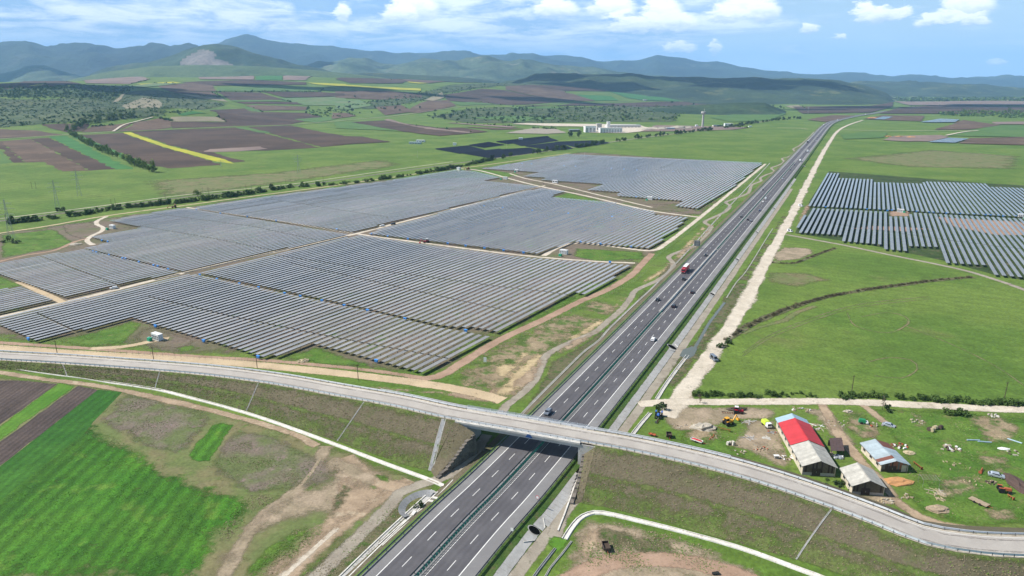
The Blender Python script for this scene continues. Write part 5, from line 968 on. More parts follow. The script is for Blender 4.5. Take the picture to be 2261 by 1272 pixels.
ST_ = [((348, 750), (331, 753), None, None), ((249, 505), (237, 508), 'white transformer container at the left edge of the park by the curved path', 'green tank beside the leftmost white transformer'), ((1245, 561), (1237, 566), 'white transformer container on the grass corner beside the motorway', 'green tank beside the transformer on the grass corner'), ((1435, 441), (1428, 443), 'white transformer container in front of the far block near the motorway', 'green tank of the far transformer near the motorway'), ((1141, 379), (1137, 381), 'furthest white transformer container, behind the double track', 'green tank of the furthest transformer'), ((1116, 396), (1106, 397), 'white transformer container in front of the double track', 'green tank in front of the double track'), ((1988, 469), (1996, 470), 'white transformer container in the middle of the right solar field', 'green tank in the middle of the right solar field'), ((2256, 480), (2262, 484), 'white transformer container at the right edge of the picture', 'green tank at the right edge of the picture')]
for k, (a, b, la, lb) in enumerate(ST_):
    A = G(*a); B = G(*b)
    if k == 0: ps.location = (*A, 0); ps.rotation_euler.z = R(-32); pg.location = (*B, 0); pg.rotation_euler.z = R(-32)
    else: dup(ps, (*A, 0), R(-32), la); dup(pg, (*B, 0), R(-32), lb)
# dark solar farm across the railway
DARK = [[(960, 329), (1035, 322), (1070, 331), (1014, 339)], [(1035, 321), (1080, 314), (1114, 320), (1068, 326)], [(1018, 338), (1105, 329), (1140, 342), (1080, 349)], [(1105, 331), (1170, 327), (1198, 334), (1142, 342)], [(1095, 313), (1210, 301), (1215, 305), (1120, 318)], [(1125, 314), (1215, 305), (1232, 310), (1150, 322)], [(1158, 323), (1232, 314), (1265, 328), (1220, 332)], [(1225, 314), (1310, 311), (1345, 315), (1275, 326)]]
for k, q in enumerate(DARK):
    P = [np.array(G(x, y, 1.2)) for x, y in q]; c = sum(P) / 4
    t = thing('solar_array', f"dark solar array across the railway, {ordinal(k + 1)} of the dark arrays from the near left", 'solar array', (*c, 0), 0, 'dark solar arrays'); nrow = 11
    for i in range(nrow):
        f = (i + .5) / nrow; A = P[0] + (P[3] - P[0]) * f - c; B = P[1] + (P[2] - P[1]) * f - c; n_ = np.array([-(B - A)[1], (B - A)[0]]); n_ /= np.hypot(*n_); wd = .30 * np.hypot(*(P[3] - P[0])) / nrow
        V = [(*(A - n_ * wd), .6), (*(B - n_ * wd), .6), (*(B + n_ * wd), 2.4), (*(A + n_ * wd), 2.4)]
        MB().add(V + [(x, y, z - .06) for x, y, z in V], [(0, 1, 2, 3), (7, 6, 5, 4), (0, 4, 5, 1), (1, 5, 6, 2), (2, 6, 7, 3), (3, 7, 4, 0)]).build('panel_row', 'pv_dark', t)
# perimeter fence along the service road
def fence(label, pts, step=3.0):
    path = smooth_path([G(*p) for p in pts], step); t = thing('wire_fence', label, 'fence')
    pm2 = MB()
    for p in path: pm2.box((p[0], p[1], 1.0), (.07, .07, 2.0))
    pm2.build('fence_posts', 'steel', t)['kind'] = 'stuff'
    p3 = np.column_stack([path, np.zeros(len(path))])
    for z in (.6, 1.2, 1.9): loft('wire', p3, [(0, z), (.02, z + .035)], 'steel', t)
fence('wire fence between the solar park and the service road', [(-60, 760), (0, 765), (200, 778), (400, 791), (600, 803), (800, 822), (930, 842), (1000, 835), (1030, 815), (1110, 765), (1250, 695), (1380, 635), (1430, 600)])
fence('wire fence along the motorway side of the far solar blocks', [(1440, 575), (1470, 552), (1550, 490), (1620, 430), (1692, 366)])
# ------------------------------------------------------------------ vehicles
def car_proto(name, paint, L=4.3, Wd=1.8, H=1.45, kind='hatch'):
    o = thing(name, None, 'car')
    x = Wd / 2; y = L / 2
    prof = {'hatch': [(-y, .45), (-y, .8), (-y * .62, .92), (-y * .28, H), (y * .55, H * .98), (y * .88, .95), (y, .85), (y, .4)],
            'suv': [(-y, .5), (-y, 1.0), (-y * .55, 1.08), (-y * .3, H), (y * .75, H * .99), (y * .95, 1.05), (y, .9), (y, .45)],
            'van': [(-y, .45), (-y, 1.05), (-y * .8, 1.15), (-y * .55, H), (y * .98, H), (y, 1.1), (y, .4)]}[kind]
    P = []; n = len(prof)
    for sx in (-1, 1):
        for yy, zz in prof: P.append((sx * x * (1.0 if zz < 1.1 else .82), yy, zz))
    b = MB().add(P, [tuple(range(n)), tuple(range(2 * n - 1, n - 1, -1))] + [(i, n + i, n + (i + 1) % n, (i + 1) % n) for i in range(n)])
    parts = [b.build('body', paint, o)]
    zt, zb = H - .08, 1.0 if kind != 'hatch' else .95
    for sx in (-1, 1):
        q = .825 * x; parts.append(MB().add([(sx * (x * .99), -y * .45, zb), (sx * (x * .99), y * .62, zb), (sx * (q + .02), y * .5, zt), (sx * (q + .02), -y * .26, zt)], [(0, 1, 2, 3)]).build('side_window', 'dark_glass', o))
    a, b2 = prof[2], prof[3]
    parts.append(MB().add([(-.86 * x, a[0] + .06, a[1] + .04), (.86 * x, a[0] + .06, a[1] + .04), (.74 * x, b2[0] - .03, b2[1] - .02), (-.74 * x, b2[0] - .03, b2[1] - .02)], [(0, 1, 2, 3)]).build('windscreen', 'dark_glass', o))
    parts[-1].location.y = -.02; parts[-1].location.z = .015
    a, b2 = prof[-4] if kind != 'van' else prof[4], prof[-3]
    parts.append(MB().add([(-.74 * x, a[0] + .04, a[1] - .08), (.74 * x, a[0] + .04, a[1] - .08), (.85 * x, b2[0] + .03, b2[1] + .04), (-.85 * x, b2[0] + .03, b2[1] + .04)], [(3, 2, 1, 0)]).build('rear_window', 'dark_glass', o))
    for sx in (-1, 1):
        for yy in (-L * .31, L * .30):
            wh = MB().cyl((sx * (x - .22), yy, .33), (sx * (x + .02), yy, .33), .33, n=12).build('wheel', 'tyre', o); parts.append(wh)
            proto(wh, [MB().cyl((sx * (x + .0), yy, .33), (sx * (x + .035), yy, .33), .19, n=8).build('rim', 'steel', wh)])
        parts.append(MB().box((sx * x * .72, -y - .01, .72), (.3, .05, .14)).build('headlight', 'lamp_glass', o)); parts.append(MB().box((sx * x * .78, y + .01, .82), (.22, .05, .16)).build('tail_light', 'lamp_red', o))
    return proto(o, parts)
protos = {}
def car(label, px, py, paint, kind='hatch', rz=None, z=HZ, hwy=True, scale=1.0, cat='car'):
    key = (paint, kind)
    if hwy:
        s, of = hw_at(px, py, z); x, y, h = hw(s, (-7.6 if of < -5.6 else -3.8) if of < 0 else (3.8 if of < 5.6 else 7.5)); h += 0 if of < 0 else math.pi
    else: (x, y), h = G(px, py, z), rz
    dims = {'hatch': (4.3, 1.8, 1.47), 'suv': (4.6, 1.9, 1.7), 'van': (5.4, 2.0, 2.3)}[kind]
    nm = 'car' if kind != 'van' else 'van'
    if key not in protos:
        o = protos[key] = car_proto(nm, paint, *dims, kind); o.location = (x, y, z + .006); o.rotation_euler.z = h; o['label'] = label; o.scale = (scale,) * 3
    else: o = dup(protos[key], (x, y, z + .006), h, label, scale=scale)
    o['category'] = nm; o['group'] = 'vehicles on the motorway' if hwy else 'vehicles off the road'
    return o
# left carriageway comes towards the camera, right one drives away
car('grey car on the motorway just behind the overpass', 1209, 913, 'car_grey', 'suv'); car('white car alone on the right carriageway above the culvert', 1445, 752, 'car_white'); car('dark car in the left carriageway, nearest in front of the median wall', 1455, 664, 'car_dark'); car('dark car in the right carriageway next to the near end of the median wall', 1488, 678, 'car_dark', 'suv')
car('dark car right behind the red truck on the picture side nearer us', 1510, 618, 'car_dark', 'suv'); car('dark car in the right carriageway beside the median wall, level with culvert', 1528, 647, 'car_dark'); car('dark car in the left carriageway below the roadside sign board', 1557, 565, 'car_dark')
car('dark car in the left carriageway right above the roadside sign', 1636, 480, 'car_dark'); car('dark car in the right carriageway, nearer lane of two close together', 1651, 486, 'car_dark'); car('silver grey car in the right carriageway trailing close behind a dark car', 1657, 489, 'car_grey'); car('dark blue car hugging the right carriageway edge', 1678, 466, 'car_blue'); car('white car right behind the small white van', 1684, 447, 'car_white'); car('small white van in the right carriageway', 1689, 440, 'car_white', 'van')
car('dark car in the left carriageway level with the far solar block corner', 1686, 420, 'car_dark'); car('pale car in the right carriageway near the upper right solar rows', 1727, 396, 'car_silver'); car('dark far car in the right carriageway, nearer of two', 1747, 376, 'car_dark'); car('dark far car in the right carriageway behind the white trucks', 1755, 365, 'car_dark'); car('dark far car in the left carriageway below the far truck', 1771, 330, 'car_dark'); car('tiny dark car ahead of the further white truck', 1789, 325, 'car_dark'); car('tiny white car in the far right carriageway', 1802, 312, 'car_white'); car('tiny dark car in the far right carriageway', 1806, 304, 'car_dark'); car('tiny dark car in the far left carriageway near the bend', 1780, 321, 'car_dark')
car('grey blue van parked on the pale dirt road', 1576, 795, 'car_grey', 'van', R(10), 0, False); car('white car on the central track of the solar park', 252, 638, 'car_white', 'suv', R(-60), 0.04, False); car('white car near the crossroads of the solar park', 844, 500, 'car_white', 'suv', R(-60), 0.04, False); car('dark car near the crossroads of the solar park', 868, 496, 'car_dark', 'suv', R(-60), 0.04, False); car('silver hatchback parked in the farm grass', 2199, 1053, 'car_silver', 'hatch', R(60), 0, False, 1.05)
car('white van by the left corner of the right solar field', 1744, 512, 'car_white', 'van', R(20), 0, False); car('white van at the end of the right field track', 1768, 456, 'car_white', 'van', R(20), 0, False)
def truck(label, px, py, paint, roof, L=13.0, z=HZ):
    s, of = hw_at(px, py, z); x, y, h = hw(s, -7.6 if of < 0 else 7.5); h += 0 if of < 0 else math.pi
    o = thing('truck', label, 'truck', (x, y, z + .005), h, 'trucks on the motorway')
    MB().box((0, L / 2 - 4, 2.6), (2.5, L - 2.6, 2.75)).build('trailer', paint, o); MB().box((0, L / 2 - 4, 4.0), (2.44, L - 2.7, .06)).build('trailer_roof', roof, o)
    MB().prism([(-1.22, .6), (1.22, .6), (1.22, 3.2), (1.0, 3.55), (-1.0, 3.55), (-1.22, 3.2)], -5.6 - .8, -3.6).build('cab', paint, o)
    MB().box((0, -6.42, 2.45), (2.1, .06, .95)).build('windscreen', 'dark_glass', o); MB().box((0, -6.42, .95), (2.3, .08, .5)).build('bumper', 'black', o); MB().box((0, 0, 1.0), (1.0, L - 1.5, .3)).build('chassis', 'black', o)
    for sx in (-1, 1):
        MB().box((sx * .85, -6.45, 1.15), (.35, .08, .2)).build('headlight', 'lamp_glass', o)
        for yy in (-5.3, -2.8, 3.2, 4.4, 5.6):
            wh = MB().cyl((sx * .85, yy, .5), (sx * 1.2, yy, .5), .5, n=12).build('wheel', 'tyre', o); MB().cyl((sx * 1.19, yy, .5), (sx * 1.23, yy, .5), .26, n=8).build('rim', 'steel', wh)
truck('red articulated truck with white roof driving towards the camera', 1514, 600, 'truck_red', 'white_paint'); truck('white truck in the right carriageway, nearer of two', 1768, 357, 'white_paint', 'white_paint', 11); truck('white truck in the right carriageway, further of two', 1786, 336, 'white_paint', 'white_paint', 11); truck('dark far truck in the left carriageway', 1785, 315, 'car_dark', 'white_paint', 12); truck('white truck tiny at the motorway bend, left carriageway', 1817, 278, 'white_paint', 'white_paint'); truck('white truck tiny past the motorway bend', 1852, 267, 'white_paint', 'white_paint'); truck('furthest white truck on the motorway', 1914, 253.5, 'white_paint', 'white_paint')
# signs
def sign(label, px, py, kind, off=None):
    s, of = hw_at(px, py); x, y, h = hw(s, of if off is None else off); o = thing('road_sign', label, 'road sign', (x, y, HZ - .1), h)
    if kind == 'round':
        MB().cyl((0, 0, 0), (0, 0, 2.6), .05).build('pole', 'steel', o); MB().cyl((0, -.08, 2.9), (0, -.05, 2.9), .62, n=20).build('rim', 'truck_red', o); MB().cyl((0, -.11, 2.9), (0, -.08, 2.9), .47, n=20).build('face', 'white_paint', o)
    elif kind == 'blue':
        MB().cyl((0, 0, 0), (0, 0, 1.6), .05).build('pole', 'steel', o); MB().box((0, -.07, 1.8), (.8, .05, .9)).build('face', 'lamp_glass', o)
    else:
        for sx in (-1.5, 1.5): MB().cyl((sx, 0, -1), (sx, 0, 6.2), .12).build('pole', 'steel_dull', o)
        MB().box((0, .15, 4.0), (4.6, .1, 4.4)).build('panel_back', 'steel_dull', o)
        for zz in (2.6, 4.0, 5.4): MB().box((0, .05, zz), (4.4, .1, .15)).build('bracket', 'steel', o)
sign('round red-rimmed sign on the right motorway shoulder south of the overpass', 1190, 1117, 'round', 14.0); sign('small pale sign on the right motorway shoulder nearest the bottom edge', 1130, 1180, 'blue', 14.0); sign('large sign panel seen from behind, left of the motorway', 1537, 548, 'panel', -15.0)
def board(label, px, py, w_, h_, mat, z=0, zb=1.2):
    x, y = G(px, py, z); o = thing('sign_board', label, 'sign', (x, y, z), R(-15)); MB().box((0, 0, zb + h_ / 2), (w_, .08, h_)).build('panel', mat, o)
    for sx in (-1, 1): MB().cyl((sx * w_ * .35, .08, 0), (sx * w_ * .35, .08, zb + h_ * .6), .05, n=6).build('post', 'steel', o)
board('blank white upright board in the grass by the park corner', 1071, 802, 1.4, 2.3, 'white_paint', 0, .6)
o = thing('bridge_sign', 'dark blue triangular sign on the side of the overpass deck', 'sign', (0, 0, 0)); i = int(np.argmin(abs(RS - rd_at(1168, 941)))); n_ = normals2(RC)[i]; h_ = math.atan2(n_[1], n_[0]); MB().add([(5.62, -1.3, -1.15), (5.62, 1.3, -1.15), (5.62, 0.5, .1), (5.62, -.5, .1), (5.7, -1.3, -1.15), (5.7, 1.3, -1.15), (5.7, 0.5, .1), (5.7, -.5, .1)], [(0, 1, 2, 3), (7, 6, 5, 4), (0, 4, 5, 1), (1, 5, 6, 2), (2, 6, 7, 3), (3, 7, 4, 0)]).build('panel', 'blue_dark', o); o.location = RC[i]; o.rotation_euler.z = h_
# ------------------------------------------------------------------ farm buildings
def gable(name, label, fl, fr, bl, eave, ridge, roofs, wall_mats, over=.5, gable_mat='wall_plank', slats=None, door=None):
    """house from the pixels of its front-left, front-right and back-left ground corners"""
    A, B, C = (np.array(p) for p in (fl, fr, bl)); ey = C - A; L = np.hypot(*ey) - 2 * over; ey = ey / np.hypot(*ey); ex = np.array([ey[1], -ey[0]]); A = A + ey * over + ex * over; Wd = (B - A) @ ex
    rz = math.atan2(ex[1], ex[0]); o = thing(name, label, 'barn', (*A, 0), rz)
    MB().box((.12, L / 2, eave / 2), (.24, L, eave)).build('wall', wall_mats[0], o); MB().box((Wd - .12, L / 2, eave / 2), (.24, L, eave)).build('wall', wall_mats[0], o)
    for y0, y1 in ((.02, .26), (L - .26, L - .02)):
        MB().prism([(.25, 0), (Wd - .25, 0), (Wd - .25, eave * .32), (.25, eave * .32)], y0, y1).build('plinth_wall', wall_mats[1], o)
        n = max(6, int(Wd / .55)); xs = np.linspace(.25, Wd - .25, n + 1)
        for i in range(n):        # boards of the gable, one by one
            xa, xb = xs[i] + .015, xs[i + 1] - .015; zt = lambda x: eave + (ridge - eave) * (1 - abs(x - Wd / 2) / (Wd / 2)) - .08
            MB().prism([(xa, eave * .32), (xb, eave * .32), (xb, zt(xb)), (xa, zt(xa))], y0 + random.uniform(-.02, .03), y1).build('plank', random.choice(slats or ['wall_plank', 'wood_dark', 'wall_plank']), o)
    # roof: sheets on both slopes, sections along the length
    hw_ = Wd / 2 + over; sl_ = math.hypot(hw_, (ridge - eave) * hw_ / (Wd / 2)); ang = math.atan2(ridge - eave, Wd / 2)
    for (f0, f1, ml, mr, dz) in roofs:
        y0, y1 = -over + (L + 2 * over) * f0, -over + (L + 2 * over) * f1; n = max(2, int((y1 - y0) / 1.15)); ys = np.linspace(y0, y1, n + 1)
        for sd, mt in ((-1, ml), (1, mr)):
            if not mt: continue
            for i in range(n):
                c = (Wd / 2 + sd * hw_ / 2, (ys[i] + ys[i + 1]) / 2, ridge + .1 + dz - math.tan(ang) * hw_ / 2 + random.uniform(-.015, .015)); m_ = MB().box((0, 0, 0), (sl_, ys[i + 1] - ys[i] + .05, .06), ry=sd * ang)
                m_.build('roof_sheet', mt, o, c)
        MB().box((Wd / 2, (y0 + y1) / 2, ridge + .14 + dz), (.5, y1 - y0, .08)).build('ridge_cap', ml, o)
    for k in range(int(L / 4.5)):        # openings in the long side walls
        for xx, sd in ((-.02, -1), (Wd + .02, 1)):
            fr = MB().box((xx, 2.4 + k * 4.5, eave * .58), (.08, 1.5, .9)).build('window', 'dark_glass', o); MB().box((xx + sd * .03, 2.4 + k * 4.5, eave * .58 - .5), (.16, 1.7, .1)).build('sill', 'concrete', fr)
    gt = MB().box((-over + .03, L / 2, eave - .12 - (ridge - eave) / (Wd / 2) * over), (.14, L + 2 * over, .12)).build('gutter', 'steel_dull', o)
    g2 = MB().box((Wd * .42, -.06, eave * .40), (2.6, .1, eave * .72)).build('door', 'wood_dark', o); MB().box((Wd * .42, -.13, eave * .4), (.1, .06, .5)).build('handle', 'steel', g2)
    if door:
        dr = MB().box((Wd * door, -.03, eave * .45), (1.6, .08, eave * .85)).build('door', 'wall_plaster', o); MB().box((Wd * door + .6, -.1, eave * .42), (.08, .08, .3)).build('handle', 'steel', dr)
    return o
F_ = lambda x, y, z=0: np.array(G(1500 + x / 2.958, 842 + y / 2.958, z))
gable('long_barn', 'long barn with red, grey and light blue roof sections', F_(800, 560, 3.2), F_(1008, 613), F_(625, 245, 3.2), 3.5, 5.6, [(0, .40, 'roof_fibre', 'roof_fibre', 0), (.40, .88, 'roof_red', 'roof_red', .25), (.88, 1, 'roof_blue', 'roof_blue', .05)], ['wall_plaster', 'concrete'])
gable('barn', 'open grey-roofed barn with brown board gable, nearest the overpass road', F_(1125, 690, 2.9), F_(1322, 735), F_(1045, 570, 2.9), 3.2, 5.3, [(0, 1, 'roof_fibre', 'roof_fibre', 0)], ['wall_plaster', 'concrete'])
gable('barn', 'wide shed with pale blue metal and rusty roof sheets', F_(1315, 550, 2.6), F_(1497, 600), F_(1178, 405, 2.6), 2.8, 4.2, [(0, .12, 'roof_zinc', 'roof_zinc', 0), (.12, .24, 'roof_rust', 'roof_zinc', .03), (.24, .66, 'roof_zinc', 'roof_zinc', .0), (.66, 1, 'roof_zinc', 'roof_rust', 0)], ['wall_plaster', 'wood_dark'], slats=['wood_dark', 'wall_brick', 'steel_dull', 'wood_dark'], door=.85)
c = [F_(980, 375, 2.6), F_(1060, 372, 2.6), F_(1080, 456, 2.2), F_(990, 456, 2.2)]
t = thing('brown_shed', 'small open shed with brown sheet roof beside the long barn', 'shed', (*(sum(c) / 4), 0))
cc_ = [q - sum(c) / 4 for q in c]
for k in range(4):
    f0, f1 = k / 4, (k + 1) / 4 - .01; a = cc_[0] + (cc_[1] - cc_[0]) * f0; b = cc_[0] + (cc_[1] - cc_[0]) * f1; d = cc_[3] + (cc_[2] - cc_[3]) * f0; e = cc_[3] + (cc_[2] - cc_[3]) * f1
    V = [(*d, 2.3), (*e, 2.3), (*b, 2.9), (*a, 2.9)]; MB().add(V + [(x, y, z - .06) for x, y, z in V], [(0, 1, 2, 3), (7, 6, 5, 4), (0, 4, 5, 1), (1, 5, 6, 2), (2, 6, 7, 3), (3, 7, 4, 0)]).build('roof_sheet', 'roof_brown', t)
for q in cc_: MB().box((*q * .9, 1.15), (.16, .16, 2.3)).build('post', 'wood_dark', t)
MB().box((*((cc_[0] + cc_[1]) / 2 * .9), 1.1), (5.0, .1, 2.2)).build('back_wall', 'wood_dark', t); MB().box((*(cc_[3] * .85), .7), (.9, .8, 1.4)).build('crate', 'wood', t)
# ------------------------------------------------------------------ farm machines and clutter
def tractor(label, px, py, rz, paint, cab=True, s=1.0, boom=None):
    o = thing('tractor', label, 'tractor', (*G(px, py), 0), rz); o.scale = (s, s, s)
    MB().box((0, -1.2, 1.15), (.85, 1.9, .75), taper=.92).build('bonnet', paint, o); MB().box((0, .35, 1.0), (1.0, 1.6, .6)).build('rear_body', 'black', o); MB().box((0, -2.2, 1.0), (.8, .15, .6)).build('grille', 'black', o)
    for sx in (-1, 1):
        MB().cyl((sx * .75, .6, .8), (sx * 1.2, .6, .8), .8, n=14).build('rear_wheel', 'tyre', o); MB().cyl((sx * .7, -1.7, .5), (sx * 1.05, -1.7, .5), .5, n=12).build('front_wheel', 'tyre', o); MB().box((sx * .98, .6, 1.7), (.5, 1.3, .1)).build('mudguard', paint, o)
    if cab:
        for sx in (-.6, .6):
            for yy in (-.1, 1.0): MB().box((sx, yy, 2.0), (.08, .08, 1.3)).build('cab_post', 'black', o)
        MB().box((0, .45, 1.95), (1.15, 1.05, 1.0)).build('cab_glass', 'dark_glass', o); MB().box((0, .45, 2.7), (1.4, 1.4, .14)).build('cab_roof', 'white_paint' if paint == 'truck_red' else paint, o)
    else: MB().box((0, .6, 1.5), (.5, .5, .5)).build('seat', 'black', o)
    if boom:
        MB().bar((0, -2.4, 1.2), (0.3, -3.8, 2.9), .35).build('boom', boom, o); MB().bar((.3, -3.8, 2.9), (.6, -5.0, 1.2), .3).build('dipper', boom, o); MB().box((.7, -5.2, .8), (1.3, .8, .7), taper=.7).build('bucket', boom, o)
    MB().cyl((.35, -1.5, 1.5), (.35, -1.5, 2.4), .06, n=6).build('exhaust', 'black', o)
    return o
def trailer(label, px, py, rz, paint, L=3.4, Wd=1.9, side=.6, z=.7, wheels=1):
    o = thing('farm_trailer', label, 'trailer', (*G(px, py), 0), rz); MB().box((0, 0, z), (Wd, L, .14)).build('bed', paint, o)
    if side:
        for sx in (-1, 1): MB().box((sx * Wd / 2, 0, z + side / 2), (.08, L, side)).build('side_board', paint, o)
        for sy in (-1, 1): MB().box((0, sy * L / 2, z + side / 2), (Wd - .1, .08, side)).build('end_board', paint, o)
    for sx in (-1, 1):
        for k in range(wheels): MB().cyl((sx * (Wd / 2 - .1), (k - (wheels - 1) / 2) * 1.6, .38), (sx * (Wd / 2 + .12), (k - (wheels - 1) / 2) * 1.6, .38), .38, n=12).build('wheel', 'tyre', o)
    MB().bar((0, -L / 2, z - .1), (0, -L / 2 - 1.3, .5), .12).build('drawbar', 'rust', o); return o
def plough(label, px, py, rz, paint, n=4, L=3.2):
    o = thing('plough', label, 'farm implement', (*G(px, py), 0), rz); MB().bar((0, -L / 2, .8), (.3, L / 2, .8), .2).build('beam', paint, o)
    for k in range(n):
        y = -L / 2 + (k + .5) * L / n; MB().bar((.1, y, .8), (.1, y - .2, .2), .12).build('shank', paint, o); MB().add([(0, y - .4, .05), (.6, y, .1), (.55, y + .1, .6), (-.05, y - .2, .55)], [(0, 1, 2, 3), (3, 2, 1, 0)]).build('share', 'rust', o)
    MB().box((0, -L / 2 - .2, .6), (.9, .12, .9)).build('hitch', paint, o); return o
def heap(name, label, px, py, r, mat, cat, seed=1, rough=.25): o = MB().blob((0, 0, -.05), r, seed=seed, rough=rough).build(name, mat, None, (*G(px, py), 0), smooth=False); return tag(o, label, cat)
def scatter_pile(name, label, px, py, n, rad, size, mats, cat, seed=0):
    """pile of loose pieces, each its own part"""
    o = thing(name, label, cat, (*G(px, py), 0)); rg = random.Random(seed)
    for k in range(n):
        a, rr = rg.uniform(0, 6.28), rad * math.sqrt(rg.random()); s = [q * rg.uniform(.6, 1.3) for q in size]
        MB().box((rr * math.cos(a), rr * math.sin(a) * .7, s[2] / 2 + rg.uniform(0, .25) * (1 - rr / rad)), s, rg.uniform(0, 3.1), taper=rg.uniform(.8, 1), rx=rg.uniform(-.15, .15)).build('piece', rg.choice(mats), o)
    return o
tractor('red tractor with black implement by the dirt road', 1628, 912, R(75), 'truck_red'); tractor('yellow excavator with folded boom in the farmyard', 1606, 938, R(115), 'paint_yellow', True, 1.1, 'paint_yellow'); tractor('blue tractor parked in grass beside the drain', 1454, 920, R(-20), 'paint_blue', False, 1.15); tractor('orange-red tractor with wheels out on the right farm grass', 2213, 1086, R(70), 'paint_orange', False, 1.05)
plough('teal harrow behind the blue tractor', 1450, 931, R(-20), 'steel_dull', 5, 3); plough('red plough below the yellow excavator', 1598, 951, R(65), 'rust', 4, 4); plough('black implement behind the red tractor', 1606, 914, R(80), 'black', 5, 4.5); plough('orange harrow lying in grass above the silver hatchback', 2165, 1041, R(-40), 'paint_orange', 4, 3.5); plough('small orange implement below the orange tractor', 2229, 1100, R(20), 'paint_orange', 3, 2); plough('rusty machine parts right of the wide shed', 2024, 1030, R(10), 'rust', 5, 4)
o = thing('small_truck', 'lime green and white light truck beside the red barn', 'truck', (*G(1693, 942), 0), R(10)); MB().box((0, -1.2, 1.3), (1.9, 1.5, 1.5), taper=.92).build('cab', 'white_paint', o); MB().box((0, -1.97, 1.6), (1.6, .06, .6)).build('windscreen', 'dark_glass', o); MB().box((0, 1.1, 1.3), (2.0, 2.9, 1.1)).build('cargo_box', 'paint_lime', o); MB().box((0, 1.1, 2.0), (1.9, 2.8, .3), taper=.9).build('tarpaulin', 'paint_lime', o)
for sx in (-.9, .9):
    for yy in (-1.2, 1.6): MB().cyl((sx - .15, yy, .4), (sx + .15, yy, .4), .4, n=12).build('wheel', 'tyre', o)
trailer('dark tipping trailer standing in grass near the overpass road', 1477, 965, R(-5), 'wood_dark', 2.6, 1.8, .8); trailer('orange low trailer near the overpass road', 1440, 962, R(60), 'paint_orange', 2.6, 1.0, .3, .5); trailer('flat grey trailer bed lying in the right farm grass', 2161, 1111, R(30), 'wood', 5.2, 2.3, 0, .6, 2); trailer('black trailer with pale beam standing on bare earth at the bottom', 1338, 1212, R(5), 'wood_dark', 3.2, 1.8, .7)
o = trailer('white and red boat-shaped trailer in the farm grass', 1538, 976, R(50), 'white_paint', 4.4, 1.3, .4, .6); MB().box((0, 0, .95), (1.0, 3.8, .3), taper=.6).build('cover', 'lamp_red', o)
o = thing('green_harvester', 'green machine standing among weeds behind the sheds', 'farm machine', (*G(1903, 935), 0), R(70)); MB().box((0, 0, 1.2), (1.6, 2.6, 1.2), taper=.8).build('body', 'paint_green', o); MB().cyl((-1.0, .2, .5), (1.0, .2, .5), .5, n=12).build('wheels_axle', 'tyre', o); MB().box((0, -1.6, .8), (2.0, .8, .5)).build('header', 'white_paint', o)
car('wrecked silver car body among weeds behind the sheds', 1962, 942, 'car_silver', 'hatch', R(50), -.25, False)
for k, (x, y) in enumerate([(2052, 951), (2064, 948), (2076, 947), (2058, 953)]):
    tag(MB().cyl((-.7, 0, .75), (.7, 0, .75), .75, n=16).build('hay_bale', 'straw' if k % 2 else 'wood_dark', None, (*G(x, y), 0), R(20 + 5 * k)), f"round hay bale on the grass behind the farm, {ordinal(k + 1)} of the cluster from left", 'hay bale', 'hay bales')
o = thing('pipe_frame', 'bare steel canopy frame standing in the farm grass', 'frame', (*G(2050, 1072), 0), R(-8))
for sx in (-2.4, 2.4):
    for yy in (-1.5, 1.8): MB().bar((sx, yy, 0), (sx, yy, 2.8), .1).build('post', 'steel', o)
    MB().bar((sx, -1.5, 2.8), (sx, 1.8, 2.8), .1).build('rail', 'steel', o)
for k in range(7): MB().bar((-2.4, -1.5 + k * .55, 2.85), (2.4, -1.5 + k * .55, 2.85), .08).build('crossbar', 'wood', o)
for k in range(6): MB().bar((-2.4 + k * .96, -1.5, 2.82), (-2.4 + k * .96, 1.8, 2.82), .05).build('wire', 'steel', o)
heap('sand_heap', 'orange sand heap in front of the wide shed', 1982, 1064, (4.6, 2.6, .8), 'sand_heap', 'sand heap', 3); heap('soil_heap', 'dark brown manure heap at the right edge', 2248, 1070, (3.0, 6.5, 1.1), 'soil_heap', 'soil heap', 4); heap('earth_mound', 'pale earth mound in the farmyard', 1552, 945, (4.5, 2.8, 1.5), 'pale_stone', 'earth mound', 5); heap('earth_mound', 'grey earth mound in grass near the farm track', 2070, 1125, (3.5, 2.2, .8), 'wood', 'earth mound', 6); heap('rubble_heap', 'dark heap under the red tractor hedge', 1626, 905, (4.5, 1.5, 1.3), 'wood_dark', 'heap', 7)
heap('gravel_heap', 'double pale sand heap near the service road', 664, 799, (2.2, 1.6, 1.0), 'straw', 'sand heap', 8); heap('gravel_heap', 'smaller pale sand heap beside the double heap', 674, 797, (2.0, 1.5, 1.1), 'straw', 'sand heap', 9); heap('gravel_heap', 'pale gravel heap near the transformer at the left park edge', 167, 540, (4.5, 4, .9), 'pale_stone', 'gravel heap', 10); heap('sand_heap', 'small pale heap beside the wide shed', 2008, 1000, (2.2, 1.4, .6), 'straw', 'sand heap', 11)
scatter_pile('timber_pile', 'untidy pile of pale timber below the canopy frame', 2067, 1088, 26, 2.6, (2.4, .22, .16), ['wood', 'straw', 'pale_stone'], 'timber pile', 1); scatter_pile('timber_pile', 'smaller pile of pale wood below the timber pile', 2074, 1103, 14, 1.5, (1.2, .25, .2), ['wood', 'straw'], 'timber pile', 2); scatter_pile('rubbish_pile', 'white and pink bags dumped in the grass right of the sheds', 2098, 990, 26, 3.6, (.9, .6, .45), ['white_paint', 'pale_stone', 'soil_heap', 'wood'], 'rubbish', 3)
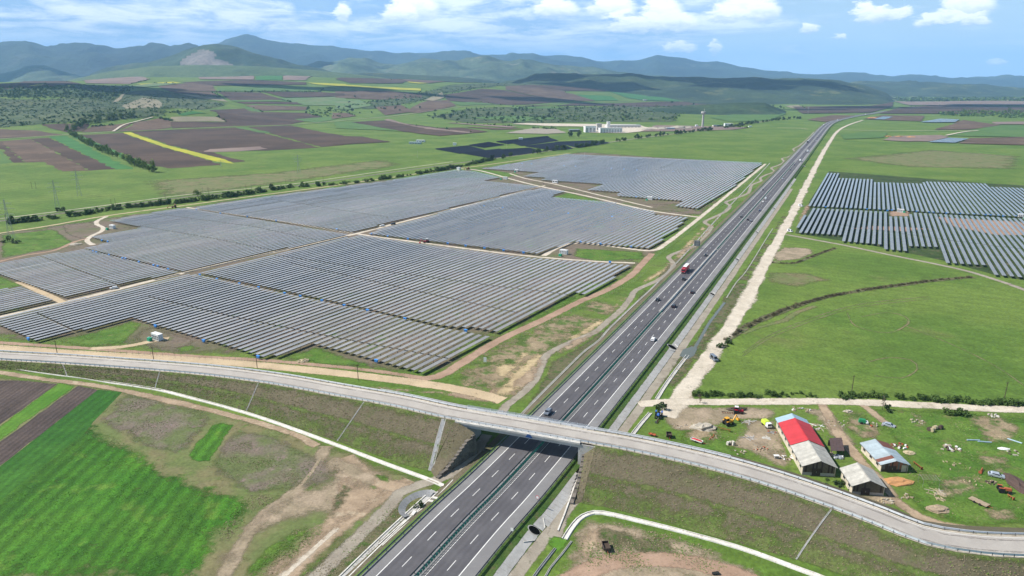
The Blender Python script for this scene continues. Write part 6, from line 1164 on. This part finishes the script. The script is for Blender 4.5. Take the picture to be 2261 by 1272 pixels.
scatter_pile('rubble_pile', 'pale stones beside the overpass road near the open barn', 1958, 1108, 20, 2.4, (.6, .5, .35), ['pale_stone', 'straw'], 'rubble', 4); scatter_pile('rubbish_pile', 'white and blue bags between the long barn and the shed', 1850, 1010, 16, 1.8, (.9, .7, .5), ['white_paint', 'steel', 'car_silver'], 'rubbish', 5); scatter_pile('plank_pile', 'pale planks lying along the right side of the long barn', 1806, 944, 22, 3.5, (2.2, .3, .12), ['pale_stone', 'wood', 'white_paint'], 'planks', 6)
scatter_pile('rubble_pile', 'broken boards and rubble in front of the long barn', 1738, 1010, 24, 3.0, (1.1, .4, .25), ['wood', 'wall_brick', 'pale_stone', 'white_paint'], 'rubble', 7); scatter_pile('barrel_group', 'three pale concrete drums standing in the farm grass', 1613, 982, 5, 1.6, (.8, .8, 1.2), ['pale_stone', 'concrete_white'], 'drums', 8); scatter_pile('sheet_stack', 'stack of pale corrugated sheets near the lime truck', 1692, 967, 5, 1.0, (2.6, .9, .07), ['roof_fibre', 'concrete'], 'sheets', 9); scatter_pile('steel_frames', 'grey steel frames lying in the yard', 1655, 968, 12, 1.7, (3.6, .14, .14), ['steel', 'concrete'], 'steel frames', 10)
scatter_pile('beam_pile', 'pale long beams lying by the yellow excavator', 1655, 932, 8, 1.6, (4.2, .25, .2), ['concrete', 'wood'], 'beams', 11); scatter_pile('scrap_pile', 'rusty scrap behind the wide shed', 1986, 985, 18, 3.0, (1.1, .5, .5), ['rust', 'roof_rust', 'wood', 'white_paint'], 'scrap', 12); scatter_pile('rubble_pile', 'white rubble far right beside the dirt road', 2190, 918, 16, 2.6, (.7, .5, .35), ['pale_stone', 'concrete_white'], 'rubble', 13); scatter_pile('log_pile', 'dark logs beside the silver hatchback', 2190, 1066, 12, 1.8, (1.6, .3, .3), ['wood_dark', 'wood'], 'logs', 14)
for k, (x, y, a) in enumerate([(2149, 973, 88), (2174, 977, 80), (2240, 975, 40)]): tag(MB().cyl((-2.2, 0, .25), (2.2, 0, .25), .25, n=10).build('plastic_pipe', 'roof_blue', None, (*G(x, y), 0), R(a - 90)), f"pale blue pipe lying in the grass, {ordinal(k + 1)} from left", 'pipe', 'pale blue pipes')
tag(MB().blob((0, 0, 0), (2.0, 1.1, .3), seed=2, rough=.3).build('white_tarp', 'white_paint', None, (*G(2217, 991), 0)), 'white tarpaulin lying in the grass at right', 'tarpaulin'); tag(MB().blob((0, 0, 0), (1.7, 1.0, .6), seed=5, rough=.3).build('white_tarp', 'pale_stone', None, (*G(1872, 909), 0)), 'pale sheet heap behind the dirt road gate', 'tarpaulin')
o = thing('tyre_stack', 'black tyres lying by the track at the bottom edge', 'tyres', (*G(1580, 1268), 0))
for k in range(3): MB().cyl((k * .5 - .5, 0, .15 + .1 * k), (k * .5 - .5, 0, .4 + .1 * k), .5, n=14).build('tyre', 'tyre', o)
o = thing('feed_trough', 'small grey roofed stand near the long barn', 'trough', (*G(1714, 1012), 0)); MB().box((0, 0, 1.1), (1.8, 1.1, .1)).build('top', 'white_paint', o); MB().box((0, 0, .5), (1.2, .7, .9)).build('base', 'concrete_grey', o)
for k, (px, py, n_, rd, sz, ms, lb) in enumerate([(1500, 940, 12, 3, (.6, .4, .25), ['wood', 'pale_stone'], 'loose scraps on the bare ground left of the earth mound'), (1575, 965, 10, 3, (.9, .3, .2), ['wood', 'rust'], 'scattered rusty scraps between the mound and the drums'), (1680, 990, 16, 3, (.9, .5, .3), ['wood', 'pale_stone', 'rust'], 'broken boards left of the long barn'), (1705, 955, 12, 2.2, (.8, .5, .3), ['wall_brick', 'wood', 'steel'], 'scraps against the red-roofed barn wall'), (1770, 905, 14, 4, (.8, .5, .4), ['pale_stone', 'white_paint', 'wood'], 'pale scraps behind the blue roof end'), (1850, 935, 12, 4, (.6, .5, .3), ['pale_stone', 'wood'], 'stones in the weeds between track and brown shed'), (1925, 940, 14, 4, (.8, .5, .4), ['pale_stone', 'rust', 'steel'], 'mixed scrap beside the green machine'), (2020, 930, 10, 4, (.6, .5, .3), ['pale_stone', 'straw'], 'pale stones on the grass left of the hay bales'), (2000, 1095, 12, 3, (.7, .4, .3), ['pale_stone', 'wood'], 'stones beside the farm track bend'), (2110, 1030, 10, 5, (.9, .3, .2), ['wood', 'straw'], 'loose sticks in the grass right of the canopy frame'), (2150, 1065, 9, 4, (.7, .4, .2), ['straw', 'wood'], 'straw wisps left of the silver hatchback'), (2235, 1000, 9, 3, (.8, .5, .3), ['pale_stone', 'soil_heap'], 'rubble below the white tarpaulin'), (1640, 1000, 10, 3, (.7, .4, .2), ['wood', 'pale_stone'], 'scraps near the overpass rail below the drums'), (1905, 1110, 14, 2.5, (.6, .5, .3), ['wall_brick', 'pale_stone', 'wood_dark'], 'brick rubble under the open barn gable'), (1800, 1068, 14, 2.5, (.6, .5, .3), ['wall_brick', 'pale_stone', 'wood'], 'rubble under the long barn gable')]):
    scatter_pile('debris', lb, px, py, n_, rd, sz, ms, 'debris', 30 + k)
# ------------------------------------------------------------------ vegetation
def leaf_cloud(seed, n, rx, rz_, z0, leaf, lobes=7):
    """crown of many small leaf faces gathered in clumps"""
    rg = np.random.RandomState(seed); m = MB(); C = []
    for k in range(lobes):
        a = rg.uniform(0, 6.28); rr = rx * math.sqrt(rg.uniform(0, .55)); C.append((rr * math.cos(a), rr * math.sin(a), z0 + rz_ * rg.uniform(.15, .85), rg.uniform(.32, .55)))
    for i in range(n):
        c = C[rg.randint(lobes)]; d = rg.normal(size=3); d /= np.linalg.norm(d); q = rg.uniform(.55, 1.05) * c[3]
        p = np.array(c[:3]) + d * np.array([rx * q, rx * q, rz_ * q * .8]); p[2] = max(p[2], .1)
        u = rg.normal(size=3); u /= np.linalg.norm(u); v = np.cross(u, d + rg.normal(size=3) * .4); v /= max(np.linalg.norm(v), 1e-3); s = leaf * rg.uniform(.6, 1.3)
        m.add([p - u * s, p + v * s * .7, p + u * s, p - v * s * .7], [(0, 1, 2, 3)])
    return m
TREES = {}
def tree_proto(kind, var):
    key = (kind, var)
    if key in TREES: return TREES[key]
    sp = dict(bush=(150, 1.5, 1.9, .1, .30, 6, 'leaf_dark'), hedge=(170, 2.2, 2.4, .1, .38, 7, 'leaf_mid'), tree=(330, 2.8, 4.6, 1.6, .42, 11, 'leaf_fresh'), darktree=(300, 2.8, 4.4, 1.2, .42, 10, 'leaf_dark'), reed=(210, 1.1, 1.0, .05, .13, 9, 'reed_leaf'), twig=(70, .9, 3.2, .8, .20, 8, 'twig_brown'))[kind]
    n, rx, rz_, z0, lf, lb, mt = sp; me = leaf_cloud(var * 13 + len(kind), n, rx, rz_, z0, lf, lb).data('crown', mt)
    rg = random.Random(var); tr = MB(); H_ = z0 + rz_ * .6; tr.cyl((0, 0, -.1), (rg.uniform(-.2, .2), rg.uniform(-.2, .2), H_), .05 * rx + .05, .03, n=6)
    for k in range(4): a = rg.uniform(0, 6.28); tr.cyl((0, 0, H_ * rg.uniform(.3, .7)), (rx * .6 * math.cos(a), rx * .6 * math.sin(a), H_ * rg.uniform(.8, 1.2)), .04 * rx, .015, n=5)
    TREES[key] = (me, tr.data('trunk', 'bark')); return TREES[key]
TN = {'bush': 'bush', 'hedge': 'hedge_bush', 'tree': 'tree', 'darktree': 'tree', 'reed': 'reed_clump', 'twig': 'bare_tree'}
def plant(kind, X, Y, s, label, group, z=None):
    me, tr = tree_proto(kind, random.randint(0, 4)); nm = TN[kind]
    if kind == 'hedge' and group and 'railway' not in group: nm = 'roadside_bush'
    o = thing(nm, label, 'tree' if 'tree' in nm else ('reeds' if kind == 'reed' else 'bush'), (X, Y, float(terrain(X, Y)) if z is None else z), random.uniform(0, 6.28), group)
    o.scale = (s * random.uniform(.75, 1.4), s * random.uniform(.75, 1.4), s * random.uniform(.6, 1.35)); link('crown', me, o); link('trunk', tr, o); return o
def along(pts, n, jit, kind, smin, smax, label, group, far=False):
    P = smooth_path([GT(*p) for p in pts], 8.0); S = np.concatenate([[0], np.cumsum(np.hypot(*np.diff(P, axis=0).T))])
    ss = np.sort(np.random.RandomState(int(pts[0][0]) % 97 + n).uniform(0, S[-1], n))
    for k, s in enumerate(ss):
        x, y = np.interp(s, S, P[:, 0]) + random.uniform(-jit, jit), np.interp(s, S, P[:, 1]) + random.uniform(-jit, jit)
        plant(kind, x, y, random.uniform(smin, smax), label % ordinal(k + 1), group)
along([(-20, 498), (60, 490), (160, 478), (260, 462), (400, 448), (520, 433), (640, 415), (720, 410), (840, 397), (1000, 372), (1090, 352)], 290, 2.6, 'hedge', .7, 2.1, 'green hedge bush between railway and solar park, %s from left', 'railway hedge bushes')
along([(1090, 355), (1180, 340), (1290, 325), (1400, 308), (1500, 296), (1600, 284), (1700, 268), (1770, 262)], 150, 5, 'darktree', 1.0, 1.9, 'dark bush along the far railway stretch, %s from left', 'far railway bushes')
along([(155, 295), (180, 312), (225, 335), (270, 355), (310, 370), (338, 382)], 60, 4, 'tree', 1.5, 2.2, 'fresh green tree in the row between ploughed fields, %s from far end', 'tree row between the fields'); along([(150, 292), (185, 278), (230, 268), (300, 258)], 40, 6, 'tree', 1.6, 2.6, 'tree in the row beyond the country road, %s from left', 'tree row beyond the country road')
along([(1535, 873), (1560, 872), (1600, 874), (1650, 876), (1690, 875), (1760, 872), (1800, 877)], 56, 1.3, 'hedge', .35, .75, 'low green bush along the dirt road near the bend, %s from left', 'dirt road bushes'); along([(1850, 878), (1930, 876), (2000, 880), (2060, 884), (2150, 890), (2261, 893), (2320, 896)], 110, 1.5, 'hedge', .35, .85, 'low green bush along the right dirt road, %s from left', 'right dirt road bushes')
along([(2085, 912), (2100, 913), (2120, 915), (2135, 915)], 18, 1.8, 'hedge', .4, .8, 'grass-green bush of the clump in front of the dirt road, %s from left', 'clump before the dirt road')
along([(1602, 752), (1620, 740), (1650, 720), (1700, 698), (1760, 675), (1830, 655), (1900, 642), (2000, 628), (2080, 618), (2150, 612)], 250, 1.0, 'reed', .6, 1.15, 'brown reed clump in the curved ditch of the meadow, %s from left', 'reeds of the curved ditch'); along([(1702, 580), (1750, 582), (1775, 574), (1810, 560), (1845, 548)], 60, .7, 'reed', .6, 1.0, 'dark reed clump in the short ditch below the right field, %s from left', 'reeds of the short ditch')
along([(1598, 750), (1610, 760), (1590, 770)], 10, 1.5, 'bush', .6, 1.0, 'dark bush at the near end of the curved ditch, %s from left', 'ditch end bushes')
for k, (px, py, kd, s, lb) in enumerate([(437, 434, 'tree', 1.5, 'single fresh green tree by the railway'), (603, 420, 'darktree', 1.3, 'dark round bush taller than the railway hedge'), (22, 534, 'bush', 2.0, 'dark bush at the foot of the nearest pylon'), (36, 537, 'bush', 2.3, 'dark bush right of the pylon foot'), (8, 536, 'bush', 1.4, 'small dark bush left of the pylon foot'), (128, 466, 'bush', 2.2, 'dark bush at the foot of the second pylon'), (140, 466, 'bush', 1.8, 'dark bush beside the second pylon foot'), (1545, 890, 'twig', 1.0, 'thin bare tree at the dirt road bend'), (1948, 905, 'twig', 1.2, 'thin bare tree beside the dirt road behind the farm'), (1958, 907, 'bush', 1.0, 'dark bush beside the thin bare tree'), (1890, 1062, 'bush', 0.01, None), (1462, 905, 'bush', 1.2, 'bush beside the blue tractor'), (1455, 900, 'bush', 1.1, 'bush behind the blue tractor'), (925, 1120, 'bush', .9, 'green and rust bush growing in the catch basin')]):
    if lb: plant(kd, *G(px, py), s, lb, None)
along([(1770, 1075), (1830, 1068), (1860, 1070), (1870, 1085)], 18, 2.0, 'bush', .4, .7, 'green weed bush between the barns and the overpass road, %s from left', 'weeds by the barns')
# far trees on the slopes, one object each where they stand out, then the scrub as a mass
rg = random.Random(5); k = 0
for (ox, oy, w_, h_, n, kd) in [(1130, 235, 260, 30, 40, 'darktree'), (930, 245, 180, 22, 20, 'darktree'), (740, 215, 230, 40, 24, 'darktree'), (1250, 300, 30, 4, 3, 'darktree'), (2080, 245, 180, 12, 26, 'tree'), (1470, 225, 260, 22, 30, 'darktree')]:
    for i in range(n):
        X, Y = GT(ox + rg.uniform(0, w_), oy + rg.uniform(0, h_)); k += 1
        plant(kd, X, Y, rg.uniform(1.6, 3.0), 'far dark tree on rising ground behind the solar park', 'far trees')
m = MB(); rs = np.random.RandomState(3)
def scrub_mass(poly, n, smin, smax):
    x0, x1 = min(p[0] for p in poly), max(p[0] for p in poly); y0, y1 = min(p[1] for p in poly), max(p[1] for p in poly); c = 0
    for tries in range(n * 6):
        if c >= n: break
        px, py = rs.uniform(x0, x1), rs.uniform(y0, y1)
        if not inside(poly, np.array([px]), np.array([py]))[0]: continue
        c += 1; X, Y = GT(px, py); Z = float(terrain(X, Y)); s = rs.uniform(smin, smax)
        for j in range(9):
            p = np.array([X, Y, Z + s * .5]) + rs.normal(size=3) * np.array([s * .55, s * .55, s * .3]); u = rs.normal(size=3) * s * .4; v = rs.normal(size=3) * s * .4
            m.add([p - u, p + v, p + u, p - v], [(0, 1, 2, 3)])
scrub_mass(cp_(O1, [(0, 650), (700, 650), (1000, 600), (1500, 685), (1100, 765), (600, 800), (0, 835)]), 800, 2.5, 5); scrub_mass(cp_(O1, [(0, 575), (560, 560), (900, 565), (740, 650), (0, 640)]), 500, 4, 7); scrub_mass(cp_(O2, [(600, 760), (850, 712), (1200, 700), (2248, 692), (2248, 790), (1700, 795), (1100, 805)]), 500, 3, 7); scrub_mass(cp_(O2, [(560, 600), (960, 548), (1200, 548), (900, 585), (420, 700), (100, 690)]), 250, 3, 7); scrub_mass(cp_(O3, [(0, 690), (540, 680), (640, 740), (0, 745)]), 500, 3, 7); scrub_mass(cp_(O3, [(1400, 640), (2251, 640), (2251, 660), (1450, 665)]), 400, 8, 14); scrub_mass(cp_(O3, [(1690, 735), (2251, 725), (2251, 775), (1700, 755)]), 160, 5, 9)
scrub_mass(cp_(O1, [(1400, 600), (2100, 595), (2100, 606), (1400, 605)]), 60, 4, 7); scrub_mass(cp_(O1, [(2010, 730), (2248, 690), (2248, 770), (2100, 760)]), 50, 3, 6)
for o_, pts, mt, nm in FIELDS[::2]:          # hedge lines on some field edges
    q = cp_(o_, pts); a, b = q[len(q) // 2], q[len(q) // 2 - 1]
    if 0 < a[0] < 2261 and a[1] < 300: scrub_mass([(a[0], a[1] - .7), (b[0], b[1] - .7), (b[0], b[1] + .9), (a[0], a[1] + .9)], 14, 2.5, 6)
tag(m.build('scrub', 'leaf_mid'), 'dark scrub and woods scattered over the distant slopes', 'scrub', None, 'stuff')
# ------------------------------------------------------------------ weed tufts: real small blades over the near rough ground
leaf_mat('blade_green', (0.09, 0.17, 0.025), (0.15, 0.22, 0.045)); leaf_mat('blade_dry', (0.20, 0.165, 0.10), (0.32, 0.265, 0.165)); leaf_mat('blade_crop', (0.06, 0.20, 0.02), (0.11, 0.26, 0.035))
def tufts(label, P, mat, hmin, hmax, seed=0):
    rs_ = np.random.RandomState(seed); n = len(P); P = np.asarray(P, float); h = rs_.uniform(hmin, hmax, n); V = np.zeros((n, 6, 3)); a = rs_.uniform(0, 6.28, n)
    for k in range(2):
        d = np.stack([np.cos(a + k * 1.6), np.sin(a + k * 1.6)], 1) * (h * .8)[:, None]; lean = (rs_.normal(0, .5, (n, 2)) + np.array([.9, 0])) * h[:, None]
        V[:, 3 * k, :2] = P[:, :2] - d; V[:, 3 * k + 1, :2] = P[:, :2] + d; V[:, 3 * k + 2, :2] = P[:, :2] + lean
        V[:, 3 * k:3 * k + 2, 2] = P[:, 2:3] - .03; V[:, 3 * k + 2, 2] = P[:, 2] + h * .55
    F = np.arange(n * 6).reshape(-1, 3); me = bpy.data.meshes.new('weed_tufts'); me.from_pydata(V.reshape(-1, 3).tolist(), [], F.tolist()); me.materials.append(MATS[mat]); me.update()
    return tag(link('weed_tufts', me), label, 'weeds', None, 'stuff')
def poly_pts(polys, n, seed):
    rs_ = np.random.RandomState(seed); out = []
    for q in polys:
        W_ = [G(*p) for p in q]; x0, x1 = min(p[0] for p in W_), max(p[0] for p in W_); y0, y1 = min(p[1] for p in W_), max(p[1] for p in W_)
        X, Y = rs_.uniform(x0, x1, n), rs_.uniform(y0, y1, n); cl = np.array([noise.noise((x * .11, y * .11, seed)) for x, y in zip(X, Y)]); k = inside(W_, X, Y) & (cl > rs_.uniform(-.1, .55, n)) & (edge_dist(W_, X, Y) > rs_.exponential(2.5, n)); out.append(np.column_stack([X[k], Y[k], np.full(k.sum(), .02)]))
    return np.concatenate(out)
def bank_pts(n, seed, s0=0, s1=None, side=1):
    rs_ = np.random.RandomState(seed); s1 = s1 or RS[-1]; S = rs_.uniform(s0, s1, n); S = S[(S < rL - 2) | (S > rR + 2)]; f = rs_.uniform(0, 1, len(S)); N = normals2(RC)
    x, y, z = (np.interp(S, RS, RC[:, q]) for q in range(3)); nx, ny = np.interp(S, RS, N[:, 0]), np.interp(S, RS, N[:, 1]); o = 5.3 + SL * z * f
    return np.column_stack([x + nx * o, y + ny * o, z * (1 - f)])
FALL = [CQ([(800, 75), (1100, 120), (1400, 210), (1360, 300), (1200, 480), (1000, 470), (640, 250)]), CQ([(1540, 300), (1750, 330), (2250, 560), (2200, 660), (1650, 740), (1330, 560)]), CQ([(1500, 730), (1900, 740), (1640, 860), (1500, 1050), (1400, 1100)])]
ROUGH = [[(960, 838), (1100, 755), (1400, 605), (1560, 485), (1620, 465), (1400, 660), (1140, 915)], [(1460, 830), (1600, 650), (1730, 470), (1745, 478), (1620, 690), (1500, 850), (1440, 890)], CR([(1540, 1000), (1780, 900), (2300, 1020), (2800, 1250), (1480, 1250)]), CR([(460, 700), (530, 860), (0, 1330), (-300, 1330), (380, 780)]), CQ([(1500, 1330), (1900, 970), (2200, 900), (1750, 1330)])]
YARD = [CS([(0, 180), (700, 200), (1500, 180), (2300, 230), (2400, 960), (1600, 880), (1450, 740), (1000, 480), (700, 560), (0, 420)])]
CROP = [CQ([(610, 265), (990, 480), (1500, 728), (1600, 900), (1250, 1330), (-100, 1330), (0, 790)])]
tufts('dry weeds on the fallow ground and rough strips', np.concatenate([poly_pts(FALL, 9000, 1), poly_pts(ROUGH, 9000, 2), poly_pts(YARD, 7000, 3)]), 'blade_dry', .12, .36, 1)
tufts('green weeds on the fallow ground, rough strips and farmyard', np.concatenate([poly_pts(FALL, 6000, 4), poly_pts(ROUGH, 8000, 5), poly_pts(YARD, 16000, 6)]), 'blade_green', .12, .36, 2)
tufts('dry grass on the overpass embankments', bank_pts(12000, 7), 'blade_dry', .12, .34, 3); tufts('green grass on the overpass embankments', bank_pts(5000, 8), 'blade_green', .12, .34, 4)
tufts('taller plants in the green crop at bottom left', poly_pts(CROP, 15000, 9), 'blade_crop', .14, .36, 5)
# ------------------------------------------------------------------ railway, poles and pylons
RW = [(-120, 505), (0, 488), (200, 463), (420, 434), (640, 412), (840, 384), (1000, 362), (1120, 346), (1250, 328), (1400, 307), (1550, 288), (1700, 267)]
ribbon('railway_bed', RW, 6.5, 'gravel_grey', 0.06, soft=1.0, step=20); rp = smooth_path([G(*p) for p in RW], 12); rp = np.column_stack([rp, np.zeros(len(rp))])
t = thing('railway_track', 'single railway track running behind the solar park', 'railway')
for of in (-.75, .75): loft('rail', rp, [(of - .06, .1), (of - .06, .3), (of + .06, .3), (of + .06, .1)], 'steel_dull', t)
ribbon('railway_service_path', [(x, y - 5) for x, y in RW[:7]], 2.6, 'gravel_pale', .05, soft=.8, step=20)
def pole(label, px, py, h=8.0, mat='wood_dark', arm=True, z=0):
    X, Y = G(px, py); o = thing('utility_pole', label, 'pole', (X, Y, 0), R(20), 'utility poles'); MB().cyl((0, 0, 0), (0, 0, h), .16, .11, n=7).build('shaft', mat, o)
    if arm: MB().box((0, 0, h - .5), (1.6, .12, .12)).build('crossarm', mat, o)
for k, (x, y) in enumerate([(127, 783), (340, 798), (568, 813), (791, 839)]): pole(f"dark utility pole beside the service road, {ordinal(k + 1)} from left", x, y, 7.2)
for k, (x, y) in enumerate([(15, 495), (71, 417), (80, 417), (247, 459), (256, 457), (449, 431), (461, 430), (544, 424), (556, 422), (632, 412), (643, 411), (366, 445), (714, 403)]): pole(f"thin pole in the meadow by the railway, {ordinal(k + 1)} in view", x, y, 9, 'wood_dark')
for k, (x, y) in enumerate([(1005, 381), (1290, 353), (922, 348), (1119, 327), (1270, 309)]): pole(f"pale thin pole beside the dark solar arrays or far block, {ordinal(k + 1)}", x, y, 12, 'concrete', False)
pole('thin pole behind the right dirt road', 1880, 868, 8); pole('thin fence pole at the right meadow edge', 2218, 878, 7)
def pylon(label, px, py, H_, rz=0.4):
    X, Y = G(px, py); o = thing('pylon', label, 'pylon', (X, Y, 0), rz, 'lattice pylons'); b = H_ * .062; m = MB(); tp = .035 * H_ * .5
    lev = [0, .14, .27, .39, .5, .6, .7, .8, .9, 1.0]; wd = lambda f: b * (1 - f) ** 1.3 + .25
    for sx in (-1, 1):
        for sy in (-1, 1):
            l = MB()
            for f0, f1 in zip(lev, lev[1:]): l.bar((sx * wd(f0), sy * wd(f0), f0 * H_), (sx * wd(f1), sy * wd(f1), f1 * H_), .17)
            l.build('leg', 'steel', o)
    br = MB()
    for f0, f1 in zip(lev, lev[1:]):
        a, c_ = wd(f0), wd(f1); z0, z1 = f0 * H_, f1 * H_
        for q in range(4):
            cs = [(-1, -1), (1, -1), (1, 1), (-1, 1)]; (x0, y0), (x1, y1) = cs[q], cs[(q + 1) % 4]
            br.bar((x0 * a, y0 * a, z0), (x1 * c_, y1 * c_, z1), .08); br.bar((x1 * a, y1 * a, z0), (x0 * c_, y0 * c_, z1), .08)
    br.build('bracing', 'steel', o)
    for f, L in ((.62, 5.2), (.76, 6.4), (.9, 4.6)):
        am = MB(); z = f * H_
        for sx in (-1, 1): am.bar((0, .3, z), (sx * L, 0, z), .22); am.bar((0, 0, z + 1.2), (sx * L, 0, z), .16); am.bar((sx * L, 0, z), (sx * L, 0, z - 1.3), .14)
        am.build('crossarm', 'steel', o)
pylon('nearest lattice pylon at the left edge standing in bushes', 26, 527, 33); pylon('lattice pylon behind the railway, second from left', 128, 462, 30); pylon('lattice pylon in the meadow, third from left', 176, 433, 31); pylon('small far lattice pylon in the meadow left of centre', 660, 382, 27); pylon('tiny far lattice pylon left of the motorway', 1784, 252, 36); pylon('tiny lattice pylon left of the far white buildings', 488, 368, 10)
# ------------------------------------------------------------------ far buildings
def building(name, label, px, py, w_, d, h, mat, rz=0.0, roof=None, win=0, storey=3.0, chim=None):
    X, Y = GT(px, py); z = float(terrain(X, Y)); o = thing(name, label, 'building', (X, Y, z), rz); MB().box((0, 0, h / 2), (w_, d, h)).build('wall', mat, o); MB().box((0, 0, h + .2), (w_ + .6, d + .6, .4)).build('roof', roof or mat, o)
    for k in range(win):
        for l in range(max(1, int(h / storey) - 1)): MB().box((-w_ / 2 + (k + .5) * w_ / win, -d / 2 - .04, 2.2 + l * storey), (w_ / win * .55, .1, 1.4)).build('window', 'dark_glass', o)
    if chim: MB().cyl((chim, 0, h), (chim, 0, h + 6), 1.2, n=10).build('chimney', mat, o)
    return o
building('factory_hall', 'long white factory hall behind the dark solar arrays', 1347, 293, 62, 26, 13, 'white_paint', R(6), 'concrete', 8); building('factory_tower', 'tall white factory block with stepped roof', 1302, 292, 30, 26, 17, 'white_paint', R(6), 'concrete', 3); building('factory_hall', 'low white hall behind the factory', 1375, 282, 110, 20, 8, 'concrete_white', R(8), 'roof_zinc', 10); building('silo_block', 'grey silo block between the white factory halls', 1322, 288, 14, 14, 19, 'concrete', R(6), None, 0); building('silo_block', 'white stair tower of the factory', 1343, 284, 9, 9, 20, 'white_paint', R(6)); building('works_shed', 'dark works shed left of the white factory', 1268, 291, 30, 16, 6, 'steel_dull', R(5), 'roof_zinc', 3)
building('works_shed', 'grey shed among the far gravel heaps', 1480, 286, 24, 14, 5, 'roof_zinc', R(5)); building('works_shed', 'small white depot near the water tower', 1608, 279, 26, 14, 9, 'white_paint', R(0), 'white_paint', 3); building('works_shed', 'low blue-roofed depot right of the water tower', 1585, 280, 32, 14, 5, 'concrete_white', R(0), 'blue_dark', 4); building('works_shed', 'small white kiosk right of the far depot', 1656, 281, 9, 6, 4, 'white_paint'); building('works_shed', 'white round tank house by the water tower', 1538, 280, 8, 8, 6, 'white_paint')
building('far_house', 'tiny white house on the distant rising fields', 1424, 222.5, 26, 14, 9, 'white_paint', 0, 'white_paint', 2); building('far_shed', 'long grey roofed shed left of the dark arrays', 917, 318, 26, 9, 4, 'roof_zinc', R(-12), 'roof_zinc', 4); building('far_shed', 'white roofed shed beside the long grey shed', 929, 314, 20, 8, 4.5, 'white_paint', R(-12), 'white_paint', 3); building('far_hut', 'white hut at the near corner of the far block', 1013, 376, 5, 4, 4, 'white_paint', R(-30)); building('far_hut', 'white hut by the dark arrays, left', 1004, 321, 7, 5, 5, 'white_paint', R(-10)); building('far_hut', 'white hut by the dark arrays, top', 1150, 310, 9, 7, 6, 'white_paint', R(-10)); building('site_cabin', 'white site cabins on the double track', 1226, 404, 7, 3, 3.2, 'white_paint', R(-30), None, 2); building('far_house', 'tiny white building far right below the dark range', 2120, 217, 60, 30, 12, 'white_paint')
rg = random.Random(11)
for k in range(26):
    px = rg.uniform(1720, 2255); X, Y = G(px, rg.uniform(214, 224)); o = building('village_house', 'tiny pale village house below the distant dark hills', px, rg.uniform(215, 223), rg.uniform(14, 30), 12, rg.uniform(6, 9), rg.choice(['concrete_white', 'wall_plaster', 'white_paint']), rg.uniform(-.4, .4), rg.choice(['roof_rust', 'roof_brown', 'roof_fibre'])); o['group'] = 'distant village houses'
X, Y = GT(1551, 281); o = thing('water_tower', 'tall grey water tower with flared top', 'tower', (X, Y, 0)); MB().cyl((0, 0, 0), (0, 0, 38), 3.4, 2.9, n=14).build('shaft', 'concrete', o); MB().cyl((0, 0, 38), (0, 0, 43), 3.0, 7.5, n=16).build('flared_tank', 'concrete', o); MB().cyl((0, 0, 43), (0, 0, 48), 7.5, 7.0, n=16).build('tank', 'concrete', o); MB().cyl((2, 0, 48), (2, 0, 56), .5, n=6).build('mast', 'concrete', o)
for k, (px, py, r) in enumerate([(1440, 285, 22), (1460, 286, 26), (1500, 284, 28), (1425, 287, 16), (1520, 283, 20), (1960, 302, 10), (1985, 303, 12), (2010, 304, 14), (1925, 262, 22)]):
    X, Y = GT(px, py); o = MB().blob((0, 0, -.5), (r, r * .7, r * .28), seed=k, rough=.2).build('gravel_heap', 'pale_stone' if k < 5 else 'sand_heap', None, (X, Y, float(terrain(X, Y)))); tag(o, f"distant heap of gravel or earth, {ordinal(k + 1)} counted across the works and diggings", 'gravel heap', 'distant heaps')
o = tractor('orange excavator at the top left edge of the solar park', 386, 459, R(-60), 'paint_orange', True, 1.3, 'paint_orange'); o = tractor('orange digger by the far end of the block beside the railway', 1034, 374, R(-60), 'paint_orange', True, 1.3, 'paint_orange'); o = tractor('red telehandler on the cross track by the central blocks', 942, 536, R(-60), 'truck_red', True, 1.2, 'truck_red')
# ------------------------------------------------------------------ high clouds whose shade lies on the distant hills
for k, (tx, ty, rx, ry) in enumerate([(1500, 6300, 1500, 420), (600, 5900, 700, 300), (-2300, 3500, 900, 330), (3300, 4700, 1300, 380), (2600, 6200, 500, 260), (-5200, 11000, 3000, 1600), (2300, 4300, 700, 240), (300, 4500, 500, 200), (-900, 4300, 700, 200), (1300, 3900, 600, 160), (-2600, 2500, 500, 200)]):
    zc = 2300; cx, cy = tx + SUN.x / SUN.z * zc, ty + SUN.y / SUN.z * zc; m = MB(); q = random.Random(k)
    for j in range(9):
        a = q.uniform(0, 6.28); u = math.sqrt(q.random()) * .75
        m.blob((u * rx * math.cos(a), u * ry * math.sin(a), 0), (rx * q.uniform(.2, .42), ry * q.uniform(.3, .5), 160 * q.uniform(.6, 1.3)), seed=k * 20 + j, rough=.18)
    tag(m.build('cloud', 'white_paint', None, (cx, cy, zc), smooth=True), f"white cloud high above the valley, {ordinal(k + 1)} of the shading clouds", 'cloud', 'clouds overhead')
# ------------------------------------------------------------------ haze
hz = MB().box((0, 5000, 946), (80000, 70000, 1907)).build('haze', 'water'); hz['kind'] = 'stuff'; hz['label'] = 'thin blue haze over the whole valley'
hm = bpy.data.materials.new('haze_air'); hm.use_nodes = True; t = NT(hm.node_tree); t.n.clear(); pv = t.node('ShaderNodeVolumePrincipled'); pv.inputs['Color'].default_value = (0.36, 0.64, 1.0, 1); pv.inputs['Density'].default_value = 4.4e-5; pv.inputs['Anisotropy'].default_value = 0.0
ot = t.node('ShaderNodeOutputMaterial'); t.l.new(pv.outputs[0], ot.inputs['Volume']); hz.data.materials.clear(); hz.data.materials.append(hm)
sc.cycles.volume_bounces = 3; sc.cycles.max_bounces = 6; sc.cycles.transparent_max_bounces = 12
